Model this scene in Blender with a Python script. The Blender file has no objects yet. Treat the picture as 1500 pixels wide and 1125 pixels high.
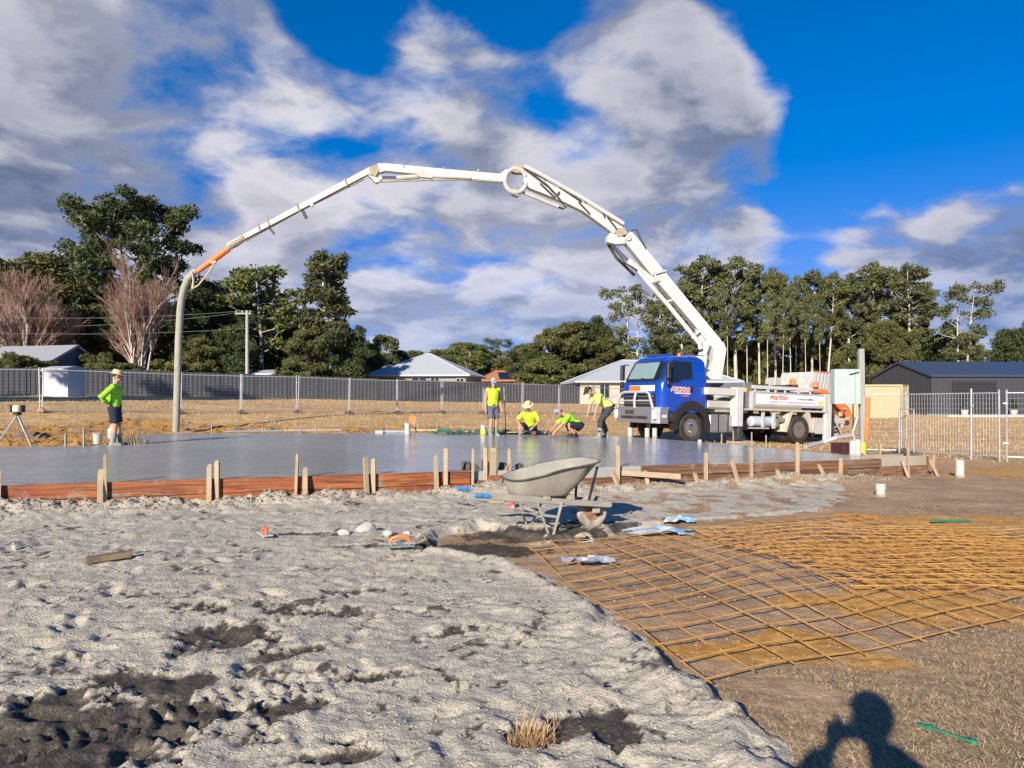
import bpy, bmesh, math, random
import numpy as np
from mathutils import Vector, Matrix, Euler
from math import sin, cos, pi, radians, sqrt, atan2
random.seed(7)
SC = bpy.context.scene
COL = SC.collection

# ------------------------------------------------------------------ camera
F, HY, CZ = 1040.0, 582.0, 1.55          # focal length (px of a 1500 px frame), horizon row, lens height
cam_d = bpy.data.cameras.new('camera')
cam = bpy.data.objects.new('camera', cam_d); COL.objects.link(cam)
cam.location = (0, 0, CZ); cam.rotation_euler = (radians(90), 0, 0)
cam_d.sensor_width = 36.0; cam_d.lens = F / 1500 * 36.0
cam_d.shift_y = (HY - 562.5) / 1500
cam_d.clip_start = 0.05; cam_d.clip_end = 6000
SC.camera = cam
SC.render.resolution_x, SC.render.resolution_y = 1024, 768

# ------------------------------------------------------------------ light: low winter sun from behind left
LDIR = Vector((0.457, 1.0, -0.462)).normalized()      # direction the light travels
ELEV = math.asin(-LDIR.z)
sun_d = bpy.data.lights.new('sun', 'SUN'); sun = bpy.data.objects.new('sun', sun_d); COL.objects.link(sun)
sun_d.energy = 4.1; sun_d.angle = radians(0.5); sun_d.color = (1.0, 0.90, 0.76)
sun.rotation_euler = LDIR.to_track_quat('-Z', 'Y').to_euler()
SC.view_settings.view_transform = 'Standard'; SC.view_settings.look = 'None'
SC.view_settings.exposure = 0.92; SC.view_settings.gamma = 1.0
SC.cycles.use_denoising = True
SC.cycles.use_adaptive_sampling = True; SC.cycles.adaptive_threshold = 0.025
SC.cycles.max_bounces = 6; SC.cycles.diffuse_bounces = 3; SC.cycles.glossy_bounces = 3
SC.cycles.transparent_max_bounces = 8; SC.cycles.transmission_bounces = 4
SC.cycles.sample_clamp_indirect = 6.0

class NT:
    """tiny node-graph writer"""
    def __init__(s, tree): s.t = tree; s.n = tree.nodes; s.l = tree.links
    def new(s, kind, **kw):
        n = s.n.new(kind)
        for k, v in kw.items(): setattr(n, k, v)
        return n
    def put(s, sock, v):
        if v is None: return
        if hasattr(v, 'is_output') or isinstance(v, bpy.types.NodeSocket): s.l.new(v, sock)
        else:
            try: sock.default_value = v
            except Exception:
                if isinstance(v, (int, float)): sock.default_value = (v, v, v)
                else: sock.default_value = tuple(v) + (1.0,)
    def math(s, op, a, b=None, c=None, clamp=False):
        n = s.new('ShaderNodeMath', operation=op); n.use_clamp = clamp
        for i, v in enumerate((a, b, c)):
            if v is not None: s.put(n.inputs[i], v)
        return n.outputs[0]
    def vmath(s, op, a, b=None, scale=None):
        n = s.new('ShaderNodeVectorMath', operation=op)
        s.put(n.inputs[0], a)
        if b is not None: s.put(n.inputs[1], b)
        if scale is not None: s.put(n.inputs['Scale'], scale)
        return n.outputs['Value'] if op in ('DOT_PRODUCT', 'LENGTH', 'DISTANCE') else n.outputs[0]
    def mix(s, f, a, b, mode='MIX'):
        n = s.new('ShaderNodeMix', data_type='RGBA', blend_type=mode)
        s.put(n.inputs[0], f); s.put(n.inputs[6], a); s.put(n.inputs[7], b)
        return n.outputs[2]
    def noise(s, vec, scale, detail=5.0, rough=0.55, dist=0.0, dims='3D'):
        n = s.new('ShaderNodeTexNoise', noise_dimensions=dims)
        if vec is not None: s.put(n.inputs['Vector'], vec)
        n.inputs['Scale'].default_value = scale; n.inputs['Detail'].default_value = detail
        n.inputs['Roughness'].default_value = rough; n.inputs['Distortion'].default_value = dist
        return n.outputs['Fac']
    def ramp(s, f, lo, hi, a=0.0, b=1.0, smooth=True):
        n = s.new('ShaderNodeMapRange'); n.interpolation_type = 'SMOOTHSTEP' if smooth else 'LINEAR'
        for i, v in enumerate((f, lo, hi, a, b)): s.put(n.inputs[i], v)
        return n.outputs[0]
    def mapping(s, vec, scale=(1, 1, 1), loc=(0, 0, 0), rot=(0, 0, 0)):
        n = s.new('ShaderNodeMapping'); s.put(n.inputs[0], vec)
        n.inputs[1].default_value = loc; n.inputs[2].default_value = rot; n.inputs[3].default_value = scale
        return n.outputs[0]

def pdir(x, y):
    return Vector(((x - 750) / F, 1.0, (HY - y) / F)).normalized()

world = bpy.data.worlds.new('World'); SC.world = world; world.use_nodes = True
world.cycles.sampling_method = 'MANUAL'; world.cycles.sample_map_resolution = 256
SKY_S = 0.082
CL_LO, CL_HI = (.078, .100, .160), (.425, .410, .435)      # slate undersides, sunlit tops
def build_sky():
    g = NT(world.node_tree); g.n.clear()
    sky = g.new('ShaderNodeTexSky', sky_type='NISHITA'); sky.sun_disc = False
    sky.sun_elevation = ELEV
    sky.sun_rotation = atan2(-LDIR.x, -LDIR.y)            # clockwise from +Y to where the sun stands
    sky.altitude = 50; sky.air_density = 1.0; sky.dust_density = 0.0; sky.ozone_density = 4.5
    hs = g.new('ShaderNodeHueSaturation'); hs.inputs['Value'].default_value = 0.86
    g.l.new(sky.outputs[0], hs.inputs['Color'])
    tc = g.new('ShaderNodeTexCoord'); d = tc.outputs['Generated']
    sep = g.new('ShaderNodeSeparateXYZ'); g.l.new(d, sep.inputs[0])
    g.put(hs.inputs['Saturation'], g.ramp(sep.outputs[2], 0.0, 0.30, 1.0, 1.38))
    blue = g.mix(1.0, (1.0, .84, 1.0), g.mix(g.ramp(sep.outputs[2], 0.02, 0.42, 1.0, 0.0), hs.outputs[0], g.mix(1.0, hs.outputs[0], (.32, .50, .78), 'MULTIPLY')), 'MULTIPLY')
    zz = g.math('ADD', g.math('MAXIMUM', sep.outputs[2], 0.0), 0.30)
    cx = g.math('DIVIDE', sep.outputs[0], zz); cy = g.math('DIVIDE', sep.outputs[1], zz)
    cmb = g.new('ShaderNodeCombineXYZ'); g.l.new(cx, cmb.inputs[0]); g.l.new(cy, cmb.inputs[1])
    g.put(cmb.inputs[2], g.math('ADD', 3.1, g.math('MULTIPLY', sep.outputs[2], 1.4)))
    P = cmb.outputs[0]
    # where the cloud banks stand in the sky (column, row of the picture, angular radius in degrees, weight)
    banks = [(60, 40, 11, .20), (330, 60, 9, .20), (560, 90, 8, .22), (70, 250, 9, .20), (300, 260, 8, .16), (470, 300, 9, .18),
             (650, 210, 7, .18), (780, 210, 8, .20), (950, 85, 6, .20), (870, 60, 5, .12), (1050, 190, 6.5, .20), (960, 250, 8, .18), (1060, 300, 6, .16),
             (820, 330, 8, .20), (650, 400, 6, .17), (800, 420, 7, .2), (200, 360, 8, .2), (600, 475, 5, .2), (1290, 290, 4.5, .24), (1390, 400, 6, .16),
             (1480, 310, 4, .2), (1270, 50, 4, .07), (1200, 370, 5, .08), (1480, 420, 6, .2), (1000, 400, 6, .1),
             (215, 135, 4, -.22), (230, 190, 3, -.12), (490, 20, 4.5, -.25), (800, 10, 3, -.12), (570, 165, 3.5, -.14), (590, 445, 3.2, -.1), (885, 195, 2.6, -.22), (700, 10, 4, -.15),
             (1390, 110, 12, -.22), (1230, 240, 4.5, -.10), (1210, 120, 4.5, -.10), (1480, 200, 8, -.15), (1140, 340, 3, -.10), (100, 400, 4, -.1)]
    cov = None
    for (x, y, r, w) in banks:
        n = pdir(x, y)
        dot = g.vmath('DOT_PRODUCT', d, tuple(n))
        v = g.ramp(dot, cos(radians(r * 1.5)), 1.0, 0.0, w)
        cov = v if cov is None else g.math('ADD', cov, v)
    cov = g.math('MINIMUM', cov, 0.27)
    warp = g.new('ShaderNodeTexNoise'); g.l.new(P, warp.inputs['Vector'])
    warp.inputs['Scale'].default_value = 3.0; warp.inputs['Detail'].default_value = 4
    wv = g.vmath('SCALE', g.vmath('SUBTRACT', warp.outputs['Color'], (.5, .5, .5)), scale=0.16)
    Pw = g.vmath('ADD', P, wv)
    def dens(off):
        v = g.vmath('ADD', Pw, off) if off else Pw
        return g.math('ADD', g.math('MULTIPLY', g.noise(v, 2.1, 2.0, .5), .55), g.math('MULTIPLY', g.noise(v, 4.6, 6.0, .56), .45))
    d1 = dens(None)
    d2 = dens((-0.07, -0.13, 0.10))                        # a step up and toward the sun: is there cloud in the way?
    den = g.math('ADD', g.math('MULTIPLY', g.math('SUBTRACT', d1, .5), 1.5), g.math('ADD', cov, .5))
    alpha = g.ramp(den, 0.55, 0.78)
    lit = g.ramp(g.math('SUBTRACT', d1, d2), -0.070, 0.085)
    thick = g.ramp(den, 0.66, 1.02)
    soft = g.ramp(g.noise(P, 0.8, 2.0, 0.5), .38, .62)
    # thin edges and sun-facing lumps are bright, thick undersides are slate
    tone = g.math('ADD', g.math('MULTIPLY', lit, 0.66), g.math('MULTIPLY', soft, 0.30))
    tone = g.math('ADD', tone, g.math('MULTIPLY', g.math('SUBTRACT', .30, thick), .46), clamp=True)
    k = 1.0 / SKY_S
    ccol = g.mix(tone, tuple(c * k for c in CL_LO), tuple(c * k for c in CL_HI))
    # air between us and the low clouds
    low = g.ramp(sep.outputs[2], 0.0, 0.25, 0.40, 0.0)
    ccol = g.mix(low, ccol, blue)
    out_c = g.mix(g.math('MULTIPLY', alpha, 0.95), blue, ccol)
    bg = g.new('ShaderNodeBackground'); g.l.new(out_c, bg.inputs[0]); bg.inputs[1].default_value = SKY_S
    o = g.new('ShaderNodeOutputWorld'); g.l.new(bg.outputs[0], o.inputs[0])
build_sky()

# ------------------------------------------------------------------ helpers
def at(x, y, z=0.0):
    d = F * (CZ - z) / (y - HY); return Vector(((x - 750) / F * d, d, z))
def atd(x, y, d): return Vector(((x - 750) / F * d, d, CZ - (y - HY) / F * d))

_bm = bmesh.new()
def _chamfer_pts(b):
    out = []
    for sx in (-1, 1):
        for sy in (-1, 1):
            for sz in (-1, 1):
                for k in range(3):
                    p = [sx * .5, sy * .5, sz * .5]
                    for j in range(3):
                        if j != k: p[j] -= (sx, sy, sz)[j] * b[j]
                    out.append(p)
    return out
for i, p in enumerate(_chamfer_pts((.1, .1, .1))): _bm.verts.new(p).index = i
_bm.verts.ensure_lookup_table()
bmesh.ops.convex_hull(_bm, input=list(_bm.verts))
bmesh.ops.dissolve_limit(_bm, angle_limit=0.01, verts=list(_bm.verts), edges=list(_bm.edges))
_bm.verts.ensure_lookup_table()
_keys = [tuple(round(c, 4) for c in p) for p in _chamfer_pts((.1, .1, .1))]
_look = {k: i for i, k in enumerate(_keys)}
CH_F = [[_look[tuple(round(c, 4) for c in v.co)] for v in f.verts] for f in _bm.faces]
_bm.free()
BOX_V = [(x, y, z) for x in (-.5, .5) for y in (-.5, .5) for z in (-.5, .5)]
BOX_F = [(0, 1, 3, 2), (4, 6, 7, 5), (0, 4, 5, 1), (2, 3, 7, 6), (0, 2, 6, 4), (1, 5, 7, 3)]

class MB:
    def __init__(s): s.v = []; s.f = []
    def add(s, vs, fs, M=None):
        o = len(s.v)
        s.v += [(M @ Vector(v)) if M is not None else Vector(v) for v in vs]
        s.f += [[i + o for i in f] for f in fs]
        return s
    def box(s, c, size, M=None, bev=0.0, R=None):
        T = Matrix.Translation(Vector(c))
        if R is not None: T = T @ (R.to_4x4() if not isinstance(R, Euler) else R.to_matrix().to_4x4())
        if M is not None: T = M @ T
        if bev > 0:
            b = [min(.45, bev / max(abs(q), 1e-6)) for q in size]
            vs = [(p[0] * size[0], p[1] * size[1], p[2] * size[2]) for p in _chamfer_pts(b)]
            return s.add(vs, CH_F, T)
        return s.add([(p[0] * size[0], p[1] * size[1], p[2] * size[2]) for p in BOX_V], BOX_F, T)
    def bar(s, a, b, w, h, up=(0, 0, 1), bev=0.0, w2=None, h2=None):
        """box from a to b, w across, h along up"""
        a = Vector(a); b = Vector(b); d = b - a; L = d.length; d.normalize()
        up = Vector(up); x = d.cross(up)
        if x.length < 1e-5: x = d.cross(Vector((1, 0, 0)))
        x.normalize(); u = x.cross(d)
        w2 = w if w2 is None else w2; h2 = h if h2 is None else h2
        if bev and w2 == w and h2 == h:
            M = Matrix((( x.x, d.x, u.x, 0), (x.y, d.y, u.y, 0), (x.z, d.z, u.z, 0), (0, 0, 0, 1)))
            return s.box((0, 0, 0), (w, L, h), Matrix.Translation((a + b) / 2) @ M, bev)
        vs = []
        for p, ww, hh in ((a, w, h), (b, w2, h2)):
            for sx, sz in ((-1, -1), (1, -1), (1, 1), (-1, 1)): vs.append(p + x * sx * ww / 2 + u * sz * hh / 2)
        return s.add(vs, [(3, 2, 1, 0), (4, 5, 6, 7), (0, 1, 5, 4), (1, 2, 6, 5), (2, 3, 7, 6), (3, 0, 4, 7)])
    def tube(s, pts, r, n=8, caps=True, side=None):
        """r: number, list, or list of (rx, ry) pairs; side: direction of rx"""
        pts = [Vector(p) for p in pts]; m = len(pts)
        rs = r if isinstance(r, (list, tuple)) else [r] * m
        o = len(s.v); prev = None
        for i, p in enumerate(pts):
            t = (pts[min(i + 1, m - 1)] - pts[max(i - 1, 0)])
            if t.length < 1e-9: t = Vector((0, 0, 1))
            t.normalize()
            ref = Vector(side) if side is not None else (prev if prev is not None else (Vector((0, 0, 1)) if abs(t.z) < .9 else Vector((1, 0, 0))))
            x = ref - t * ref.dot(t)
            if x.length < 1e-5: x = Vector((0, 1, 0)) - t * t.y
            x.normalize(); y = t.cross(x); prev = x
            rx, ry = rs[i] if isinstance(rs[i], (list, tuple)) else (rs[i], rs[i])
            for k in range(n):
                a = 2 * pi * k / n
                s.v.append(p + x * cos(a) * rx + y * sin(a) * ry)
        for i in range(m - 1):
            for k in range(n):
                a = o + i * n + k; b = o + i * n + (k + 1) % n
                s.f.append([a, b, b + n, a + n])
        if caps:
            s.f.append([o + k for k in range(n)][::-1]); s.f.append([o + (m - 1) * n + k for k in range(n)])
        return s
    def lathe(s, prof, n=24, M=None, closed=False):
        vs = [(r * cos(2 * pi * k / n), r * sin(2 * pi * k / n), z) for (r, z) in prof for k in range(n)]
        fs = []
        m = len(prof)
        for i in range(m if closed else m - 1):
            j = (i + 1) % m
            for k in range(n):
                fs.append((i * n + k, i * n + (k + 1) % n, j * n + (k + 1) % n, j * n + k))
        if not closed:
            if prof[0][0] > 1e-6: fs.append(tuple(range(n))[::-1])
            if prof[-1][0] > 1e-6: fs.append(tuple((m - 1) * n + k for k in range(n)))
        return s.add(vs, fs, M)
    def prism(s, poly, z0, z1, M=None, top_poly=None):
        n = len(poly); tp = top_poly or poly
        vs = [(p[0], p[1], z0) for p in poly] + [(p[0], p[1], z1) for p in tp]
        fs = [tuple(range(n))[::-1], tuple(range(n, 2 * n))] + [(i, (i + 1) % n, n + (i + 1) % n, n + i) for i in range(n)]
        return s.add(vs, fs, M)
    def ball(s, c, r, M=None, u=12, v=8):
        r = (r, r, r) if isinstance(r, (int, float)) else r
        vs = [(c[0], c[1], c[2] - r[2])]
        for j in range(1, v):
            th = pi * j / v
            for k in range(u):
                a = 2 * pi * k / u
                vs.append((c[0] + r[0] * sin(th) * cos(a), c[1] + r[1] * sin(th) * sin(a), c[2] - r[2] * cos(th)))
        vs.append((c[0], c[1], c[2] + r[2])); e = len(vs) - 1
        fs = [(0, 1 + (k + 1) % u, 1 + k) for k in range(u)]
        for j in range(v - 2):
            for k in range(u):
                a = 1 + j * u + k; b = 1 + j * u + (k + 1) % u
                fs.append((a, b, b + u, a + u))
        fs += [(e, 1 + (v - 2) * u + k, 1 + (v - 2) * u + (k + 1) % u) for k in range(u)]
        return s.add(vs, fs, M)
    def xf(s, M): s.v = [M @ v for v in s.v]; return s
    def mesh(s, name, m, smooth=35):
        me = bpy.data.meshes.new(name); me.from_pydata([tuple(v) for v in s.v], [], s.f)
        bm = bmesh.new(); bm.from_mesh(me); bmesh.ops.recalc_face_normals(bm, faces=bm.faces); bm.to_mesh(me); bm.free()
        if m is not None: me.materials.append(m)
        if smooth: me.shade_smooth(); me.set_sharp_from_angle(angle=radians(smooth))
        return me
    def build(s, name, m, parent=None, smooth=35, loc=None, rot=None):
        return link(name, s.mesh(name, m, smooth), parent, loc, rot)

def link(name, data, parent=None, loc=None, rot=None):
    o = bpy.data.objects.new(name, data); COL.objects.link(o)
    if parent is not None: o.parent = parent
    if loc is not None: o.location = loc
    if rot is not None: o.rotation_euler = rot
    return o
def tag(o, label=None, cat=None, group=None, kind=None):
    if label: o['label'] = label
    if cat: o['category'] = cat
    if group: o['group'] = group
    if kind: o['kind'] = kind
    return o
def thing(name, label, cat, loc=(0, 0, 0), rotz=0.0, group=None):
    o = bpy.data.objects.new(name, None); COL.objects.link(o); o.empty_display_size = .2
    o.location = loc; o.rotation_euler = (0, 0, rotz)
    return tag(o, label, cat, group)
def dup(root, loc=None, rotz=None, scale=None, label=None, group=None):
    r = root.copy(); COL.objects.link(r)
    if loc is not None: r.location = loc
    if rotz is not None: r.rotation_euler = (0, 0, rotz)
    if scale is not None: r.scale = scale if isinstance(scale, (tuple, list)) else (scale,) * 3
    if label: r['label'] = label
    if group: r['group'] = group
    for ch in list(root.children):
        c = ch.copy(); COL.objects.link(c); c.parent = r
        for gc in list(ch.children):
            e = gc.copy(); COL.objects.link(e); e.parent = c
    return r

# ------------------------------------------------------------------ materials
MATS = {}
def mat(name, col, rough=.6, metal=0.0, var=.18, scale=5.0, dirt=None, damt=.5, dscale=2.5, bump=0.0, bscale=40.0, spec=.5, stretch=(1, 1, 1), coat=0.0, grain=0.0):
    if name in MATS: return MATS[name]
    m = bpy.data.materials.new(name); m.use_nodes = True; g = NT(m.node_tree)
    b = g.n['Principled BSDF']
    tc = g.new('ShaderNodeTexCoord'); v = g.mapping(tc.outputs['Object'], stretch)
    f = g.noise(v, scale, 6.0, .6)
    f = g.ramp(f, .25, .75, 0, 1, False)
    c = g.mix(f, tuple(x * (1 - var) for x in col), tuple(min(1, x * (1 + var)) for x in col))
    if grain:
        gv = g.mapping(tc.outputs['Object'], (stretch[0] * .25, stretch[1], stretch[2]))
        f3 = g.ramp(g.noise(gv, scale * 6, 4.0, .6), .35, .65)
        c = g.mix(g.math('MULTIPLY', f3, grain), c, tuple(x * .35 for x in col))
    if dirt:
        f2 = g.noise(v, dscale, 7.0, .65)
        f2 = g.math('MULTIPLY', g.ramp(f2, .42, .66), damt)
        c = g.mix(f2, c, dirt)
        g.put(b.inputs['Roughness'], g.math('ADD', g.math('MULTIPLY', f2, max(0, .8 - rough)), rough))
    else:
        g.put(b.inputs['Roughness'], g.math('ADD', g.math('MULTIPLY', f, .12), max(.02, rough - .06)))
    g.put(b.inputs['Base Color'], c)
    b.inputs['Metallic'].default_value = metal
    b.inputs['Specular IOR Level'].default_value = spec
    if coat:
        b.inputs['Coat Weight'].default_value = coat; b.inputs['Coat Roughness'].default_value = .06
    if bump:
        bn = g.new('ShaderNodeBump'); bn.inputs['Strength'].default_value = 1.0; bn.inputs['Distance'].default_value = bump
        g.l.new(g.noise(v, bscale, 5.0, .6), bn.inputs['Height']); g.l.new(bn.outputs[0], b.inputs['Normal'])
    MATS[name] = m
    return m
CEMENT = (.34, .32, .28)
M_white = mat('boom white paint', (.53, .53, .51), .38, var=.06, scale=2, dirt=(.42, .40, .35), damt=.30, dscale=2.2)
M_white2 = mat('truck white steel', (.45, .445, .42), .42, var=.06, dirt=(.36, .32, .26), damt=.45, dscale=3)
M_blue = mat('cab blue paint', (.006, .050, .36), .16, var=.04, scale=1.5, coat=1.0)
M_black = mat('black rubber plastic', (.018, .018, .019), .55, var=.3)
M_dark = mat('dark chassis steel', (.03, .03, .032), .5, var=.3, dirt=(.16, .12, .08), damt=.35)
M_tyre = mat('tyre rubber', (.022, .021, .02), .8, var=.25, dirt=(.10, .085, .07), damt=.4, bump=.004, bscale=30)
M_chrome = mat('polished alloy', (.62, .62, .62), .2, metal=1.0, var=.1)
M_alloy = mat('brushed alloy', (.55, .56, .58), .38, metal=.85, var=.1, dirt=(.3, .28, .25), damt=.3)
M_silver = mat('silver panel', (.46, .47, .49), .42, metal=.25, var=.08, dirt=(.33, .31, .29), damt=.4)
M_grey = mat('grey paint', (.16, .165, .18), .5, var=.1)
M_galv = mat('galvanised steel', (.52, .53, .54), .42, metal=.55, var=.15, scale=8)
M_orange = mat('orange paint', (.72, .17, .03), .5, var=.12, dirt=(.40, .30, .22), damt=.35)
M_muddy = mat('caked concrete', (.34, .29, .21), .9, var=.3, scale=9, bump=.02, bscale=12)
M_hose = mat('cement grey hose', (.30, .30, .24), .8, var=.2, scale=4, dirt=CEMENT, damt=.6, bump=.004)
M_glass = mat('dark window glass', (.010, .012, .014), .04, var=.1, spec=.8, coat=1.0)
M_lamp = mat('lamp lens', (.6, .6, .58), .12, var=.05)
M_amber = mat('amber lens', (.8, .25, .02), .2, var=.05)
M_timber = mat('sawn pine', (.40, .30, .18), .8, var=.22, scale=4, stretch=(1, 1, 1), dirt=(.30, .27, .22), damt=.55, dscale=6, bump=.002, bscale=30)
M_timberg = mat('weathered timber', (.36, .32, .26), .85, var=.2, dirt=(.2, .17, .13), damt=.5, bump=.003, bscale=25)
M_pvc = mat('white pvc', (.48, .47, .44), .35, var=.05, dirt=(.45, .38, .3), damt=.3)
M_rust = mat('rusty reinforcing steel', (.38, .19, .050), .85, var=.4, scale=14, dirt=(.58, .33, .10), damt=.6, dscale=5)
M_barrow = mat('cement crusted steel', (.36, .33, .275), .9, var=.16, scale=5, dirt=(.26, .25, .22), damt=.7, dscale=3, bump=.006, bscale=28)
M_cream = mat('cream container paint', (.44, .38, .24), .5, var=.05, dirt=(.5, .38, .22), damt=.25)
M_shed = mat('charcoal sheeting', (.050, .052, .060), .5, var=.1)
M_shedroof = mat('blue grey roof sheeting', (.045, .06, .10), .38, var=.1)
M_roofw = mat('pale roof sheeting', (.43, .455, .48), .45, var=.05)
M_bluegrip = mat('blue rubber grip', (.03, .22, .55), .45, var=.2, dirt=CEMENT, damt=.5, dscale=18)
M_greenp = mat('green plastic', (.012, .20, .11), .45, var=.2, dirt=(.3, .28, .22), damt=.3)

def clear_glass():
    m = bpy.data.materials.new('windscreen glass'); m.use_nodes = True; g = NT(m.node_tree); g.n.remove(g.n['Principled BSDF'])
    t = g.new('ShaderNodeBsdfTransparent'); t.inputs[0].default_value = (.72, .80, .80, 1); gl = g.new('ShaderNodeBsdfGlossy'); gl.inputs['Roughness'].default_value = .03
    fr = g.new('ShaderNodeFresnel'); fr.inputs[0].default_value = 1.5; mx = g.new('ShaderNodeMixShader')
    g.l.new(g.math('ADD', fr.outputs[0], .04), mx.inputs[0]); g.l.new(t.outputs[0], mx.inputs[1]); g.l.new(gl.outputs[0], mx.inputs[2]); g.l.new(mx.outputs[0], g.n['Material Output'].inputs[0])
    return m
M_clear = clear_glass()

# ------------------------------------------------------------------ terrain
_rng = np.random.default_rng(3)
_GR = np.stack([np.cos(np.arange(256) / 256 * 2 * pi), np.sin(np.arange(256) / 256 * 2 * pi)], 1)
_PM = np.concatenate([_rng.permutation(256)] * 3)
def pn(x, y, seed=0):
    xi = np.floor(x); yi = np.floor(y); xf = x - xi; yf = y - yi
    xi = (xi.astype(np.int64) + seed * 37) & 255; yi = (yi.astype(np.int64) + seed * 91) & 255
    u = xf * xf * xf * (xf * (xf * 6 - 15) + 10); v = yf * yf * yf * (yf * (yf * 6 - 15) + 10)
    def gr(ix, iy, dx, dy):
        g = _GR[_PM[_PM[ix & 255] + (iy & 255)]]
        return g[..., 0] * dx + g[..., 1] * dy
    a = gr(xi, yi, xf, yf); b = gr(xi + 1, yi, xf - 1, yf); c = gr(xi, yi + 1, xf, yf - 1); d = gr(xi + 1, yi + 1, xf - 1, yf - 1)
    return (a + (b - a) * u + (c - a) * v + (a - b - c + d) * u * v) * 1.4
def fbm(x, y, sc, octv=4, seed=0, gain=.5):
    s = 0; a = 1.0
    for i in range(octv):
        s = s + a * pn(x / sc, y / sc, seed + i * 5); a *= gain; sc *= .5
    return s
def sstep(x, a, b):
    t = np.clip((x - a) / (b - a), 0, 1); return t * t * (3 - 2 * t)
def sdist(X, Y, poly):
    """signed distance to polygon, positive inside"""
    d = np.full(X.shape, 1e9); ins = np.zeros(X.shape, bool); n = len(poly)
    for i in range(n):
        ax, ay = poly[i]; bx, by = poly[(i + 1) % n]
        ex, ey = bx - ax, by - ay
        t = np.clip(((X - ax) * ex + (Y - ay) * ey) / (ex * ex + ey * ey + 1e-12), 0, 1)
        d = np.minimum(d, np.hypot(X - ax - t * ex, Y - ay - t * ey))
        c = ((ay > Y) != (by > Y)) & (X < (bx - ax) * (Y - ay) / ((by - ay) if by != ay else 1e-9) + ax)
        ins ^= c
    return np.where(ins, d, -d)

EA, EB = Vector((-6.58, 9.13)), Vector((6.95, 13.40))          # near edge of the slab
EU = (EB - EA).normalized(); EN = Vector((EU.y, -EU.x))          # along it, and out toward the camera
def edge(s, off=0.0): return EA + EU * s + EN * off
SLAB = [tuple(edge(-9.0)), tuple(EB), (5.05, 18.1), (3.3, 20.75), (2.6, 21.3), (-3.2, 22.9), (-11.7, 22.4), (-9.2, 17.1), (-11.8, 16.4), (-17.0, 14.6)]
CTRL = [(-8, -6, 0), (0, -6, 0), (8, -6, 0), (-9, 0, 0), (0, 0, 0), (9, 0, 0), (-10, 5, 0), (-3, 5, 0), (3, 5, 0), (10, 5, 0), (-12, 8, 0), (-4, 9, 0), (0, 10.5, 0), (4, 11.5, 0), (9, 12, 0),
        (14, 10, 0), (14, 15, 0), (10, 15.5, 0), (11, 19, -.02), (-12.4, 17.2, .36), (-9.9, 17.9, .36), (-8.6, 19.6, .3), (-16, 17.5, .4), (-12.4, 23.4, .34), (-7, 24.3, .30), (-3, 24, .34), (-.8, 23.2, .36), (1.8, 22.2, .36), (3.2, 22.0, .2),
        (-18, 24.5, .78), (-17.8, 26.9, 1.0), (-13, 26.4, .62), (-9.6, 31.9, .84), (-8, 28, .55), (-4, 30, .5), (1.35, 38.2, .63), (0, 30, .4), (5.98, 24.2, .0), (5.1, 26.0, .0), (10.8, 26.6, -.18), (9.9, 28.4, -.15), (8, 22, -.05),
        (16, 24, -.1), (20, 30, -.1), (28, 54, -.05), (40, 60, 0), (46, 40, 0), (24, 16, 0), (10, 45, .3), (-29, 49, 1.7), (-16.4, 55, 1.4), (10, 69, .88), (-30, 35, 1.4), (-40, 20, 1.0), (-25, 12, .4), (-60, 85, 2.0), (-20, 95, 1.6), (20, 95, .9), (60, 90, .3), (90, 60, .1), (-90, 40, 1.5)]
_cp = np.array(CTRL, float)
def _ker(r2): return np.sqrt(r2 + 1.2 ** 2)
_A = _ker(((_cp[:, None, :2] - _cp[None, :, :2]) ** 2).sum(-1)) - 0.0
_W = np.linalg.solve(_A + 1e-3 * np.eye(len(_cp)), _cp[:, 2] - .4)
def base_h(X, Y):
    z = np.full(X.shape, .4)
    for (cx, cy, _), w in zip(CTRL, _W): z = z + w * _ker((X - cx) ** 2 + (Y - cy) ** 2)
    far = sstep(np.hypot(X, Y), 90, 150)
    return z * (1 - far) + 1.0 * far

def px_poly(pts, z=0.03): return [tuple(at(x, y, z).xy) for x, y in pts]
SANDP = px_poly([(1400, 1400), (1165, 1140), (1055, 1032), (945, 932), (870, 873), (800, 836), (730, 824), (655, 806), (640, 790), (700, 772), (790, 790), (880, 790), (915, 770), (1000, 763), (1110, 754), (1215, 744), (1240, 732)]) \
        + [tuple(edge(13.3, -.1)), tuple(edge(-9, -.1)), (-12, 3), (-9, -3.0), (-2, -3.0)]
def blobs(X, Y, L, z=.02):
    m = np.zeros(X.shape)
    for (x, y, rx, ry, w) in L:
        p = at(x, y, z); m = np.maximum(m, w * np.exp(-(((X - p.x) / rx) ** 2 + ((Y - p.y) / ry) ** 2)))
    return m
MUDB = [(150, 1065, .75, .34, 1.1), (40, 1100, .7, .32, 1.1), (330, 1040, .5, .16, .8), (60, 1030, .4, .12, .75), (480, 900, .5, .22, .6), (640, 930, .3, .18, .55), (250, 880, .6, .2, .5), (560, 1000, .35, .1, .6), (480, 1085, .4, .1, .6), (240, 1010, .35, .22, .9), (330, 935, .45, .30, .95), (215, 1000, .4, .2, .8), (350, 890, .4, .25, .6), (870, 1065, .22, .22, 1.0), (800, 1085, .22, .12, .9), (905, 1095, .25, .10, .7),
        (700, 803, .75, .40, 1.25), (790, 782, .9, .35, 1.2), (880, 770, .6, .3, 1.0), (560, 803, 1.0, .10, .9), (440, 782, .5, .16, .8), (790, 975, .25, .2, .5), (760, 955, .2, .15, .6), (560, 870, .5, .2, .5), (420, 965, .25, .15, .8), (520, 1110, .3, .08, .9), (60, 800, .6, .2, .5), (1040, 1080, .5, .06, .4)]
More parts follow.
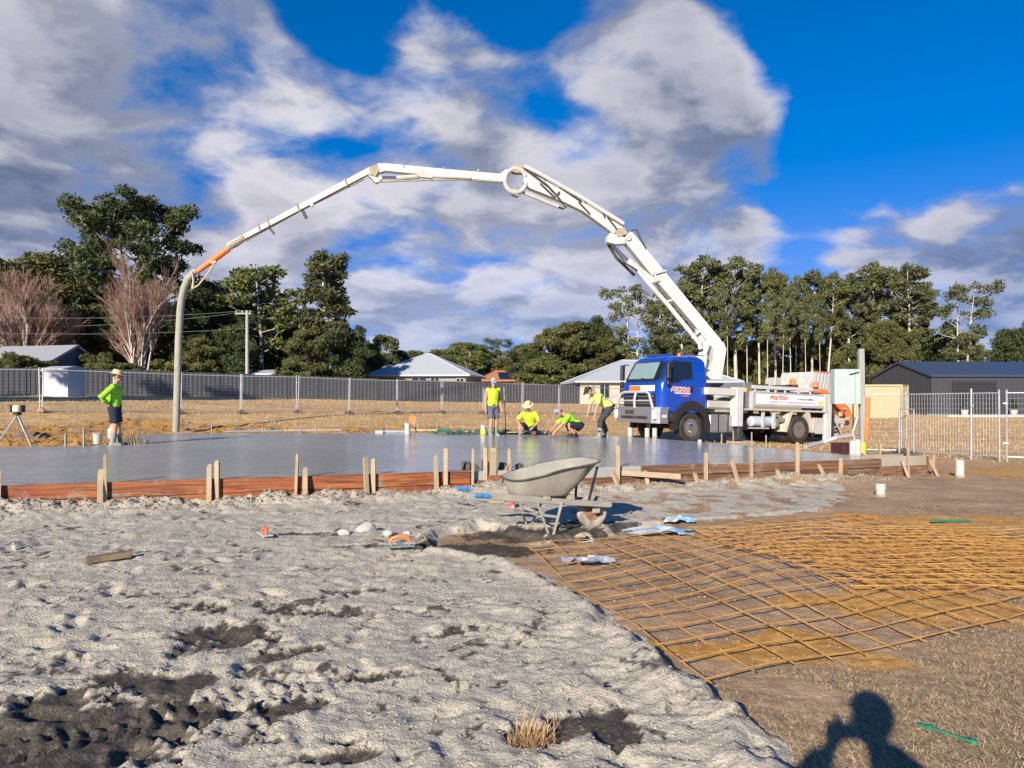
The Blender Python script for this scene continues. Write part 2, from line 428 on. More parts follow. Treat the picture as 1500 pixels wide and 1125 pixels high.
CLAYB = [(1460, 820, 1.8, 1.3, 1.4), (1480, 880, 1.4, .7, 1.4), (1300, 860, .8, .4, .8), (1420, 760, 2.2, .8, .8), (1000, 885, .6, .4, .5), (1150, 940, .8, .30, .9), (1290, 960, .7, .3, .7), (1480, 960, .6, .5, .8), (1180, 850, .7, .5, .5), (1330, 770, 2.0, .8, .5), (1480, 690, 3.0, 2.5, .6), (1240, 700, 2, 1.2, .35)]
FEET = []
_r = random.Random(11)
for i in range(520):
    y = _r.uniform(1.6, 10.0); x = _r.uniform(-1.1, .45) * (y * .85 + .4)
    FEET.append((x, y, _r.uniform(0, pi), _r.uniform(.10, .16), _r.uniform(.045, .075), _r.uniform(.006, .022)))

def ground(X, Y, detail=True):
    """height and soil masks"""
    X = np.asarray(X, float); Y = np.asarray(Y, float)
    z = base_h(X, Y)
    wx = fbm(X, Y, .9, 4, 1) * .16; wy = fbm(X, Y, .9, 4, 9) * .16
    sd = sdist(X + wx, Y + wy, SANDP) + fbm(X, Y, .22, 3, 51) * .05
    al = (X - EA.x) * EU.x + (Y - EA.y) * EU.y
    strip = sstep(al - .25 * fbm(X, Y, .8, 3, 91), 7.2, 8.2)                # thin spill in front of the right-hand boards
    sand = sstep(sd, -.03, .05) * (1 - strip * sstep(fbm(X, Y, .35, 4, 93), -.05, .35) * .75)
    near = 1 - sstep(np.hypot(X, Y), 16, 30)
    # brown and clay ground: low lumps
    n1 = fbm(X, Y, 2.2, 4, 3); n2 = fbm(X, Y, .35, 4, 17)
    z = z + near * (n1 * .018 + (n2 * .013 + fbm(X, Y, .10, 3, 19, .65) * .006) * (1 + .6 * np.clip(fbm(X, Y, 1.1, 2, 5), 0, 1)))
    z = z + (1 - near) * fbm(X, Y, 5.0, 3, 3) * .04
    # spread sand: a thick crust, trampled and dragged
    big = fbm(X, Y, 1.3, 3, 23); mid = fbm(X, Y, .40, 3, 29); fine = fbm(X, Y, .13, 3, 31, .6)
    ridge = 1 - np.abs(pn(X / .26, Y / .26, 41)) * 2
    dia = X * .62 - Y * .78; alo = X * .78 + Y * .62
    drag = np.clip(1 - np.abs(pn(dia / .16 + fbm(X, Y, .5, 2, 45) * 1.2, alo / 1.1, 47)) * 2.2, -1, 1)
    dragm = sstep(X - (.20 * Y - .75), 0, .5) * (1 - sstep(Y, 5.2, 6.6))
    grit = fbm(X, Y, .055, 2, 33, .6)
    saw = (dia / .30 + fbm(X, Y, .8, 3, 45) * 1.5 + fbm(X, Y, .2, 2, 46) * .25) % 1.0
    lap = np.where(saw < .12, saw / .12, 1 - (saw - .12) / .88) * sstep(fbm(X, Y, .5, 2, 48), -.25, .25)
    crust = .055 + .020 * big + .010 * mid + .0055 * fine + .0040 * grit + .007 * np.clip(pn(X / .11, Y / .11, 41) - .25, 0, 1) + .022 * lap * dragm + .003 * lap
    edge_lift = .05 * np.exp(-((sd - .12) / .12) ** 2) * sstep(Y, 12, 7)
    mudf = blobs(X + wx * .6, Y + wy * .6, MUDB)
    mud_shade_spots = sstep(.8 * fbm(X, Y, .60, 4, 61) + .75 * fbm(X, Y, .11, 3, 63, .7), .42, .72) * .85 * (1 - sstep(X - (.05 * Y + .2), 0, 1.0) * .6)  # dark spots: small shadows and mud flecks, put in as colour
    mud_shade_spots = np.maximum(mud_shade_spots, sstep(fbm(X, Y, .065, 2, 65, .7) + .5 * fbm(X, Y, .7, 2, 66), .72, .95) * .7)
    mudz = sstep(mudf + fbm(X, Y, .30, 4, 67) * .36 + fbm(X, Y, .07, 3, 68, .7) * .22, .40, .62)
    crack = np.exp(-((saw - .06) / .07) ** 2) * sstep(fbm(X, Y, .35, 3, 69), -.1, .3) * (.35 + .55 * dragm)
    mud = np.clip(mudz + np.maximum(mud_shade_spots, crack * .8), 0, 1)  # real mud plus the dark spots, which hold painted shadows too
    wrap = sstep(sd, .0, .16)
    wrap = wrap * (1 - .65 * strip)
    z = z + wrap * (crust * (1 - .38 * mudz) + edge_lift - mud * .006) + sand * mud * fine * .008
    # berm of loose fill against the boards
    ed = (X - EA.x) * EN.x + (Y - EA.y) * EN.y
    berm = np.exp(-((ed - .12) / .42) ** 2) * sstep(ed, -.3, -.02) * (1 - sstep(al, 13.2, 15))
    z = z + berm * (.10 + .05 * mid + .03 * fine + .03 * big)
    for (fx, fy, a, l, w, dp) in FEET:
        dx = X - fx; dy = Y - fy
        k = (np.abs(dx) < .4) & (np.abs(dy) < .4)
        if not k.any(): continue
        u = (dx[k] * cos(a) + dy[k] * sin(a)) / l; v = (-dx[k] * sin(a) + dy[k] * cos(a)) / w
        q = np.sqrt(u * u + v * v) * (1 + .25 * mid[k])
        z[k] += sand[k] * dp * (-np.clip(1.1 - q ** 3, 0, 1) * .9 + .40 * np.exp(-((q - 1.35) / .28) ** 2))
    # wheel ruts with lugs at lower left
    p = at(110, 1085); q = at(600, 985); dv = (q - p).xy; L = dv.length; dv = dv / L
    ra = (X - p.x) * dv.x + (Y - p.y) * dv.y; rd = -(X - p.x) * dv.y + (Y - p.y) * dv.x
    rut = np.exp(-(rd / .13) ** 4) * sstep(ra, -.6, 0) * (1 - sstep(ra, L - .6, L))
    z = z + rut * (.012 * np.sign(np.sin(ra * 2 * pi / .075 + np.abs(rd) * 22)) * (np.abs(rd) > .02) - .02)
    clay = np.clip(sstep(blobs(X + wx, Y + wy, CLAYB) + fbm(X, Y, .8, 4, 71) * .35, .30, .75), 0, 1)
    straw = sstep(.62 * X - Y + 3.0 + fbm(X, Y, .6, 3, 73) * .8, -.3, .8) * sstep(X, -.5, 1.2) * (1 - sand) * sstep(Y, 9, 5)
    # dry paddock beyond the works, and the raw cut bank round the slab
    dsl = -sdist(X, Y, SLAB)
    field = sstep(dsl + fbm(X, Y, 2.5, 3, 77) * 1.3, 3.6, 5.0) * sstep(Y - .0 * X, 15, 18.5)
    field = np.maximum(field, sstep(np.hypot(X, Y), 34, 38))
    cut = (1 - field) * sstep(Y, 15.0, 17.5)
    z = z + cut * (fbm(X, Y, .9, 4, 81) * .07 + np.clip(fbm(X, Y, .45, 3, 83), 0, 1) * .10) * sstep(dsl, .25, 1.2) * (1 - sstep(X, 2.5, 4.0))
    clay = np.maximum(clay, cut * sstep(fbm(X, Y, 1.2, 4, 85), -.55, .15))
    ins = sstep(dsl, -.02, -.12)
    z = np.where(dsl < .12, np.minimum(z, .33 - .2 * ins), z)
    return z, sand, np.maximum(mud * sand, mudz), clay * (1 - sand), straw, field * (1 - sand)
def gz(x, y): return float(ground(np.array([x], float), np.array([y], float))[0][0])

def build_ground():
    st = .0030
    s = [4.0]
    while s[-1] < 17.5: s.append(s[-1] * (1 + st))
    while s[-1] < 60: s.append(s[-1] * 1.009)
    while s[-1] < 3500: s.append(s[-1] * 1.06)
    s = np.array(s); Yr = s - 3.0
    back = np.array([-400, -120, -50, -24, -12, -7, -4, -2.5, -1.6, -1.0, -.5, -.2, 0, .2, .35, .5, .62, .74, .84, .93])
    Yall = np.concatenate([back, Yr]); S = np.concatenate([np.full(len(back), 4.0), s])
    T = list(np.arange(-.82, .8201, st * 1.05)); e = T[-1]; stp = st
    side = []
    while e < 40: stp *= 1.35; e += stp; side.append(e)
    T = np.array([-q for q in side[::-1]] + T + side)
    X = S[:, None] * T[None, :]; Y = np.repeat(Yall[:, None], len(T), 1)
    R, C = X.shape
    xs, ys = X.ravel(), Y.ravel()
    z, sand, mud, clay, straw, field = ground(xs, ys)
    co = np.stack([xs, ys, z], 1)
    i = np.arange(R * C).reshape(R, C)
    q = np.stack([i[:-1, :-1], i[:-1, 1:], i[1:, 1:], i[1:, :-1]], -1).reshape(-1, 4)
    me = bpy.data.meshes.new('ground')
    me.vertices.add(len(co)); me.vertices.foreach_set('co', co.ravel())
    me.loops.add(q.size); me.loops.foreach_set('vertex_index', q.ravel().astype(np.int32))
    me.polygons.add(len(q)); me.polygons.foreach_set('loop_start', np.arange(0, q.size, 4, dtype=np.int32))
    me.update(calc_edges=True)
    for nm, cols in (('soil_a', (sand, mud, clay)), ('soil_b', (straw, field, field * 0))):
        at_ = me.attributes.new(nm, 'FLOAT_COLOR', 'POINT')
        at_.data.foreach_set('color', np.stack(list(cols) + [np.ones(len(xs))], 1).ravel())
    me.shade_smooth()
    m = bpy.data.materials.new('site soil'); m.use_nodes = True; g = NT(m.node_tree); b = g.n['Principled BSDF']
    tc = g.new('ShaderNodeTexCoord'); P = tc.outputs['Object']
    def attr(nm):
        a = g.new('ShaderNodeAttribute'); a.attribute_name = nm; sp = g.new('ShaderNodeSeparateColor'); g.l.new(a.outputs['Color'], sp.inputs[0]); return sp.outputs
    A, B = list(attr('soil_a')), list(attr('soil_b'))
    nb = g.noise(P, 1.1, 8, .62); nm_ = g.noise(P, 9.0, 6, .65); nf = g.noise(P, 70.0, 4, .65); nj = g.noise(P, 24.0, 6, .72)
    crisp = lambda m, k: g.ramp(g.math('ADD', m, g.math('MULTIPLY', g.math('SUBTRACT', nj, .5), k)), .36, .62)
    A[0] = crisp(A[0], 1.1); A[1] = g.math('MULTIPLY', g.ramp(g.math('ADD', A[1], g.math('MULTIPLY', g.math('SUBTRACT', nj, .5), 1.9)), .22, .95), .93); A[2] = g.ramp(g.math('ADD', A[2], g.math('MULTIPLY', g.math('SUBTRACT', g.noise(P, 6.0, 7, .7), .5), 1.3)), .2, .75)
    vor = g.new('ShaderNodeTexVoronoi'); g.l.new(P, vor.inputs['Vector']); vor.inputs['Scale'].default_value = 42.0
    brown = g.mix(g.ramp(nb, .35, .65), (.29, .185, .105), (.42, .285, .175))
    brown = g.mix(g.math('MULTIPLY', g.ramp(nm_, .45, .7), .55), brown, (.50, .36, .23))
    clay = g.mix(g.ramp(nm_, .3, .7), (.42, .20, .045), (.60, .34, .10))
    clay = g.mix(g.math('MULTIPLY', g.ramp(nb, .5, .7), .5), clay, (.40, .26, .14))
    c = g.mix(A[2], brown, clay)
    fv = g.noise(g.mapping(P, (.5, 1.6, 1)), 1.4, 8, .68)
    field = g.mix(g.ramp(fv, .35, .68), (.42, .265, .115), (.66, .45, .22))
    gp = g.noise(P, .16, 4, .6)
    field = g.mix(g.math('MULTIPLY', g.ramp(gp, .52, .68), .6), field, (.46, .235, .085))
    field = g.mix(g.math('MULTIPLY', g.ramp(g.noise(P, .35, 5, .6), .58, .7), .5), field, (.26, .21, .09))
    c = g.mix(B[1], c, field)
    sv = g.noise(g.mapping(P, (60, 14, 1), rot=(0, 0, .7)), 1.0, 5, .7)
    straw = g.mix(g.ramp(sv, .38, .66), (.22, .145, .085), (.56, .42, .25))
    c = g.mix(B[0], c, straw)
    sand = g.mix(g.ramp(nm_, .3, .7), (.44, .395, .315), (.56, .505, .405))
    sand = g.mix(g.math('MULTIPLY', g.ramp(nf, .52, .68), .75), sand, (.20, .18, .15))
    sand = g.mix(g.math('MULTIPLY', g.ramp(nb, .5, .75), .30), sand, (.36, .295, .215))
    fleck = g.math('MULTIPLY', g.ramp(g.noise(P, 17.0, 5, .7), .54, .66), g.ramp(g.noise(P, 2.3, 4, .6), .38, .62))  # dark flecks painted into the sand: small shadows as well as mud
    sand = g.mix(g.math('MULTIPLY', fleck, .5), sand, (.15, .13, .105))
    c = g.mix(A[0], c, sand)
    mud = g.mix(g.ramp(nm_, .35, .65), (.025, .020, .016), (.070, .056, .043))
    mud = g.mix(g.math('MULTIPLY', g.ramp(vor.outputs['Distance'], .30, .12), g.ramp(nf, .5, .62)), mud, (.20, .18, .15))
    mud = g.mix(g.math('MULTIPLY', g.ramp(g.noise(P, 13.0, 6, .75), .55, .68), .5), mud, (.22, .19, .15))
    c = g.mix(A[1], c, mud)
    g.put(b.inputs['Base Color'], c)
    g.put(b.inputs['Roughness'], g.math('SUBTRACT', .95, g.math('MULTIPLY', A[1], .20)))
    b.inputs['Specular IOR Level'].default_value = .25
    hsum = g.math('ADD', g.math('MULTIPLY', nf, .55), g.math('ADD', g.math('MULTIPLY', g.noise(P, 26.0, 5, .7), 1.0), g.math('MULTIPLY', g.math('MULTIPLY', sv, B[0]), 1.0)))
    hsum = g.math('ADD', hsum, g.math('MULTIPLY', g.math('MULTIPLY', fv, B[1]), 2.0))
    bn = g.new('ShaderNodeBump'); bn.inputs['Strength'].default_value = 1.0; g.put(bn.inputs['Distance'], g.math('ADD', .017, g.math('MULTIPLY', B[1], -.006)))
    g.l.new(hsum, bn.inputs['Height']); g.l.new(bn.outputs[0], b.inputs['Normal'])
    me.materials.append(m)
    tag(link('ground', me), kind='structure')
build_ground()

# ------------------------------------------------------------------ slab of fresh concrete
SZ = 0.40
def build_slab():
    mb = MB(); mb.prism([(x, y) for x, y in SLAB], SZ - .30, SZ)
    m = bpy.data.materials.new('wet concrete'); m.use_nodes = True; g = NT(m.node_tree); b = g.n['Principled BSDF']
    tc = g.new('ShaderNodeTexCoord'); P = tc.outputs['Object']
    ang = atan2(EU.y, EU.x)
    Q = g.mapping(P, (.35, 2.6, 1), rot=(0, 0, -ang))
    st = g.noise(Q, 1.6, 7, .62); pat = g.noise(P, .35, 5, .6); fine = g.noise(P, 45, 4, .6)
    c = g.mix(g.ramp(pat, .35, .65), (.32, .32, .315), (.40, .40, .39))
    c = g.mix(g.math('MULTIPLY', g.ramp(st, .42, .62), .5), c, (.26, .26, .255))
    g.put(b.inputs['Base Color'], c)
    sep = g.new('ShaderNodeSeparateXYZ'); g.l.new(P, sep.inputs[0])
    # the bleed water has already gone off the older, left-hand end of the pour
    dry = g.ramp(g.math('ADD', sep.outputs[0], g.math('MULTIPLY', g.math('SUBTRACT', pat, .5), 5.0)), -8.0, -1.0, .27, .13)
    g.put(b.inputs['Roughness'], g.math('ADD', dry, g.math('MULTIPLY', g.ramp(st, .4, .7), .07)))
    b.inputs['Specular IOR Level'].default_value = .5
    bn = g.new('ShaderNodeBump'); bn.inputs['Strength'].default_value = 1.0; bn.inputs['Distance'].default_value = .014
    wob = g.noise(g.mapping(P, (.5, 2.2, 1), rot=(0, 0, -ang)), 3.0, 3, .5)
    g.l.new(g.math('ADD', g.math('MULTIPLY', wob, .9), g.math('MULTIPLY', fine, .06)), bn.inputs['Height']); g.l.new(bn.outputs[0], b.inputs['Normal'])
    o = mb.build('concrete_slab', m, smooth=0)
    tag(o, 'wide freshly poured wet grey concrete slab behind the timber formwork', 'slab')
build_slab()

# ------------------------------------------------------------------ formwork
def plank_mat(name, c1, c2, c3):
    m = bpy.data.materials.new(name); m.use_nodes = True; g = NT(m.node_tree); b = g.n['Principled BSDF']
    tc = g.new('ShaderNodeTexCoord'); oi = g.new('ShaderNodeObjectInfo')
    P = g.vmath('ADD', tc.outputs['Object'], g.vmath('SCALE', (17.0, 5.0, 3.0), scale=oi.outputs['Random']))
    f = g.noise(g.mapping(P, (.9, 10, 16)), 1.0, 6, .65, .4)
    c = g.mix(g.ramp(f, .32, .66), c1, c2)
    f2 = g.noise(g.mapping(P, (.7, 3, 3)), 1.7, 5, .6)
    c = g.mix(g.math('MULTIPLY', g.ramp(f2, .5, .68), .8), c, c3)
    f4 = g.noise(g.mapping(P, (1.5, 40, 60)), 1.0, 3, .6)
    c = g.mix(g.math('MULTIPLY', g.ramp(f4, .48, .62), .75), c, (.05, .022, .012))
    sx = g.new('ShaderNodeSeparateXYZ'); g.l.new(tc.outputs['Object'], sx.inputs[0])
    f3 = g.math('ADD', g.noise(P, 3.0, 6, .7), g.ramp(sx.outputs[2], .02, -.13, 0, .09))
    c = g.mix(g.math('MULTIPLY', g.ramp(f3, .55, .70), .75), c, (.27, .22, .17))
    g.put(b.inputs['Base Color'], c); b.inputs['Roughness'].default_value = .72
    bn = g.new('ShaderNodeBump'); bn.inputs['Distance'].default_value = .004; g.l.new(f, bn.inputs['Height']); g.l.new(bn.outputs[0], b.inputs['Normal'])
    return m
M_form = plank_mat('oiled red formply', (.17, .045, .018), (.40, .135, .035), (.30, .035, .020))
M_form2 = plank_mat('old brown formwork', (.12, .055, .030), (.27, .13, .065), (.20, .19, .15))
EANG = atan2(EU.y, EU.x)
form = thing('formwork', 'long timber formwork of red-brown planks and stakes along the slab edge', 'formwork')
def plank(s0, s1, off, z0, z1, m, parent, th=.040, tilt=0.0, ang=None):
    c = edge((s0 + s1) / 2, off)
    mb = MB(); mb.box((0, 0, 0), (s1 - s0 - .006, th, z1 - z0 - .004), bev=.004)
    return mb.build('plank', m, parent, loc=(c.x, c.y, (z0 + z1) / 2), rot=(tilt, 0, EANG))
def spx(px, off=0.0):
    """distance along the edge line at which picture column px meets it"""
    t = (px - 750) / F; a = EA + EN * off
    return (t * a.y - a.x) / (EU.x - t * EU.y)
s690, s940, sEnd = spx(688), spx(938), (EB - EA).length
_rf = random.Random(5)
for (z0, z1, joints) in ((.215, .415, [-8.9, -5.2, -1.5, 2.55, s690]), (-.06, .212, [-8.9, -6.6, -2.9, .9, 4.3, s690])):
    for a, b in zip(joints[:-1], joints[1:]):
        plank(a, b, .025 + _rf.uniform(0, .006), z0, z1 + _rf.uniform(-.006, .006), M_form, form)
sm = spx(800)
plank(s690 + .02, sm, .020, -.06, .26, M_form2, form); plank(sm, s940, .024, -.06, .24, M_form2, form)
plank(spx(712), spx(748), .09, .18, .34, M_form, form, .02)
for (z0, z1, joints) in ((.235, .405, [s940, spx(1030), spx(1172), sEnd - .02]), (.03, .228, [s940, spx(1105), spx(1240), sEnd - .02]), (-.09, .026, [s940, spx(1145), sEnd - .02])):
    for a, b in zip(joints[:-1], joints[1:]):
        plank(a, b, .026 + _rf.uniform(0, .012), z0, z1 + _rf.uniform(-.012, .006), M_form2, form)
# the garage strip formwork beyond the corner
sX = spx(1376)
plank(sEnd + .02, sX, -.30, .20, .40, M_timberg, form); plank(sEnd + .02, spx(1330), -.28, .0, .195, M_form2, form); plank(spx(1332), sX, -.28, .0, .195, M_form2, form); 
plank(sEnd + .02, sX, -.78, .19, .39, M_timberg, form)
cb = MB(); a = edge(sX, -.26); b_ = edge(sX, -1.4); cb.bar((a.x, a.y, .24), (b_.x, b_.y, .24), .04, .30); cb.build('plank', M_form2, form)
# stakes: (column at foot, column at top, row of top, lean of foot toward camera, width)
def stake(pxf, pxt, ytop, foot=0.0, w=.064, m=None, off=.075, z0=-.12):
    a = edge(spx(pxf, off + foot), off + foot); b = edge(spx(pxt, off), off)
    zt = CZ - (ytop - HY) / F * b.y
    ga = gz(a.x, a.y) + z0
    mb = MB(); d = Vector((b.x, b.y, zt)) - Vector((a.x, a.y, ga))
    L = d.length
    mb.bar((0, 0, 0), (0, 0, L - .03), w * 1.05, w * .62, up=(0, 1, 0), bev=.003)
    mb.add([(-w * .525, -w * .31, L - .03), (w * .525, -w * .31, L - .03), (w * .525, w * .31, L - .03), (-w * .525, w * .31, L - .03), (-w * .3, 0, L + _rf.uniform(0, .02)), (w * .4, 0, L)],
           [(0, 1, 5, 4), (1, 2, 5), (2, 3, 4, 5), (3, 0, 4)])
    q = d.to_track_quat('Z', 'Y'); R = q.to_matrix().to_4x4() @ Matrix.Rotation(_rf.uniform(-.2, .2), 4, 'Z')
    mb.xf(Matrix.Translation(Vector((a.x, a.y, ga))) @ R)
    return mb.build('stake', m or M_timber, form)
STK = [(146, 148, 688, .10), (155, 154, 664, 0), (-4, -2, 690, .06), (306, 307, 681, .07), (318, 318, 675, .0), (433, 436, 664, 0), (447, 447, 685, .12), (538, 535, 669, .08), (547, 547, 672, 0), (640, 638, 668, .08), (653, 653, 657, 0),
       (692, 693, 657, 0), (711, 711, 657, -.1), (747, 746, 658, 0), (905, 905, 653, 0), (911, 896, 690, .22), (951, 945, 689, .15), (1034, 1034, 663, 0), (1027, 1017, 692, .18), (1085, 1072, 674, .25), (1101, 1100, 656, 0), (1146, 1138, 688, .2),
       (1168, 1168, 648, 0), (1214, 1199, 680, .25), (1231, 1232, 671, 0)]
for (pf, pt, yt, ft) in STK: stake(pf, pt, yt, ft)
stake(728, 751, 665, .10, .022); stake(722, 722, 657, -.16, .10)
for (pf, pt, yt, ft) in [(1284, 1283, 672, 0), (1293, 1283, 676, .25), (1331, 1330, 640, 0), (1334, 1321, 673, .25), (1367, 1368, 667, 0), (1379, 1361, 673, .25)]: stake(pf, pt, yt, ft, .045, off=-.235)
# short board laid across near the barrow
p = edge(spx(944), .12); q = edge(spx(978), .42)
mb = MB(); mb.bar((p.x - .45, p.y - .02, .30), (q.x, q.y, .25), .05, .09, bev=.004)
mb.build('brace_board', M_timber, form)

# ------------------------------------------------------------------ concrete pump truck
TYAW = atan2(.447, .894); TPITCH = radians(1.9)
TO = Vector((5.53, 25.09, .02))
TM = Matrix.Translation(TO) @ Matrix.Rotation(TYAW, 4, 'Z') @ Matrix.Rotation(TPITCH, 4, 'Y')
TMI = TM.inverted()
truck = thing('concrete_pump_truck', 'blue-cabbed truck with a long white folding concrete pump boom', 'truck')
truck.matrix_world = TM
NY = -1.18
def LS(px, py, y=NY):
    """local (x, z) on the plane y=const of the truck seen at a picture point"""
    o = TMI @ Vector((0, 0, CZ)); e = TMI @ atd(px, py, 10.0); d = e - o
    t = (y - o.y) / d.y; p = o + d * t; return p.x, p.z
def part(mb, name, m, parent=None, **k): return mb.build(name, m, parent or truck, **k)

ZR = [1.02, 1.50, 1.95, 2.10, 2.45, 2.76, 2.86, 2.92, 2.95]
XF = [-1.27, -1.29, -1.27, -1.21, -1.05, -.90, -.80, -.66, -.45]
XR = [.72, .72, .72, .72, .71, .69, .62, .52, .35]
WW = [1.15, 1.16, 1.15, 1.14, 1.09, 1.04, .98, .90, .76]
def ip(z, T): return float(np.interp(z, ZR, T))
def front_x(z, y):
    w, rf = ip(z, WW), .30
    k = max(0.0, abs(y) - (w - rf)); k = min(k, rf * .999)
    return ip(z, XF) + rf - sqrt(rf * rf - k * k)
def ring(z, grow=0.0):
    xf, xr, w = ip(z, XF) - grow, ip(z, XR) + grow, ip(z, WW) + grow
    pts = []
    for cx, cy, r, a0 in ((xr, -w, .13, -90), (xr, w, .13, 0), (xf, w, .30, 90), (xf, -w, .30, 180)):
        ccx = cx - r if cx > 0 else cx + r; ccy = cy + r if cy < 0 else cy - r
        for i in range(9):
            a = radians(a0 + 90 * i / 8); pts.append((ccx + r * cos(a), ccy + r * sin(a), z))
    return pts
mb = MB(); rings = [ring(z) for z in ZR]; n = len(rings[0])
mb.v = [Vector(p) for r in rings for p in r]
mb.f = [[i * n + k, i * n + (k + 1) % n, (i + 1) * n + (k + 1) % n, (i + 1) * n + k] for i in range(len(rings) - 1) for k in range(n)]
mb.f += [list(range(n))[::-1], [(len(rings) - 1) * n + k for k in range(n)]]
cab = part(mb, 'cab', M_blue, smooth=40)
def front_panel(name, z0, z1, y0, y1, m, parent, out=.010, nz=6, ny=16):
    mb = MB()
    for j in range(nz + 1):
        z = z0 + (z1 - z0) * j / nz
        for i in range(ny + 1):
            lim = ip(z, WW) - .04
            y = max(-lim, min(lim, y0 + (y1 - y0) * i / ny)); mb.v.append(Vector((front_x(z, y) - out, y, z)))
    w = ny + 1
    mb.f = [[j * w + i, j * w + i + 1, (j + 1) * w + i + 1, (j + 1) * w + i] for j in range(nz) for i in range(ny)]
    return mb.build(name, m, parent, smooth=60)
front_panel('windscreen_surround', 2.02, 2.79, -1.14, 1.14, M_black, cab, .007)
front_panel('pale_panel', 2.13, 2.70, -.62, .99, mat('pale panel', (.42, .48, .50), .5, var=.08), cab, .012)  # pale panel added behind the glass for the windscreen's bright patch
front_panel('windscreen', 2.09, 2.74, -1.06, 1.06, M_clear, cab, .024)
mb = MB()
for s in (-.45, .45):
    mb.tube([(front_x(2.06, s) - .03, s, 2.06), (front_x(2.16, s + .5) - .03, s + .5, 2.16)], .012, 5)
mb.build('wiper', M_black, cab)
def side_panel(name, poly, m, parent, sy=-1, out=.010, lip=.02):
    mb = MB(); n = len(poly)
    mb.v = [Vector((x, sy * (ip(z, WW) + out), z)) for x, z in poly] + [Vector((x, sy * (ip(z, WW) + out - lip), z)) for x, z in poly]
    mb.f = [list(range(n)), list(range(n, 2 * n))[::-1]] + [[i, (i + 1) % n, n + (i + 1) % n, n + i] for i in range(n)]
    return mb.build(name, m, parent, smooth=25)
DOORP = [(-1.0, 1.05), (-.66, 1.05), (-.55, 1.24), (-.40, 1.38), (-.20, 1.46), (.04, 1.48), (.04, 1.95), (-1.0, 1.95)]
WINP = [(-.96, 2.0), (-.72, 2.02), (-.40, 2.14), (.0, 2.19), (.0, 2.70), (-.74, 2.72)]
for sy in (-1, 1):
    d = side_panel('door', DOORP, M_blue, cab, sy, .012)
    mb = MB(); mb.box((-.05, sy * 1.185, 1.80), (.12, .03, .20), bev=.01); mb.build('door_handle', M_black, cab)
    side_panel('window_frame', [(-1.02, 1.97), (-.70, 1.97), (-.38, 2.09), (.05, 2.14), (.05, 2.75), (-.78, 2.76)], M_black, cab, sy, .008)
    side_panel('side_window', WINP, M_glass, cab, sy, .016)
    mb = MB(); mb.box((-1.12, sy * 1.30, 2.38), (.16, .13, .55), bev=.03); mb.box((-1.12, sy * 1.30, 1.98), (.13, .12, .16), bev=.03)
    mb.tube([(-.98, sy * 1.12, 2.66), (-1.1, sy * 1.28, 2.66)], .02, 6); mb.tube([(-1.02, sy * 1.14, 2.0), (-1.1, sy * 1.28, 2.0)], .02, 6)
    mb.build('mirror', M_black, cab)
    # wheel-arch flare
    mb = MB(); outer = []; inner = []
    for i in range(13):
        a = radians(-8 + 196 * i / 12)
        outer.append((.80 * cos(a), .52 + .90 * sin(a))); inner.append((.60 * cos(a), .50 + .62 * sin(a)))
    poly = outer + inner[::-1]; m_ = len(outer)
    vs = [(x, sy * 1.215, z) for x, z in poly] + [(x, sy * 1.02, z) for x, z in poly]; N = len(poly)
    fs = []
    for i in range(m_ - 1):
        j = N - 1 - i
        fs += [(i, i + 1, j - 1, j), (N + i, N + j, N + j - 1, N + i + 1), (i, N + i, N + i + 1, i + 1), (j, j - 1, N + j - 1, N + j)]
    mb.add(vs, fs); mb.build('wheel_arch', M_black, cab)
    mb = MB(); mb.box((-.92, sy * 1.02, .84), (.55, .24, .34), bev=.03); mb.box((-.92, sy * 1.16, .72), (.5, .08, .04)); mb.build('step', M_dark, cab)
    mb = MB(); mb.box((-1.0, sy * 1.165, 1.13), (.07, .03, .06), bev=.01); mb.build('indicator', M_lamp, cab)
mb = MB(); mb.box((.45, 0, 3.0), (.7, 1.7, .03)); mb.tube([(-.5, -.7, 2.99), (-.5, .7, 2.99)], .03, 8); mb.build('roof_rail', M_blue, cab)
mb = MB(); mb.lathe([(.06, 0), (.06, .08), (.02, .11)], 12, Matrix.Translation((-.25, -.75, 2.94))); mb.build('beacon', M_amber, cab)
# front: grille, bumper, bull bar, lamps
front_panel('grille', 1.16, 1.60, -.86, .86, M_black, cab, .020)
for z in (1.27, 1.40, 1.53):
    front_panel('grille_slat', z - .018, z + .018, -.82, .82, M_alloy, cab, .034, 1)
front_panel('front_sign', 1.70, 1.90, -.80, .62, mat('white vinyl', (.72, .80, .84), .35, var=.04), cab, .012, 2)
front_panel('front_sign_patch', 1.715, 1.885, -.02, .62, mat('orange vinyl', (.80, .17, .02), .4, var=.2, scale=12), cab, .018, 2)
mb = MB()
prof = [(-1.52, -.95), (-1.52, .95), (-1.36, 1.22), (-1.05, 1.24), (-1.05, -1.24), (-1.36, -1.22)]
mb.prism([(x, y) for x, y in prof], .62, 1.16); bump = part(mb, 'bumper', M_alloy, smooth=25)
mb = MB(); mb.box((-1.53, 0, .80), (.03, 1.5, .10), bev=.01); mb.box((-1.53, .25, .98), (.03, .5, .14), bev=.01); mb.build('bumper_slot', M_dark, bump)
for sy in (-1, 1):
    mb = MB(); mb.box((-1.47, sy * 1.06, .90), (.12, .20, .30), bev=.02, R=Euler((0, 0, sy * .9))); mb.build('headlight', M_lamp, bump)
    mb = MB(); mb.box((-1.20, sy * 1.25, .86), (.16, .03, .10), bev=.01); mb.build('marker_light', M_lamp, bump)
mb = MB()
for y in (-.05,): mb.tube([(-1.54, y, 1.12), (-1.56, y, 1.40), (-1.50, y, 1.66)], .045, 8)
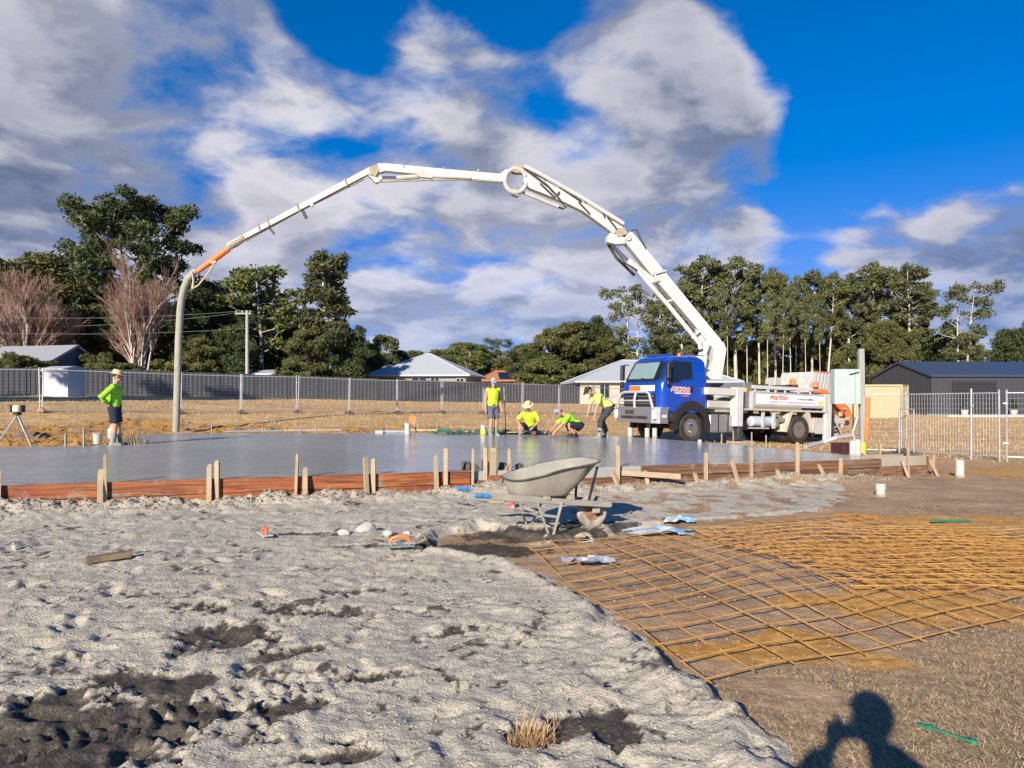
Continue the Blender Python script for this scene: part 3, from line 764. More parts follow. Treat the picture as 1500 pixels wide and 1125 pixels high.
mb.tube([(-1.50, -1.0, 1.12), (-1.54, -.92, 1.40), (-1.52, -.80, 1.60), (-1.50, -.62, 1.665), (-1.50, .62, 1.665), (-1.52, .80, 1.60), (-1.54, .92, 1.40), (-1.50, 1.0, 1.12)], .045, 8)
mb.tube([(-1.54, -.9, 1.36), (-1.54, .9, 1.36)], .022, 6)
part(mb, 'bull_bar', M_white2)
mb = MB(); mb.tube([(-1.40, 1.25, 1.55), (-1.50, 1.45, 1.50), (-1.50, 1.45, 1.15), (-1.40, 1.25, 1.1)], .03, 7); part(mb, 'side_guard_bar', M_white2)
# text
def text_mesh(txt, size, ext=.002, shear=0.0, bold=0.0):
    cu = bpy.data.curves.new('lettering', 'FONT'); cu.body = txt; cu.size = size; cu.extrude = ext; cu.align_x = 'CENTER'; cu.align_y = 'CENTER'; cu.shear = shear; cu.offset = bold; cu.resolution_u = 2
    o = bpy.data.objects.new('lettering', cu); COL.objects.link(o)
    dg = bpy.context.evaluated_depsgraph_get(); me = bpy.data.meshes.new_from_object(o.evaluated_get(dg), depsgraph=dg)
    bpy.data.objects.remove(o); me.materials.clear(); return me
def lettering(txt, size, m, loc, parent, shear=0.0, bold=0.0, sx=1.0):
    me = text_mesh(txt, size, .002, shear, bold); me.materials.append(m)
    o = link('lettering', me, parent, loc, (pi / 2, 0, 0)); o.scale = (sx, 1, 1); return o
M_red = mat('orange red vinyl', (.82, .11, .02), .4, var=.06); M_ink = mat('dark blue ink', (.03, .03, .06), .5, var=.05); M_vin = mat('white banner vinyl', (.78, .78, .79), .4, var=.04)
lettering('POLTOO', .19, M_vin, (-.50, -1.178, 1.775), cab, .2, .018, 1.05); lettering('POLTOO', .19, M_red, (-.50, -1.184, 1.775), cab, .2, .004, 1.05)
lettering('CONCRETE PUMPING', .07, M_vin, (-.42, -1.182, 1.65), cab, .1, .003)
lettering('CONCRETE', .06, M_red, (-.30, -1.182, 1.57), cab, .1, .003)

# wheels
def wheel(name, x, y, sy, r=.50, w=.29, parent=truck, deep=False):
    M = Matrix.Translation((x, y, r)) @ Matrix.Rotation(sy * pi / 2, 4, 'X')     # +z of the lathe points outward
    mb = MB(); mb.lathe([(r * .60, -w / 2), (r * .90, -w / 2), (r * .985, -w * .40), (r, -w * .30), (r, w * .30), (r * .985, w * .40), (r * .90, w / 2), (r * .62, w / 2 - .01)], 40, M, closed=True)
    for k in range(40):
        a = 2 * pi * (k + .5) / 40
        for zz in (-.30, .30):
            mb.box((r * 1.0 * cos(a), r * 1.0 * sin(a), zz * w), (.024, .045, w * .26), M, R=Euler((0, 0, a)))
    t = part(mb, name, M_tyre, parent)
    mb = MB()
    if deep: pr = [(r * .62, w / 2 - .02), (r * .57, w / 2 - .03), (r * .54, w * .05), (r * .40, -.02), (r * .24, .0), (r * .24, w * .42), (r * .15, w * .46), (0, w * .47)]
    else: pr = [(r * .62, w / 2 - .02), (r * .57, w / 2 - .03), (r * .54, w * .28), (r * .44, w * .34), (r * .26, w * .46), (r * .24, w * .60), (r * .12, w * .66), (0, w * .66)]
    mb.lathe(pr, 28, M); mb.build('rim', M_chrome, t)
    mb = MB()
    for k in range(10):
        a = 2 * pi * k / 10; rr = r * .46
        mb.lathe([(.001, 0), (.038, 0), (.038, .012), (0, .012)], 10, M @ Matrix.Translation((rr * cos(a), rr * sin(a), (w * .34 - .012) if not deep else (.02))))
    mb.build('hand_hole', M_dark, t)
    mb = MB()
    for k in range(10):
        a = 2 * pi * (k + .5) / 10; rr = r * .31
        mb.lathe([(.016, 0), (.016, .05), (0, .06)], 6, M @ Matrix.Translation((rr * cos(a), rr * sin(a), w * .40 if not deep else .0)))
    mb.build('wheel_nut', M_alloy, t)
RX, _ = LS(1171, 632, NY)
for sy in (-1, 1):
    wheel('front_wheel', 0, sy * 1.03, -sy)
    wheel('rear_wheel', RX, sy * 1.04, -sy, deep=True)
    wheel('inner_rear_wheel', RX, sy * .70, -sy, deep=True)
# chassis
mb = MB()
for y in (-.42, .42): mb.box((2.9, y, .92), (8.0, .09, .26))
for x in (-.8, 1.2, 2.6, 4.4, 6.3): mb.box((x, 0, .92), (.12, .8, .2))
mb.tube([(0, -.95, .5), (0, .95, .5)], .08, 8); mb.tube([(RX, -.95, .5), (RX, .95, .5)], .10, 8); mb.ball((RX, 0, .5), (.25, .22, .25))
mb.box((.3, 0, .85), (1.6, .7, .5)); part(mb, 'chassis', M_dark)
def pbox(name, p0, p1, y0, y1, m, bev=.01, parent=None):
    (x0, z1), (x1, z0) = LS(p0[0], p0[1], y0), LS(p1[0], p1[1], y0)
    mb = MB(); mb.box(((x0 + x1) / 2, (y0 + y1) / 2, (z0 + z1) / 2), (abs(x1 - x0), abs(y1 - y0), abs(z1 - z0)), bev=bev)
    return part(mb, name, m, parent)
ft = pbox('fuel_tank', (1040, 607), (1075, 634), -1.16, -.55, M_alloy, .04)
for px in (1052, 1066): pbox('tank_strap', (px, 606), (px + 1.2, 634.6), -1.17, -.54, M_dark, .004, ft)
pbox('battery_box', (1034, 612), (1039, 630), -1.1, -.6, M_black)
pbox('air_tank', (1036, 586), (1078, 600), -1.05, -.4, M_white2, .06)
pbox('rear_cab_stack', (1033, 562), (1040, 604), -.9, .9, M_dark)
# turret and outriggers
tx, _ = LS(1046, 560, 0.0)
mb = MB(); mb.lathe([(.62, 1.06), (.62, 1.25), (.52, 1.28), (.52, 1.55), (.58, 1.58), (.58, 1.66)], 24, Matrix.Translation((tx, 0, 0)))
mb.box((tx, 0, 1.18), (1.5, 1.9, .22), bev=.02); part(mb, 'turret_base', M_white2)
arm = pbox('outrigger_arm', (1036, 567), (1081, 580), -1.32, -1.02, M_white, .02)
leg = pbox('outrigger_leg', (1079.5, 567), (1088.5, 625), -1.34, -1.02, M_white, .02)
pbox('outrigger_ram', (1081.5, 624), (1087, 643), -1.28, -1.08, M_dark, .02)
pbox('outrigger_foot', (1078, 642), (1091, 645), -1.40, -.95, M_dark, .01)
pbox('far_outrigger_arm', (1040, 566), (1085, 577), 1.05, 1.35, M_white, .02); pbox('far_outrigger_leg', (1082, 568), (1090, 628), 1.05, 1.35, M_white, .02)
# pump bay and tray
pbox('pump_bay', (1090, 560), (1102, 598), -1.05, .95, M_grey, .02)
pbox('control_panel', (1091, 568), (1094, 574), -1.08, -1.04, mat('yellow sticker', (.8, .55, .05), .5), .004)
pbox('tray_floor', (1090, 598), (1214, 605), -1.18, 1.15, M_white2, .01)
tp = pbox('side_panel', (1103, 573), (1211, 599), -1.15, -1.05, M_silver, .012)
for p0, p1 in (((1102, 573), (1105, 600)), ((1209, 577), (1212.5, 604))): pbox('panel_post', p0, p1, -1.19, -1.04, M_white2, .01, tp)
(bx0, bz1), (bx1, bz0) = LS(1108, 577, -1.16), LS(1206, 595.5, -1.16)
mb = MB(); mb.box(((bx0 + bx1) / 2, -1.16, (bz0 + bz1) / 2 + .01), (bx1 - bx0, .012, bz1 - bz0), bev=.003); ban = mb.build('banner', M_vin, tp)
cx, cz = (bx0 + bx1) / 2, (bz0 + bz1) / 2 + .01; bw, bh = bx1 - bx0, bz1 - bz0
mb = MB(); mb.box((cx + .04 * bw, -1.1665, cz - bh * .26), (bw * .70, .004, bh * .22)); mb.build('banner_stripe', mat('grey vinyl', (.45, .45, .50), .4), tp)
mb = MB(); mb.box((cx + .455 * bw, -1.1665, cz - bh * .22), (bw * .075, .006, bh * .42)); mb.build('banner_patch', mat('yellow vinyl', (.85, .55, .06), .4), tp)
lettering('POLTOO', bh * .52, M_red, (cx - .18 * bw, -1.169, cz + bh * .16), tp, .22, .012, 1.15)
lettering('CONCRETE PUMPING', bh * .26, M_ink, (cx + .22 * bw, -1.169, cz + bh * .10), tp, .2, .002, .95)
lettering('CONCRETE PUMPING', bh * .15, M_vin, (cx - .12 * bw, -1.172, cz - bh * .26), tp, .1)
rail = MB()
for (a, b) in (((1102, 566.5), (1190, 571)),):
    (x0, z0), (x1, z1) = LS(*a, -1.12), LS(*b, -1.12)
    rail.bar((x0, -1.12, z0), (x1, -1.12, z1), .08, .12); rail.bar((x0, 1.1, z0), (x1, 1.1, z1), .08, .12)
for px in (1106, 1126, 1150, 1170, 1187):
    (x0, z0), (x1, z1) = LS(px, 568, -1.12), LS(px, 580, -1.12); rail.bar((x0, -1.12, z0), (x1, -1.12, z1), .05, .05)
part(rail, 'tray_rail', M_white)
mb = MB()
for k in range(16):
    (x0, z0) = LS(1106 + k * 5.5, 570, -1.0); mb.box((x0 + random.uniform(-.05, .05), random.uniform(-.8, .6), z0 + .02 + random.uniform(0, .10)), (.18, .5, .16), bev=.02)
part(mb, 'deck_gear', M_dark)
for px in (1140.5, 1176):
    pbox('valve_box', (px - 5, 553), (px + 4, 566), -.2, .3, M_white2, .02)
mb = MB(); x0, z0 = LS(1161, 565, 0); mb.lathe([(.14, 0), (.12, .30), (.05, .38)], 12, Matrix.Translation((x0, 0, z0 - .1))); part(mb, 'orange_cap', M_orange)
pbox('rear_post', (1211, 577), (1217.5, 648), -1.18, -1.02, M_white, .015)
pbox('far_rear_post', (1211, 577), (1217, 640), 1.0, 1.15, M_white, .015)
# under-tray gear
(x0, z0), (x1, z1) = LS(1100, 617, -.9), LS(1131, 617, -.9)
mb = MB(); mb.tube([(x0, -.85, z0), (x0 + .03, -.85, z0), (x1 - .03, -.85, z0), (x1, -.85, z0)], [.10, .19, .19, .10], 16); part(mb, 'hydraulic_tank', mat('light blue enamel', (.35, .45, .58), .3, var=.2, dirt=(.6, .6, .6), damt=.5))
for p0, p1 in (((1117.5, 600), (1120, 626)), ((1098, 626), (1127, 628.5)), ((1133, 603), (1136, 628))): pbox('tank_bracket', p0, p1, -1.1, -1.02, M_white2, .006)
mb = MB(); rr = random.Random(4)
x0, z0 = LS(1138, 617, -.9)
for k in range(14): mb.box((x0 + rr.uniform(-.25, .2), -.9 + rr.uniform(-.15, .2), z0 + rr.uniform(-.2, .2)), (rr.uniform(.08, .2),) * 3, bev=.02)
part(mb, 'pump_valves', mat('greasy cast metal', (.16, .15, .13), .5, var=.4))
# mudguards round the rear wheel
for sgn in (-1, 1):
    mb = MB(); pts = [(RX + sgn * .38, 1.16), (RX + sgn * .52, 1.10), (RX + sgn * .78, .42), (RX + sgn * .66, .40)] if sgn < 0 else [(RX + .34, 1.16), (RX + .50, 1.14), (RX + .80, .42), (RX + .66, .40)]
    Mx = Matrix(((1, 0, 0, 0), (0, 0, 1, 0), (0, 1, 0, 0), (0, 0, 0, 1)))
    for y0 in (-1.2, .72):
        mb = MB(); mb.prism(pts, y0, y0 + .48, Mx)
        part(mb, 'mudguard', mat('cream mudguard', (.58, .53, .42), .6, dirt=(.34, .30, .22), damt=.5))
pbox('rear_skirt', (1192, 612), (1211, 636), -1.1, -1.0, M_white2, .01)
# hopper
(hx0, hz1), (hx1, hz0) = LS(1184, 544, -.75), LS(1229, 577, -.75)
mb = MB(); Mx = Matrix(((1, 0, 0, 0), (0, 0, 1, 0), (0, 1, 0, 0), (0, 0, 0, 1)))
mb.prism([(hx0, hz0), (hx0 + .28, hz1), (hx1, hz1), (hx1, hz0)], -.78, .78, Mx); hop = part(mb, 'hopper', mat('cement stained hopper', (.42, .41, .38), .75, var=.25, scale=2, stretch=(3, 3, .3), dirt=(.62, .60, .56), damt=.6), smooth=20)
for k in range(5):
    mb = MB(); xx = hx0 + .42 + k * .18; mb.bar((xx - .16, -.80, hz0 + .06), (xx, -.80, hz1 - .03), .03, .05); mb.build('hopper_rib', M_silver, hop)
mb = MB(); mb.bar((hx0 + .26, -.79, hz1 + .012), (hx1, -.79, hz1 + .012), .04, .03); mb.build('hopper_lip', M_orange, hop)
mb = MB(); (x0, z0), (x1, z1) = LS(1190, 573, -1.0), LS(1211, 574, -1.0); mb.tube([(x0, -.98, z0), (x1, -.98, z1)], .10, 14)
mb.lathe([(.10, 0), (.10, .16), (.05, .20)], 12, Matrix.Translation((x0 + .18, -.98, z0 + .16))); part(mb, 'agitator_motor', M_orange)
def ptube(name, pts, r, y, m, n=12):
    mb = MB(); P = [];
    for (px, py) in pts: x, z = LS(px, py, y); P.append((x, y, z))
    mb.tube(P, r, n); return part(mb, name, m)
ptube('outlet_pipe', [(1219, 572), (1222, 582), (1228, 592), (1238, 600), (1244, 612)], [.10, .13, .15, .17, .15], -.3, M_orange)
ptube('outlet_bend', [(1218, 592), (1226, 603), (1238, 612), (1240, 622)], .12, .1, M_orange)
for k, (pts, r) in enumerate([([(1217, 610), (1224, 618), (1232, 634), (1240, 640)], .04), ([(1219, 598), (1227, 622), (1229, 640), (1222, 648)], .05), ([(1222, 630), (1233, 622), (1243, 628)], .045), ([(1217, 640), (1230, 636), (1246, 634)], .06)]):
    ptube('rear_pipework', pts, r, -.6 + .25 * k, [M_white2, M_muddy, M_silver, M_orange][k], 8)
pbox('rear_outrigger_beam', (1217, 612), (1238, 621), -.5, .5, M_white2, .02)
pbox('tail_frame', (1216, 596), (1222, 642), -.7, .7, M_dark, .02)
rr = random.Random(9)
for k in range(20):
    x, z = LS(rr.uniform(1217, 1240), rr.uniform(598, 638), 0); mb = MB(); mb.box((x, rr.uniform(-.6, .6), z), (rr.uniform(.06, .2), rr.uniform(.06, .2), rr.uniform(.06, .2)), bev=.015)
    part(mb, 'pump_valve_block', mat('splashed machinery', (.42, .38, .32), .7, var=.5, scale=6, dirt=(.55, .25, .10), damt=.4))

# ------------------------------------------------------------------ boom, standing in one vertical plane from the turret to the hose
T2 = TM @ Vector((tx, 0, 1.66)); HT = at(258, 632, .40)
KB = (T2.y - HT.y) / (T2.x - HT.x)
def bp(px, py, off=0.0):
    t = (px - 750) / F
    Y = (T2.y - KB * T2.x) / (1 - KB * t); X = t * Y
    nrm = Vector((KB, -1, 0)).normalized()                 # toward the camera
    return Vector((X, Y, CZ - (py - HY) / F * Y)) + nrm * off
BN = Vector((KB, -1, 0)).normalized()
def bplate(mb, pts, w, off=0.0):
    """flat-sided box section: outline in the boom plane, w thick"""
    n = len(pts); vs = [bp(*p, off + w / 2) for p in pts] + [bp(*p, off - w / 2) for p in pts]
    mb.add(vs, [tuple(range(n)), tuple(range(n, 2 * n))[::-1]] + [(i, (i + 1) % n, n + (i + 1) % n, n + i) for i in range(n)])
def bt(mb, pts, r, off=0.0, n=8): mb.tube([bp(x, y, off) for x, y in pts], r, n)
def bpart(mb, name, m, parent=truck, smooth=30): return mb.xf(TMI).build(name, m, parent, smooth=smooth)
mb = MB(); bplate(mb, [(1056, 502), (1060, 512), (1053, 556), (1030, 556), (1033, 545), (1040, 528), (1041, 508)], .50); bpart(mb, 'boom_pedestal', M_white)
mb = MB(); bplate(mb, [(923, 340), (1052, 497), (1057, 504), (1055, 513), (1044, 514), (1034, 502), (1014, 476), (959, 412), (915, 357), (916, 345)], .36)
s1 = bpart(mb, 'boom_section', M_white)
for (x, y) in ((1049, 507), (918, 350)):
    mb = MB(); c = bp(x, y); mb.tube([c + BN * .24, c - BN * .24], .11, 14); bpart(mb, 'pivot_pin', M_white2, s1)
mb = MB(); bt(mb, [(1024, 532), (1037, 500)], .16, 0, 12); bt(mb, [(1026, 552), (1030, 520)], .10, .2, 10); bpart(mb, 'lift_cylinder', M_white, s1)
mb = MB(); bt(mb, [(1037, 500), (1014, 472)], .05, .1); bplate(mb, [(1018, 478), (1030, 492), (1031, 506), (1020, 498)], .2); bpart(mb, 'lift_link', M_white, s1)
mb = MB(); bt(mb, [(1023, 512), (1021, 503), (975, 447), (948, 417), (930, 395)], .085, .22, 10); bpart(mb, 'delivery_pipe', M_white, s1)
mb = MB(); bt(mb, [(969, 444), (982, 441)], .05, .2); bt(mb, [(946, 417), (964, 412)], .05, .2); bt(mb, [(1010, 496), (1022, 486)], .05, .2)
for (x0, y0, x1, y1) in ((953, 404, 973, 398), (955, 399, 960, 412)): bt(mb, [(x0, y0), (x1, y1)], .04, .22)
bpart(mb, 'pipe_bracket', M_white2, s1)
mb = MB(); bt(mb, [(896, 360), (921, 384)], .07, .05, 10); bpart(mb, 'cylinder_rod', M_chrome, s1)
mb = MB(); bt(mb, [(919, 382), (956, 413)], .13, .05, 12); bpart(mb, 'fold_cylinder', M_white, s1)
mb = MB(); bt(mb, [(893, 356), (905, 376), (932, 402)], .06, -.2, 8); bt(mb, [(922, 340), (930, 338), (936, 352), (944, 366)], .03, .2, 6); bt(mb, [(893, 362), (913, 388), (930, 398)], .03, .3, 6); bpart(mb, 'hydraulic_hose', M_dark, s1)
# second section
mb = MB(); bplate(mb, [(768, 247), (775, 251), (844, 293), (911, 331), (914, 338), (897, 343), (889, 337), (852, 310), (818, 294), (775, 277), (766, 268)], .30); s2 = bpart(mb, 'boom_section', M_white)
mb = MB(); bplate(mb, [(888, 347), (893, 342), (915, 350), (914, 358), (900, 359), (888, 356)], .34); bpart(mb, 'knuckle', M_white, s2)
mb = MB(); bplate(mb, [(898, 338), (912, 334), (917, 344), (903, 349)], .4); bpart(mb, 'knuckle_pin', M_muddy, s2)
mb = MB(); bt(mb, [(766, 246), (790, 258), (850, 292), (911, 330)], .075, .24, 10); bpart(mb, 'delivery_pipe', M_white, s2)
mb = MB(); bt(mb, [(769, 283), (800, 296), (818, 303)], .075, .02, 10); bpart(mb, 'fold_cylinder', M_white2, s2)
mb = MB()
for (a, b) in (((790, 271), (812, 292)), ((812, 292), (818, 283)), ((846, 298), (862, 315)), ((888, 320), (902, 338)), ((795, 256), (797, 266)), ((880, 312), (884, 320)), ((818, 276), (850, 297))): bt(mb, [a, b], .03, .20, 6)
bt(mb, [(768, 250), (800, 274), (815, 290), (826, 305)], .03, .24, 6); bt(mb, [(766, 281), (820, 303), (827, 305)], .035, -.1, 6); bpart(mb, 'hydraulic_hose', M_dark, s2)
for (x, y) in ((815, 292), (826, 304), (793, 259), (857, 297), (894, 321)): mb = MB(); mb.ball(bp(x, y, .16), .08, u=8, v=6); bpart(mb, 'pipe_clamp', M_muddy, s2)
# swivel loop between the sections
mb = MB(); P = []
for i in range(25):
    a = radians(20 + 330 * i / 24); P.append((755 + 15.5 * cos(a), 266 - 17.5 * sin(a)))
bt(mb, P, .085, .10, 10); bpart(mb, 'swivel_pipe', M_white2, s2)
mb = MB(); bplate(mb, [(745, 249), (752, 243), (768, 243), (772, 250), (766, 255), (752, 254)], .30); bplate(mb, [(746, 279), (752, 277), (763, 283), (758, 289), (751, 286)], .26); bpart(mb, 'swivel_joint', M_muddy, s2)
# third section
mb = MB(); bplate(mb, [(553, 241), (566, 241), (640, 248), (732, 256), (741, 249), (747, 255), (741, 265), (735, 267.5), (640, 259), (565, 251.5), (556, 254)], .26); s3 = bpart(mb, 'boom_section', M_white)
mb = MB(); bt(mb, [(559, 260.5), (583, 261)], .055, .02, 8); bpart(mb, 'cylinder_rod', M_chrome, s3)
mb = MB(); bt(mb, [(581, 261.5), (614, 258.5)], .09, .02, 10); bt(mb, [(612, 258), (640, 260.5), (690, 262.5)], .045, .12, 8); bpart(mb, 'fold_cylinder', M_white2, s3)
mb = MB(); bplate(mb, [(540, 258), (546, 256), (554, 262), (560, 257), (560, 264), (551, 269)], .22); bpart(mb, 'fold_link', M_white2, s3); mb = MB(); bplate(mb, [(614, 252), (618, 248), (633, 258), (634, 263), (614, 261)], .14, .1); bpart(mb, 'fold_link', M_white2, s3)
mb = MB(); bt(mb, [(547, 268), (600, 265.5), (680, 264), (733, 268)], .03, .08, 6)
for x in (592, 650, 701): bt(mb, [(x, 247 + (x - 592) * .05), (x, 244 + (x - 592) * .05)], .05, .1, 6)
bpart(mb, 'hydraulic_hose', M_muddy, s3)
# fourth section
mb = MB(); bplate(mb, [(541, 246), (549, 246), (549, 255), (538, 257), (336, 363), (333, 357.5)], .20); s4 = bpart(mb, 'boom_section', M_white)
mb = MB(); bplate(mb, [(541, 247), (552, 243), (556, 250), (551, 260), (543, 258)], .30); bpart(mb, 'knuckle_pin', M_muddy, s4)
mb = MB(); bt(mb, [(533, 262), (440, 308), (360, 352)], .045, .0, 8); bpart(mb, 'delivery_pipe', M_muddy, s4)
for (x, y) in ((507, 269), (437, 306), (393, 327), (380, 335)): mb = MB(); bt(mb, [(x - 1.5, y - 6), (x + 2.5, y + 5)], .04, .10, 6); bpart(mb, 'pipe_clamp', M_muddy, s4)
mb = MB(); bt(mb, [(443, 308), (449, 320)], .05, .0, 6); bt(mb, [(394, 333), (402, 343)], .035, .0, 6); bpart(mb, 'hose_hook', M_dark, s4)
mb = MB(); bt(mb, [(455, 298), (459, 303)], .07, .1, 8); bpart(mb, 'work_lamp', M_lamp, s4)
mb = MB(); bt(mb, [(334, 363), (343, 357), (349, 354), (358, 347)], [.10, .14, .12, .13], 0, 10); bpart(mb, 'pipe_coupling', M_muddy, s4)
mb = MB(); bt(mb, [(335, 364), (312, 381), (287, 399)], [.11, .11, .085], 0, 12); bpart(mb, 'end_pipe', M_orange, s4)
mb = MB(); bt(mb, [(288, 396), (282, 401), (275, 409), (269.5, 422), (266, 437), (264, 455), (261.5, 500), (260, 560), (258.5, 610), (257.5, 634)], [.10, .115, .115, .115, .115, .115, .115, .115, .115, .11], 0, 14); bpart(mb, 'end_hose', M_hose, s4)
mb = MB(); bt(mb, [(283, 399), (285, 412), (284, 424)], [.03, .03, .06], .12, 6); bt(mb, [(318, 383), (306, 402), (292, 419), (285, 423)], .03, .12, 6); bt(mb, [(310, 386), (318, 385)], .05, .12, 6); bpart(mb, 'safety_strap', mat('cream webbing', (.52, .42, .24), .9), s4)

# ------------------------------------------------------------------ wheelbarrow
def build_barrow():
    g0 = Vector((-.45, 7.75, 0)); yaw = radians(22); zg = gz(.45, 7.85) - .01
    W = thing('wheelbarrow', 'cement-crusted builders wheelbarrow with blue handle grips and one wheel', 'wheelbarrow', (g0.x, g0.y, zg), yaw)
    N = 40
    def loop(cx, hl, hw, zf, e=3.2):
        out = []
        for k in range(N):
            a = 2 * pi * k / N; c, s = cos(a), sin(a)
            x = cx + hl * (abs(c) ** (2 / e)) * (1 if c > 0 else -1); y = hw * (abs(s) ** (2 / e)) * (1 if s > 0 else -1)
            if c < 0: y *= 1 - .10 * abs(c)
            out.append(Vector((x, y, zf(x))))
        return out
    rim = lambda x: .63 + .17 * max(0, (x - .42)) ** 1.3 + .02 * cos((x - .95) * 5)
    L = [loop(.80, .29, .20, lambda x: .415, 5), loop(.80, .315, .225, lambda x: .435, 5), loop(.875, .42, .275, lambda x: .425 + .48 * (rim(x) - .425), 4.6), loop(.95, .53, .335, rim, 4.2), loop(.95, .545, .35, lambda x: rim(x) + .004, 4.2)]
    I = [loop(.95, .538, .343, lambda x: rim(x) + .010, 4.2), loop(.95, .520, .325, lambda x: rim(x) - .005, 4.2), loop(.875, .405, .262, lambda x: .44 + .48 * (rim(x) - .44), 4.6), loop(.80, .30, .21, lambda x: .455, 5), loop(.80, .27, .18, lambda x: .435, 5)]
    mb = MB(); al = L + I
    for l in al: mb.v += l
    for i in range(len(al) - 1):
        for k in range(N): mb.f.append([i * N + k, i * N + (k + 1) % N, (i + 1) * N + (k + 1) % N, (i + 1) * N + k])
    mb.f.append(list(range(N))[::-1]); mb.f.append([(len(al) - 1) * N + k for k in range(N)])
    tray = mb.build('tray', M_barrow, W, smooth=50)
    mb = MB(); r = L[4]; mb.tube(r + [r[0]], .010, 6, caps=False); mb.build('rim_bead', mat('dark rim', (.07, .065, .06), .7, dirt=CEMENT, damt=.6), tray)
    for sy in (-1, 1):
        mb = MB()
        mb.bar((.10, sy * .30, .475), (.72, sy * .255, .395), .045, .07, bev=.006); mb.bar((.70, sy * .256, .395), (1.66, sy * .13, .275), .045, .065, bev=.006)
        mb.build('handle', M_barrow, W)
        mb = MB(); mb.tube([(-.06, sy * .31, .495), (-.055, sy * .31, .494), (.045, sy * .304, .482), (.05, sy * .304, .48)], [.016, .026, .026, .02], 10); mb.tube([(.055, sy * .304, .48), (.06, sy * .304, .48), (.125, sy * .30, .474), (.13, sy * .30, .473)], [.02, .03, .027, .02], 10)
        mb.build('grip', M_bluegrip, W)
        mb = MB(); mb.bar((.66, sy * .27, .40), (.80, sy * .31, .0), .012, .040, up=(0, 1, 0)); mb.bar((.99, sy * .235, .36), (.845, sy * .31, .0), .012, .040, up=(0, 1, 0)); mb.bar((.785, sy * .31, .008), (.86, sy * .31, .008), .05, .016)
        mb.bar((.71, sy * .285, .24), (.93, sy * .27, .20), .010, .03)
        mb.build('leg', M_barrow, W)
        mb = MB(); mb.bar((1.36, sy * .16, .32), (1.435, sy * .24, .735), .012, .03, up=(1, 0, 0)); mb.build('tray_strut', M_dark, W)
        mb = MB(); mb.box((1.49, sy * .115, .235), (.10, .02, .10), bev=.008); mb.build('axle_bracket', M_barrow, W)
    mb = MB(); mb.bar((.71, -.31, .22), (.71, .31, .22), .03, .012); mb.bar((.80, -.28, .415), (.80, .28, .415), .06, .03); mb.bar((1.12, -.23, .40), (1.12, .23, .40), .06, .05); mb.build('cross_brace', M_barrow, W)
    mb = MB(); mb.bar((1.66, -.15, .275), (1.66, .15, .275), .04, .05, bev=.005); mb.build('nose_bar', M_barrow, W)
    M = Matrix.Translation((1.49, 0, .19)) @ Matrix.Rotation(pi / 2, 4, 'X')
    mb = MB(); mb.lathe([(.105, -.035), (.15, -.045), (.180, -.035), (.190, -.012), (.190, .012), (.180, .035), (.15, .045), (.105, .035)], 30, M, closed=True)
    wh = mb.build('wheel', mat('muddy barrow tyre', (.42, .38, .31), .9, var=.2, dirt=(.12, .10, .085), damt=.7, dscale=9, bump=.005), W)
    mb = MB(); mb.lathe([(.108, .03), (.095, .02), (.06, .012), (.03, .04), (0, .05)], 20, M); mb.lathe([(0, -.05), (.03, -.04), (.06, -.012), (.095, -.02), (.108, -.03)], 20, M)
    mb.tube([(1.49, -.12, .19), (1.49, .12, .19)], .012, 8); mb.build('hub', mat('rusty hub', (.28, .13, .06), .8, var=.3, dirt=CEMENT, damt=.4, dscale=12), wh)
build_barrow()

# ------------------------------------------------------------------ reinforcing mesh sheets
def build_mesh(label, c, u, v, nu, nv, du, dv, hump, seed, r=.0052):
    rr = random.Random(seed)
    root = thing('reinforcing_mesh', label, 'steel mesh', (c[0], c[1], 0), 0, 'rusty reinforcing mesh sheets')
    u = Vector((u[0], u[1], 0)).normalized(); v = Vector((v[0], v[1], 0)).normalized(); c = Vector((c[0], c[1], 0))
    NG = 24
    # a smooth low surface the springy sheet rests on
    def surf(a, b):
        p = c + u * a + v * b
        return p, hump(a, b) + .022 * sin(a * 2.1 + seed) * sin(b * 1.7 + seed * 2) + .012 * sin(a * 4.3 + b * 3.1 + seed)
    La, Lb = (nu - 1) * du, (nv - 1) * dv
    pts = [surf(La * i / NG, Lb * j / 12) for i in range(NG + 1) for j in range(13)]
    xs = np.array([p.x for p, _ in pts]); ys = np.array([p.y for p, _ in pts])
    gnd = ground(xs, ys)[0].reshape(NG + 1, 13)
    for _ in range(2):                                       # steel bridges the hollows
        gp = np.pad(gnd, 1, mode='edge'); gnd = np.maximum(gnd, (gp[:-2, 1:-1] + gp[2:, 1:-1] + gp[1:-1, :-2] + gp[1:-1, 2:]) / 4)
    def pos(a, b, lift):
        fa = min(NG - 1e-6, max(0, a / La * NG)); fb = min(12 - 1e-6, max(0, b / Lb * 12)); i, j = int(fa), int(fb); s, t = fa - i, fb - j
        g = gnd[i, j] * (1 - s) * (1 - t) + gnd[i + 1, j] * s * (1 - t) + gnd[i, j + 1] * (1 - s) * t + gnd[i + 1, j + 1] * s * t
        p, h = surf(a, b); return Vector((p.x - c.x, p.y - c.y, g + .018 + max(0, h) + lift))
    for j in range(nv):
        b = j * dv + rr.uniform(-.008, .008); mb = MB(); mb.tube([pos(a, b + .01 * sin(a * 3 + j), .011) for a in np.linspace(-.03, La + .03, 20)], r, 5); mb.build('bar', M_rust, root)
    for i in range(nu):
        a = i * du + rr.uniform(-.010, .010); mb = MB(); mb.tube([pos(a + .01 * sin(b * 3 + i), b, 0) for b in np.linspace(-.03, Lb + .03, 16)], r, 5); mb.build('bar', M_rust, root)
cL = at(770, 800, .04).xy; cB = at(1040, 1003, .04).xy; vv = (cB - cL)
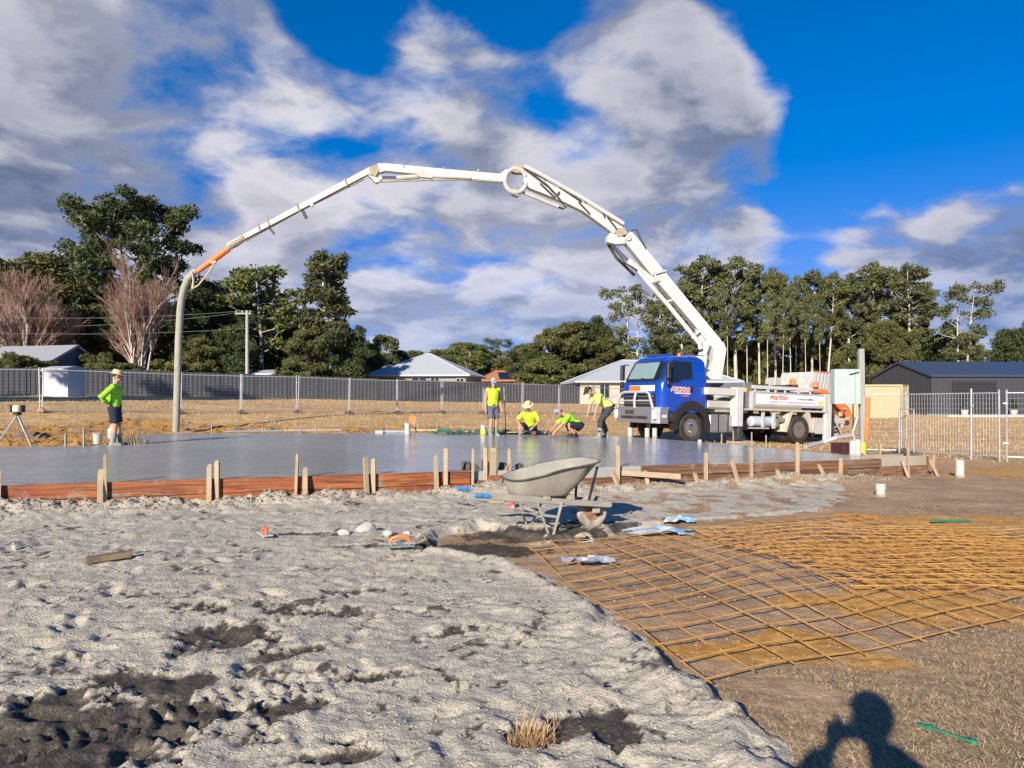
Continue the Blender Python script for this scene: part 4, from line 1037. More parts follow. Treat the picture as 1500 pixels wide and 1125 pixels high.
hump1 = lambda a, b: .07 * math.exp(-((a - 1.8) / 1.2) ** 2 - ((b - 1.6) / 1.3) ** 2) + .02
build_mesh('large bowed sheet of rusty reinforcing mesh reaching the wheelbarrow leg', cL, (.905, .425), vv, 18, 14, .285, vv.length / 13, hump1, 1)
build_mesh('flat close-barred sheet of rusty reinforcing mesh lying by the green strip', at(1012, 775, .04).xy, (.985, .03), (.23, -.97), 24, 15, .205, .19, lambda a, b: .04 + .015 * sin(a), 2)

# ------------------------------------------------------------------ pipes, pegs and loose things
def pvc(px, py, z0, h, r, label, yellow=False, cap=False, group=None):
    p = at(px, py, z0); T = thing('pvc_pipe', label, 'pipe', p, 0, group)
    mb = MB(); mb.lathe([(r * .86, h), (r, h), (r, -.15), (r * .86, -.15)], 18, closed=True); mb.build('pipe_wall', M_pvc, T)
    if yellow: mb = MB(); mb.lathe([(r + .003, .0), (r + .003, h * .48)], 18); mb.build('yellow_wrap', mat('yellow tape', (.75, .62, .05), .5), T)
    if cap: mb = MB(); mb.lathe([(r * 1.12, h - .08), (r * 1.12, h + .01), (0, h + .01)], 18); mb.build('pipe_cap', M_pvc, T)
    mb = MB(); mb.lathe([(r * 1.16, .0), (r * 1.16, .035), (r * 1.0, .04)], 18); mb.build('collar', M_muddy, T)
gp = 'white pipe stubs standing in the slab by the truck'
pvc(597, 638, .40, .36, .085, 'capped white pipe stub standing beside the orange-headed pick', cap=True)
pvc(708, 637, .40, .30, .085, 'white pipe stub with a yellow wrap beside the standing worker', True)
for x, y in ((923, 640), (948, 641), (959, 641)): pvc(x, y, .40, .27, .07, 'short white pipe stub in the slab in front of the truck bumper', group=gp)
pvc(1025, 650, .40, .10, .05, 'low white pipe stub in the slab before the truck front wheel')
pvc(1290, 727, gz(*at(1290, 727).xy), .19, .07, 'squat white pipe stub in brown dirt before the end formwork', cap=True)
pvc(1406, 699, gz(*at(1406, 699).xy), .33, .08, 'tall white pipe stub standing alone in dirt near the wire fence')
pvc(1249, 668, .40, .30, .06, 'white conduit stub by the meter post, holding the pale hose'); pvc(1256, 668, .40, .32, .07, 'white pipe stub with a yellow conduit beside the meter post')
def peg(px, py, z0, h, w, label, lean=0.0, m=None, group=None):
    p = at(px, py, z0); mb = MB(); mb.bar((0, 0, -.15), (lean, 0, h), w, w * .6, bev=.003)
    mb.add([(-w * .5 + lean, -w * .3, h), (w * .5 + lean, -w * .3, h), (w * .5 + lean, w * .3, h), (-w * .5 + lean, w * .3, h), (lean, 0, h + w * .35)], [(0, 1, 4), (1, 2, 4), (2, 3, 4), (3, 0, 4)])
    o = mb.build('timber_peg', m or M_timber, loc=p); tag(o, label, 'peg', group)
gpeg = 'survey pegs round the far slab edge'
for i, (x, y, h) in enumerate([(96, 655, .30), (123, 655, .42), (640, 632, .3), (567, 633, .25), (678, 632, .2), (612, 632, .28), (310, 634, .2), (385, 634, .2), (440, 634, .25), (463, 634, .2)]):
    peg(x, y, .38, h, .05, 'thin timber peg behind the far slab edge', 0, M_timberg, gpeg)
for x, y, h in ((1057, 650, .32), (1074, 649, .40), (1101, 650, .36), (1122, 652, .30)): peg(x, y, .05, h, .05, 'thin pale peg standing between the slab and the truck', 0, None, 'pegs beside the truck')
peg(1289, 672, .08, .36, .09, 'stubby pale timber block standing behind the end formwork')
# outrigger crib
p = TM @ Vector((LS(1084, 645, -1.18)[0], -1.18, 0)); zc = (TM @ Vector((LS(1084, 645.4, -1.18)[0], -1.18, LS(1084, 645.4, -1.18)[1]))).z
crib = thing('timber_crib', 'stack of timber blocks under the truck outrigger foot', 'timber stack', (p.x, p.y, zc), TYAW)
for k in range(3):
    for q in (-.22, .0, .22):
        mb = MB(); mb.box((q if k % 2 == 0 else 0, 0 if k % 2 == 0 else q, -.05 - k * .10), (.2, .66, .095) if k % 2 == 0 else (.72, .2, .095), bev=.008); mb.build('block', M_timberg, crib)
# meter post
pp = at(1264, 671, gz(*at(1264, 671, .05).xy)); S = F / pp.y
post = thing('meter_post', 'weathered timber power post carrying a pale meter box and orange conduit', 'post', pp)
Hp = (671 - 511) / S
mb = MB(); mb.bar((0, 0, -.2), (-.05, 0, Hp), .13, .13, up=(0, 1, 0), bev=.012); mb.build('timber_pole', mat('grey weathered pole', (.30, .31, .29), .85, var=.2, scale=3, stretch=(6, 6, .5), bump=.004), post)
bx = (1238 - 1264) / S; z0, z1 = (671 - 592) / S, (671 - 541) / S
mb = MB(); mb.box((bx - .02, -.06, (z0 + z1) / 2), (.66, .26, z1 - z0), bev=.012); box_ = mb.build('meter_box', mat('pale green grey enamel', (.40, .47, .46), .45, var=.05), post)
mb = MB(); mb.box((bx + .16, -.194, (z0 + z1) / 2), (.006, .01, z1 - z0 - .04)); mb.build('door_seam', M_grey, box_)
mb = MB(); mb.bar((bx + .02, -.20, z1 - .14), (bx + .26, -.20, z1 - .08), .02, .03); mb.build('box_latch', M_dark, box_)
mb = MB(); mb.tube([(.09, -.08, (671 - 582) / S), (.06, -.09, (671 - 625) / S), (.04, -.1, (671 - 645) / S)], .055, 10); mb.build('orange_conduit', M_orange, post)
mb = MB(); mb.tube([(-.06, -.12, (671 - 648) / S), (-.07, -.12, .1)], .075, 10); mb.tube([(-.27, -.1, (671 - 650) / S), (-.27, -.1, .2)], .05, 10); mb.build('yellow_conduit', mat('yellow conduit', (.72, .55, .03), .5, var=.1), post)
mb = MB(); mb.tube([(-.28, -.3, (671 - 610) / S), (-.42, -.34, (671 - 632) / S), (-.35, -.34, (671 - 648) / S), (-.18, -.3, .16), (-.05, -.25, .1)], .022, 8); mb.build('cable', M_pvc, post)
# black crate behind the slab
p = at(1238, 664, .1); T = thing('crate', 'dark maroon open plastic crate beside the meter post', 'crate', p, .3)
mb = MB()
for (c, s) in (((0, -.22, .13), (.5, .02, .26)), ((0, .22, .13), (.5, .02, .26)), ((-.25, 0, .13), (.02, .44, .26)), ((.25, 0, .13), (.02, .44, .26)), ((0, 0, .01), (.5, .44, .02))): mb.box(c, s, bev=.004)
mb.build('crate_body', mat('maroon plastic', (.06, .02, .025), .5), T)
mb = MB()
for c, s in (((0, -.235, .25), (.53, .03, .03)), ((0, .235, .25), (.53, .03, .03))): mb.box(c, s, bev=.005)
mb.build('crate_rim', mat('maroon plastic', (.06, .02, .025), .5), T)
# rail of pipe lying from truck to slab
def along(pts, r, name, label, cat, m, n=8, zs=None):
    P = [at(x, y, z) for x, y, z in pts]; o = P[0].copy(); mb = MB(); mb.tube([p - o for p in P], r, n)
    return tag(mb.build(name, m, loc=o), label, cat)
along([(1180, 655, .42), (1205, 648, .5), (1225, 641, .62), (1248, 638, .66)], .05, 'water_hose', 'pale blue-grey hose sagging from the truck tail to the slab', 'hose', M_silver)
along([(550, 633.5, .42), (561, 633.5, .42)], .07, 'pipe_offcut', 'short cream pipe offcut lying at the far slab edge', 'pipe', M_pvc)
along([(562, 633.2, .42), (595, 632.8, .42)], .07, 'pale_pipe', 'long pale blue-grey pipe lying at the far slab edge', 'pipe', M_silver)
along([(330, 632.5, .45), (410, 631, .45)], .035, 'screed_bar', 'thin silver screed bar lying behind the slab near the hose', 'bar', M_galv)
for i, (a, b, lb) in enumerate((((415, 630.5), (500, 629.5), 'long brown timber length lying behind the far slab edge'), ((655, 633), (700, 632.6), 'yellowish timber length lying beside the green sheet'), ((600, 630), (640, 630), 'pale timber length lying behind the orange-headed pick'), ((740, 634), (800, 634.5), 'timber length lying in front of the kneeling worker'))):
    P0, P1 = at(a[0], a[1], .44), at(b[0], b[1], .44); mb = MB(); mb.bar((0, 0, 0), P1 - P0, .09, .07, bev=.004); tag(mb.build('timber_length', M_timber if i else M_timberg, loc=P0), lb, 'timber')
# green plastic membrane strip
mb = MB(); rr = random.Random(2)
A, B = at(630, 635.5, .41), at(805, 636.2, .41); n = 40
for k in range(n + 1):
    q = A.lerp(B, k / n)
    for j in range(4): mb.v.append(Vector((q.x, q.y + .22 * j + .04 * rr.random(), .415 + .06 * rr.random() + (.10 if j == 2 else 0) * rr.random())))
mb.f = [[k * 4 + j, (k + 1) * 4 + j, (k + 1) * 4 + j + 1, k * 4 + j + 1] for k in range(n) for j in range(3)]
tag(mb.build('plastic_sheet', M_greenp), 'crumpled strip of green plastic membrane along the far slab edge', 'plastic sheet')
# orange pick, star-shaped head on a handle
p = at(610, 637, .41); T = thing('shovel', 'orange-bladed shovel leaning upside down behind the slab', 'shovel', p)
mb = MB(); mb.tube([(.02, .1, -.05), (-.10, .15, .34)], .018, 8); mb.build('shaft', M_timber, T)
mb = MB(); mb.prism([(-.10, .0), (-.11, .13), (-.05, .22), (.0, .24), (.05, .22), (.11, .13), (.10, .0), (.03, -.03), (-.03, -.03)], -.006, .006, Matrix.Translation((-.11, .15, .36)) @ Matrix.Rotation(pi / 2, 4, 'X') @ Matrix.Rotation(.3, 4, 'Z')); mb.build('blade', M_orange, T)
# tripod with laser level
p = at(12, 655, .37); T = thing('laser_tripod', 'alloy tripod carrying a cream and black laser level', 'tripod', (p.x + .12, p.y + .1, p.z))
top = Vector((.03, 0, .78))
for k, (x, y) in enumerate(((.40, -.05), (-.36, -.22), (-.22, .42))):
    mb = MB(); e = Vector((x, y, 0)); m_ = top.lerp(e, .55); mb.bar(top, m_, .05, .03, bev=.004); mb.bar(top.lerp(e, .45), e, .032, .024, bev=.003); mb.build('leg', M_galv if k else M_pvc, T)
mb = MB(); mb.lathe([(.09, .76), (.09, .81), (.05, .82)], 16, Matrix.Translation((.03, 0, 0))); mb.build('tripod_head', M_black, T)
mb = MB(); mb.lathe([(.06, .82), (.10, .84), (.105, .97), (.07, 1.0), (0, 1.0)], 18, Matrix.Translation((.03, 0, 0))); mb.build('laser_body', mat('cream casing', (.62, .58, .38), .5), T)
for sx in (-1, 1): mb = MB(); mb.box((.03 + sx * .125, 0, .91), (.05, .14, .17), bev=.015); mb.build('laser_guard', M_black, T)
# bucket and grey can near the man in the hat
p = at(143, 650, .38); T = thing('bucket', 'white plastic bucket behind the worker in the straw hat', 'bucket', p)
mb = MB(); mb.lathe([(.0, 0), (.09, 0), (.11, .24), (.118, .24), (.118, .26), (.104, .26), (.085, .02), (0, .02)], 20); mb.build('bucket_wall', M_pvc, T)
mb = MB(); mb.tube([(-.112, 0, .24), (-.08, -.07, .28), (0, -.1, .30), (.08, -.07, .28), (.112, 0, .24)], .006, 5); mb.build('handle', M_galv, T)
p = at(152, 650, .40); T = thing('water_jug', 'white and tan water jug on the soil behind the bucket', 'jug', (p.x, p.y + .4, .5))
mb = MB(); mb.lathe([(0, 0), (.10, 0), (.12, .05), (.12, .25), (.05, .32), (.05, .36), (0, .36)], 16); mb.build('jug_body', M_pvc, T); mb = MB(); mb.lathe([(.055, .34), (.055, .39), (0, .39)], 12); mb.build('jug_lid', M_muddy, T)
# trowels, stones, offcut and litter on the sand
def on(px, py, dz=0.0):
    z = .05
    for _ in range(4): q = at(px, py, z); z = gz(q.x, q.y)
    q = at(px, py, z); return Vector((q.x, q.y, z + dz))
q = on(388, 786, .02); T = thing('hand_float', 'white-bladed float trowel with a red handle lying on the sand', 'trowel', q, -1.0)
mb = MB(); mb.box((0, 0, .01), (.30, .11, .014), bev=.004); mb.build('float_blade', M_pvc, T)
mb = MB(); mb.tube([(-.07, 0, .02), (-.06, 0, .07), (.06, 0, .075), (.07, 0, .02)], .018, 8); mb.build('handle', mat('red wood', (.62, .13, .06), .6), T)
q = on(586, 806, .035); T = thing('edging_float', 'steel float with a bright orange arched handle on sand', 'trowel', q, .15); T.scale = (.85, .85, .85)
mb = MB(); mb.box((0, 0, .01), (.34, .13, .008), bev=.003); mb.bar((-.10, 0, .01), (-.10, 0, .06), .02, .02); mb.bar((.10, 0, .01), (.10, 0, .06), .02, .02); mb.build('float_blade', mat('grey green steel', (.22, .26, .25), .5), T)
mb = MB(); mb.tube([(-.12, 0, .05), (-.08, 0, .10), (0, 0, .12), (.08, 0, .10), (.12, 0, .05)], [.018, .022, .022, .022, .018], 8); mb.build('handle', M_orange, T)
q = on(160, 822, .02); mb = MB(); mb.box((0, 0, .02), (.36, .09, .05), bev=.004); tag(mb.build('timber_offcut', mat('dark wet timber', (.16, .12, .08), .8, var=.3, dirt=(.42, .28, .14), damt=.5), loc=q, rot=(.08, -.05, .55)), 'short dark timber offcut lying on the grey sand', 'timber')
q = on(24, 803, .0); T = thing('metal_tin', 'small shiny round tin half sunk in the sand', 'tin', q, 0)
mb = MB(); mb.lathe([(0, .0), (.055, 0), (.055, .06), (.05, .065), (0, .06)], 18); mb.build('tin_body', M_alloy, T); mb = MB(); mb.lathe([(.058, .048), (.06, .056), (.058, .064)], 18); mb.build('tin_rim', M_chrome, T)
def rock_mesh(seed, sx, sy, sz):
    bm = bmesh.new(); bmesh.ops.create_icosphere(bm, subdivisions=2, radius=1); rr = random.Random(seed)
    ks = [(Vector((rr.gauss(0, 1), rr.gauss(0, 1), rr.gauss(0, 1))).normalized(), rr.uniform(.55, .9)) for _ in range(9)]
    for v in bm.verts:
        for kd, kk in ks:
            d = v.co.dot(kd)
            if d > kk: v.co -= kd * (d - kk)
        v.co = Vector((v.co.x * sx, v.co.y * sy, v.co.z * sz))
    me = bpy.data.meshes.new('stone'); bm.to_mesh(me); bm.free(); return me
M_chunk = mat('pale concrete chunk', (.42, .40, .36), .9, var=.15, bump=.01, bscale=20)
for i, (x, y, s, lb) in enumerate([(535, 777, .10, 'largest whitish concrete lump on the sand beside the float trowels'), (504, 782, .055, 'small whitish concrete lump to one side of the largest lump'), (569, 784, .06, 'rounded whitish concrete lump directly behind the orange-handled float'), (596, 783, .035, 'tiny pale concrete lump behind the orange-handled float'), (850, 787, .05, 'brown clod beside the wheelbarrow wheel')]):
    me = rock_mesh(i, s * 1.3, s, s * .8); me.materials.append(M_chunk if i < 4 else M_muddy); tag(link('concrete_lump', me, None, on(x, y, .015)), lb, 'lump')
# green band clamp and green strip, blue and white litter
q = on(1382, 1078, .012); T = thing('green_strap', 'green plastic strap tool lying on straw near the photographer shadow', 'strap', q, -.95); T.scale = (.72, .72, .72)
mb = MB(); mb.bar((-.16, .0, .005), (-.07, -.012, .012), .045, .012, bev=.004); mb.bar((-.075, -.012, .012), (.17, .01, .008), .028, .012, bev=.004); mb.build('strap_body', M_greenp, T)
mb = MB(); mb.lathe([(.0, 0), (.022, 0), (.022, .024), (0, .024)], 10, Matrix.Translation((.17, .01, 0))); mb.build('strap_knob', M_greenp, T); mb = MB(); mb.lathe([(.0, 0), (.018, 0), (.018, .026), (0, .026)], 10, Matrix.Translation((-.08, -.01, 0))); mb.build('strap_knob', M_greenp, T)
a, b = on(1364, 767, .03), on(1422, 766, .03); mb = MB(); mb.bar((0, 0, 0), b - a, .04, .02, bev=.003); tag(mb.build('green_strip', M_greenp, loc=a), 'straight green plastic strip lying on brown dirt behind the mesh', 'strip')
def litter(px, py, w, d, seed, m, label):
    rr = random.Random(seed); q = on(px, py, .02); mb = MB(); n = 9
    for j in range(n):
        for i in range(n):
            e = abs(i - 4) + abs(j - 4)
            mb.v.append(Vector(((i - 4) / 8 * w * (1 + .25 * rr.random()), (j - 4) / 8 * d * (1 + .3 * rr.random()), .015 + .055 * rr.random() * (1 if e < 6 else .3))))
    mb.f = [[j * n + i, j * n + i + 1, (j + 1) * n + i + 1, (j + 1) * n + i] for j in range(n - 1) for i in range(n - 1) if not (rr.random() < .12 and (i in (0, 7) or j in (0, 7)))]
    tag(mb.build('plastic_litter', m, loc=q, smooth=0), label, 'litter')
M_bag = mat('white blue plastic bag', (.36, .36, .35), .4, var=.1, dirt=(.10, .32, .62), damt=.85, dscale=11)
litter(962, 784, .70, .26, 1, M_bag, 'long crumpled white and blue plastic bag over the mesh')
litter(992, 767, .34, .22, 2, mat('clear blue bag', (.40, .44, .46), .3, var=.1, dirt=(.12, .40, .75), damt=.9, dscale=9), 'small clear and blue plastic bag just behind the mesh')
litter(862, 829, .42, .12, 3, mat('grey plastic film', (.22, .22, .25), .4, dirt=(.2, .3, .5), damt=.4, dscale=9), 'thin greyish plastic film caught under the mesh corner')
# loose things round the porch recess: small boxes
for k, (x, y, z, s, m, lb, c) in enumerate([(668, 712, .10, (.17, .10, .19), M_timberg, 'grubby mottled block against the formwork near the barrow grips', 'block'), (728, 738, .03, (.20, .10, .07), M_timber, 'orange-brown timber offcut lying beneath the barrow grip', 'timber')]):
    p = at(x, y, z); mb = MB(); mb.box((0, 0, s[2] / 2), s, bev=.008); tag(mb.build('block' if k == 0 else 'timber_offcut', m, loc=p, rot=(0, 0, .35)), lb, c)
p = on(750, 744); T = thing('red_can', 'red and white paint can standing beneath the barrow handle', 'can', p)
mb = MB(); mb.lathe([(0, 0), (.045, 0), (.045, .13), (0, .13)], 16); mb.build('can_body', mat('red tin', (.55, .06, .05), .4, dirt=(.7, .65, .6), damt=.7, dscale=14), T); mb = MB(); mb.lathe([(.047, .125), (.047, .14), (.03, .15), (0, .15)], 16); mb.build('can_lid', M_pvc, T)
rr = random.Random(12); mb = MB()
p = edge(spx(728), -.22)
for k in range(9): mb.box((rr.uniform(-.5, .45), rr.uniform(-.1, .12), rr.uniform(.0, .14)), (rr.uniform(.06, .16), rr.uniform(.06, .14), rr.uniform(.08, .18)), bev=.01, R=Euler((0, rr.uniform(-.3, .3), rr.uniform(0, 3))))
tag(mb.build('rubble_heap', mat('dark rubble', (.10, .09, .075), .9, var=.5, scale=9), loc=(p.x, p.y, SZ - .04)), 'dark rubble heaped at the slab edge behind the barrow grips', 'rubble')

# rubbish heap, weeds and planks round the far left corner of the slab
def heap(px, py, n, sp, m, seed, name, label, cat, flat=.5):
    rr = random.Random(seed); q = at(px, py, .4); z = gz(q.x, q.y); mb = MB()
    for j in range(7):
        for i in range(13):
            u, v = i / 6 - 1, j / 3 - 1; h = max(0, 1 - u * u) * max(0, 1 - v * v)
            mb.v.append(Vector((u * sp + rr.uniform(-.06, .06), v * sp * .5 + rr.uniform(-.05, .05), -.03 + h * flat * rr.uniform(.45, 1.1))))
    mb.f = [[j * 13 + i, j * 13 + i + 1, (j + 1) * 13 + i + 1, (j + 1) * 13 + i] for j in range(6) for i in range(12)]
    tag(mb.build(name, m, loc=(q.x, q.y + .35, z), smooth=0), label, cat)
heap(62, 655, 1, .75, mat('black builders film', (.03, .03, .035), .35, var=.4, scale=6, dirt=(.22, .16, .10), damt=.5), 1, 'plastic_heap', 'crumpled heap of black builders film beside the laser tripod', 'plastic sheet', .34)
heap(36, 642, 1, .6, mat('dark soil heap', (.14, .10, .065), .95, var=.5, scale=5), 2, 'soil_heap', 'dark soil heap behind the laser tripod', 'soil heap', .30)
q = at(196, 652, .38); rw = np.random.default_rng(8); PW = np.repeat(np.array([[q.x, q.y + .1, gz(q.x, q.y) - .03]]), 220, 0) + np.concatenate([rw.normal(0, .14, (220, 2)), np.zeros((220, 1))], 1)
WD = PW.copy()
def weeds():
    aa = rw.uniform(0, 2 * pi, 220); L = rw.uniform(.25, .75, 220); d = np.stack([np.cos(aa) * .35, np.sin(aa) * .35, np.ones(220)], 1) * L[:, None]; sd = np.stack([-np.sin(aa), np.cos(aa), np.zeros(220)], 1) * .007
    V = np.stack([WD - sd, WD + sd, WD + d], 1).reshape(-1, 3); me = bpy.data.meshes.new('weed_clump'); raw_mesh(me, V, np.arange(660).reshape(-1, 3)); me.materials.append(mat('pale dead weed', (.42, .35, .24), .9, var=.3)); return link('weed_clump', me)
# ------------------------------------------------------------------ loose clods, gravel and straw (uncountable)
def scatter(name, pts, sizes, m, seed, flat=.65):
    rr = np.random.default_rng(seed); n = len(pts)
    base = np.array([(0, 0, 1), (.95, 0, .15), (.3, .9, .1), (-.8, .55, .2), (-.75, -.6, .05), (.35, -.9, .2), (0, 0, -.7)], float)
    fc = np.array([(0, 1, 2), (0, 2, 3), (0, 3, 4), (0, 4, 5), (0, 5, 1), (6, 2, 1), (6, 3, 2), (6, 4, 3), (6, 5, 4), (6, 1, 5)])
    a = rr.uniform(0, 2 * pi, n); V = base[None] * rr.uniform(.6, 1.3, (n, 7, 3)); V[..., 2] *= flat
    x = V[..., 0] * np.cos(a)[:, None] - V[..., 1] * np.sin(a)[:, None]; y = V[..., 0] * np.sin(a)[:, None] + V[..., 1] * np.cos(a)[:, None]
    V = np.stack([x, y, V[..., 2]], -1) * np.asarray(sizes)[:, None, None] + np.asarray(pts)[:, None, :]
    Fc = (fc[None] + (np.arange(n) * 7)[:, None, None]).reshape(-1, 3)
    me = bpy.data.meshes.new(name); raw_mesh(me, V.reshape(-1, 3), Fc); me.materials.append(m); return link(name, me)
def raw_mesh(me, co, fc):
    k = fc.shape[1]
    me.vertices.add(len(co)); me.vertices.foreach_set('co', np.ascontiguousarray(co, dtype=np.float32).ravel())
    me.loops.add(fc.size); me.loops.foreach_set('vertex_index', fc.ravel().astype(np.int32))
    me.polygons.add(len(fc)); me.polygons.foreach_set('loop_start', np.arange(0, fc.size, k, dtype=np.int32)); me.update(calc_edges=True)
tag(weeds(), 'clump of pale dead weeds behind the straw-hatted worker', 'weeds')
rn = np.random.default_rng(21)
def zone(n, fx, fy, keep=None):
    x = fx(n); y = fy(n); g = ground(x, y)
    k = np.ones(n, bool) if keep is None else keep(x, y, g)
    return np.stack([x[k], y[k], g[0][k]], 1)
n = 4200; al = rn.uniform(-3, 14.5, n); of = .08 + np.abs(rn.normal(0, .28, n)); ex = EA.x + EU.x * al + EN.x * of; ey = EA.y + EU.y * al + EN.y * of
g = ground(ex, ey); P1 = np.stack([ex, ey, g[0]], 1)
tag(scatter('loose_fill', P1, rn.uniform(.008, .032, n) * (1.3 - np.minimum(of, 1)), mat('grey clods', (.27, .235, .185), .95, var=.4, scale=3), 1), 'loose grey clods of fill heaped along the foot of the formwork', 'gravel', kind='stuff')
n = 16000; P2 = zone(n, lambda n: rn.uniform(-1, .5, n) * 4.2, lambda n: rn.uniform(1.2, 8.5, n) ** 1.0, lambda x, y, g: (g[1] > .6) & (g[2] < .35))
tag(scatter('sand_crumbs', P2, rn.uniform(.003, .011, len(P2)), mat('sand crumb', (.36, .325, .26), .95, var=.25, scale=6), 2), 'scattered crumbs of grey sand and grit over the foreground', 'gravel', kind='stuff')
n = 3500; P3 = zone(n, lambda n: rn.uniform(.5, 8, n), lambda n: rn.uniform(2, 12, n), lambda x, y, g: (g[1] < .1))
tag(scatter('dirt_pebbles', P3, rn.uniform(.004, .016, len(P3)), mat('brown pebble', (.32, .22, .14), .95, var=.35, scale=3), 3), 'small brown pebbles and clods scattered over the bare dirt', 'gravel', kind='stuff')
n = 6000; x = rn.uniform(-22, 3.5, n); y = rn.uniform(15, 29, n); ds = -sdist(x, y, SLAB); g = ground(x, y); k = (ds > .35) & (ds < 4.8) & (y > 14.8) & (g[5] < .6)
P4 = np.stack([x[k], y[k], g[0][k]], 1)
tag(scatter('bank_rubble', P4, rn.uniform(.02, .10, len(P4)) * rn.uniform(.4, 1, len(P4)), mat('orange clay clod', (.36, .18, .055), .95, var=.5, scale=1.2, dirt=(.14, .10, .07), damt=.6, dscale=.8), 4), 'broken orange clay clods on the cut bank behind the slab', 'rubble', kind='stuff')
def blades(name, P, L, w, m, seed, up=.15):
    rr = np.random.default_rng(seed); n = len(P); a = rr.uniform(0, 2 * pi, n); d = np.stack([np.cos(a), np.sin(a), rr.uniform(0, up, n) * 1.0], 1) * np.asarray(L)[:, None]
    s = np.stack([-np.sin(a), np.cos(a), np.zeros(n)], 1) * w
    V = np.stack([P - s, P + s, P + d * .6 + s * .7 + (0, 0, .004), P + d, P + d * .6 - s * .7 + (0, 0, .004)], 1)
    Fc = np.concatenate([np.array([[0, 1, 2, 4]]), ]) ; q = (Fc[None] + (np.arange(n) * 5)[:, None, None]).reshape(-1, 4); t = (np.array([[4, 2, 3, 3]])[None] + (np.arange(n) * 5)[:, None, None]).reshape(-1, 4)
    tri = np.concatenate([q[:, [0, 1, 2]], q[:, [0, 2, 3]], t[:, :3]]); me = bpy.data.meshes.new(name); raw_mesh(me, V.reshape(-1, 3), tri); me.materials.append(m); return link(name, me)
n = 90000; P5 = zone(n, lambda n: rn.uniform(.4, 4.6, n), lambda n: rn.uniform(1.4, 5.8, n), lambda x, y, g: (g[4] > rn.uniform(.05, .9, n)))
tag(blades('straw_litter', P5 + (0, 0, .004), rn.uniform(.012, .055, len(P5)), .0016, mat('dry straw', (.46, .33, .19), .9, var=.6, scale=14), 5, .5), 'dry straw and grass clippings littering the near ground', 'straw', kind='stuff')
n = 90000; x = rn.uniform(-40, 40, n); y = rn.uniform(16, 66, n); g = ground(x, y); k = (g[5] > .5) & (np.abs(x) < y * .85)
P6 = np.stack([x[k], y[k], g[0][k]], 1)
tag(blades('paddock_grass', P6, rn.uniform(.03, .085, len(P6)), .010, mat('dry paddock grass', (.60, .41, .20), .9, var=.3, scale=.4, dirt=(.42, .28, .12), damt=.6, dscale=.3), 6, 1.6), 'short dry tan grass of the paddock beyond the slab', 'grass', kind='stuff')
q = on(778, 1088); PT = np.repeat(np.array([[q.x, q.y, q.z - .01]]), 260, 0) + np.concatenate([rn.normal(0, .05, (260, 2)), np.zeros((260, 1))], 1)
tag(blades('grass_tuft', PT, rn.uniform(.04, .10, 260), .0022, mat('tuft straw', (.45, .28, .13), .9, var=.3), 7, 1.5), 'small reddish tuft of dead grass poking through the sand', 'grass tuft')

# ------------------------------------------------------------------ temporary wire fence
def panel_meshes(L, H):
    fr = MB(); r = .021
    fr.tube([(0, 0, -.10), (0, 0, H + .08)], r, 8); fr.tube([(L, 0, -.10), (L, 0, H + .08)], r, 8)
    for z in (.12, H): fr.tube([(0, 0, z), (L, 0, z)], r * .85, 8)
    w = MB()
    nv = int(L / .075)
    for i in range(1, nv): w.tube([(L * i / nv, -.004, .12), (L * i / nv, -.004, H)], .0022, 3, caps=False)
    nh = 12
    for i in range(1, nh): w.tube([(0, .004, .12 + (H - .12) * i / nh), (L, .004, .12 + (H - .12) * i / nh)], .0022, 3, caps=False)
    cl = MB()
    for z in (.45, H - .25): cl.box((-.03, 0, z), (.10, .05, .04), bev=.006)
    return fr.mesh('panel_frame', M_galv), w.mesh('wire_mesh', M_galv, 0), cl.mesh('clamp', M_galv)
PM = {}
def fence_panel(a, b, H, label, group):
    a = Vector(a); b = Vector(b); L = round((b - a).length, 2)
    if (L, H) not in PM: PM[(L, H)] = panel_meshes(L, H)
    za, zb = gz(a.x, a.y), gz(b.x, b.y)
    T = thing('wire_fence', label, 'fence', (a.x, a.y, za), 0, group)
    T.rotation_euler = (0, -atan2(zb - za, L), atan2(b.y - a.y, b.x - a.x))
    f, w, c = PM[(L, H)]
    link('panel_frame', f, T); o = link('wire_mesh', w, T); o['kind'] = 'stuff'; link('clamp', c, T)
    return T
M_foot = mat('pink concrete foot', (.52, .30, .22), .85, var=.2, dirt=(.3, .2, .14), damt=.5); M_footd = mat('dark rubber foot', (.07, .06, .055), .8, dirt=(.25, .18, .11), damt=.5)
FP = {}
def foot(x, y, rz, m, label, group=None):
    if m.name not in FP:
        mb = MB(); mb.box((0, 0, .06), (.24, .58, .13), bev=.035); mb.box((0, 0, .13), (.13, .32, .05), bev=.015); me = mb.mesh('fence_foot', m)
        mb = MB(); mb.lathe([(.034, .12), (.034, .19), (.026, .19), (.026, .12)], 10, closed=True); FP[m.name] = (me, mb.mesh('post_socket', M_dark))
    T = thing('ballast_block', label, 'block', (x, y, gz(x, y)), rz, group); a, b = FP[m.name]; link('block', a, T); link('post_socket', b, T)
f0, fd = Vector((-17.8, 26.9)), Vector((.851, .525))
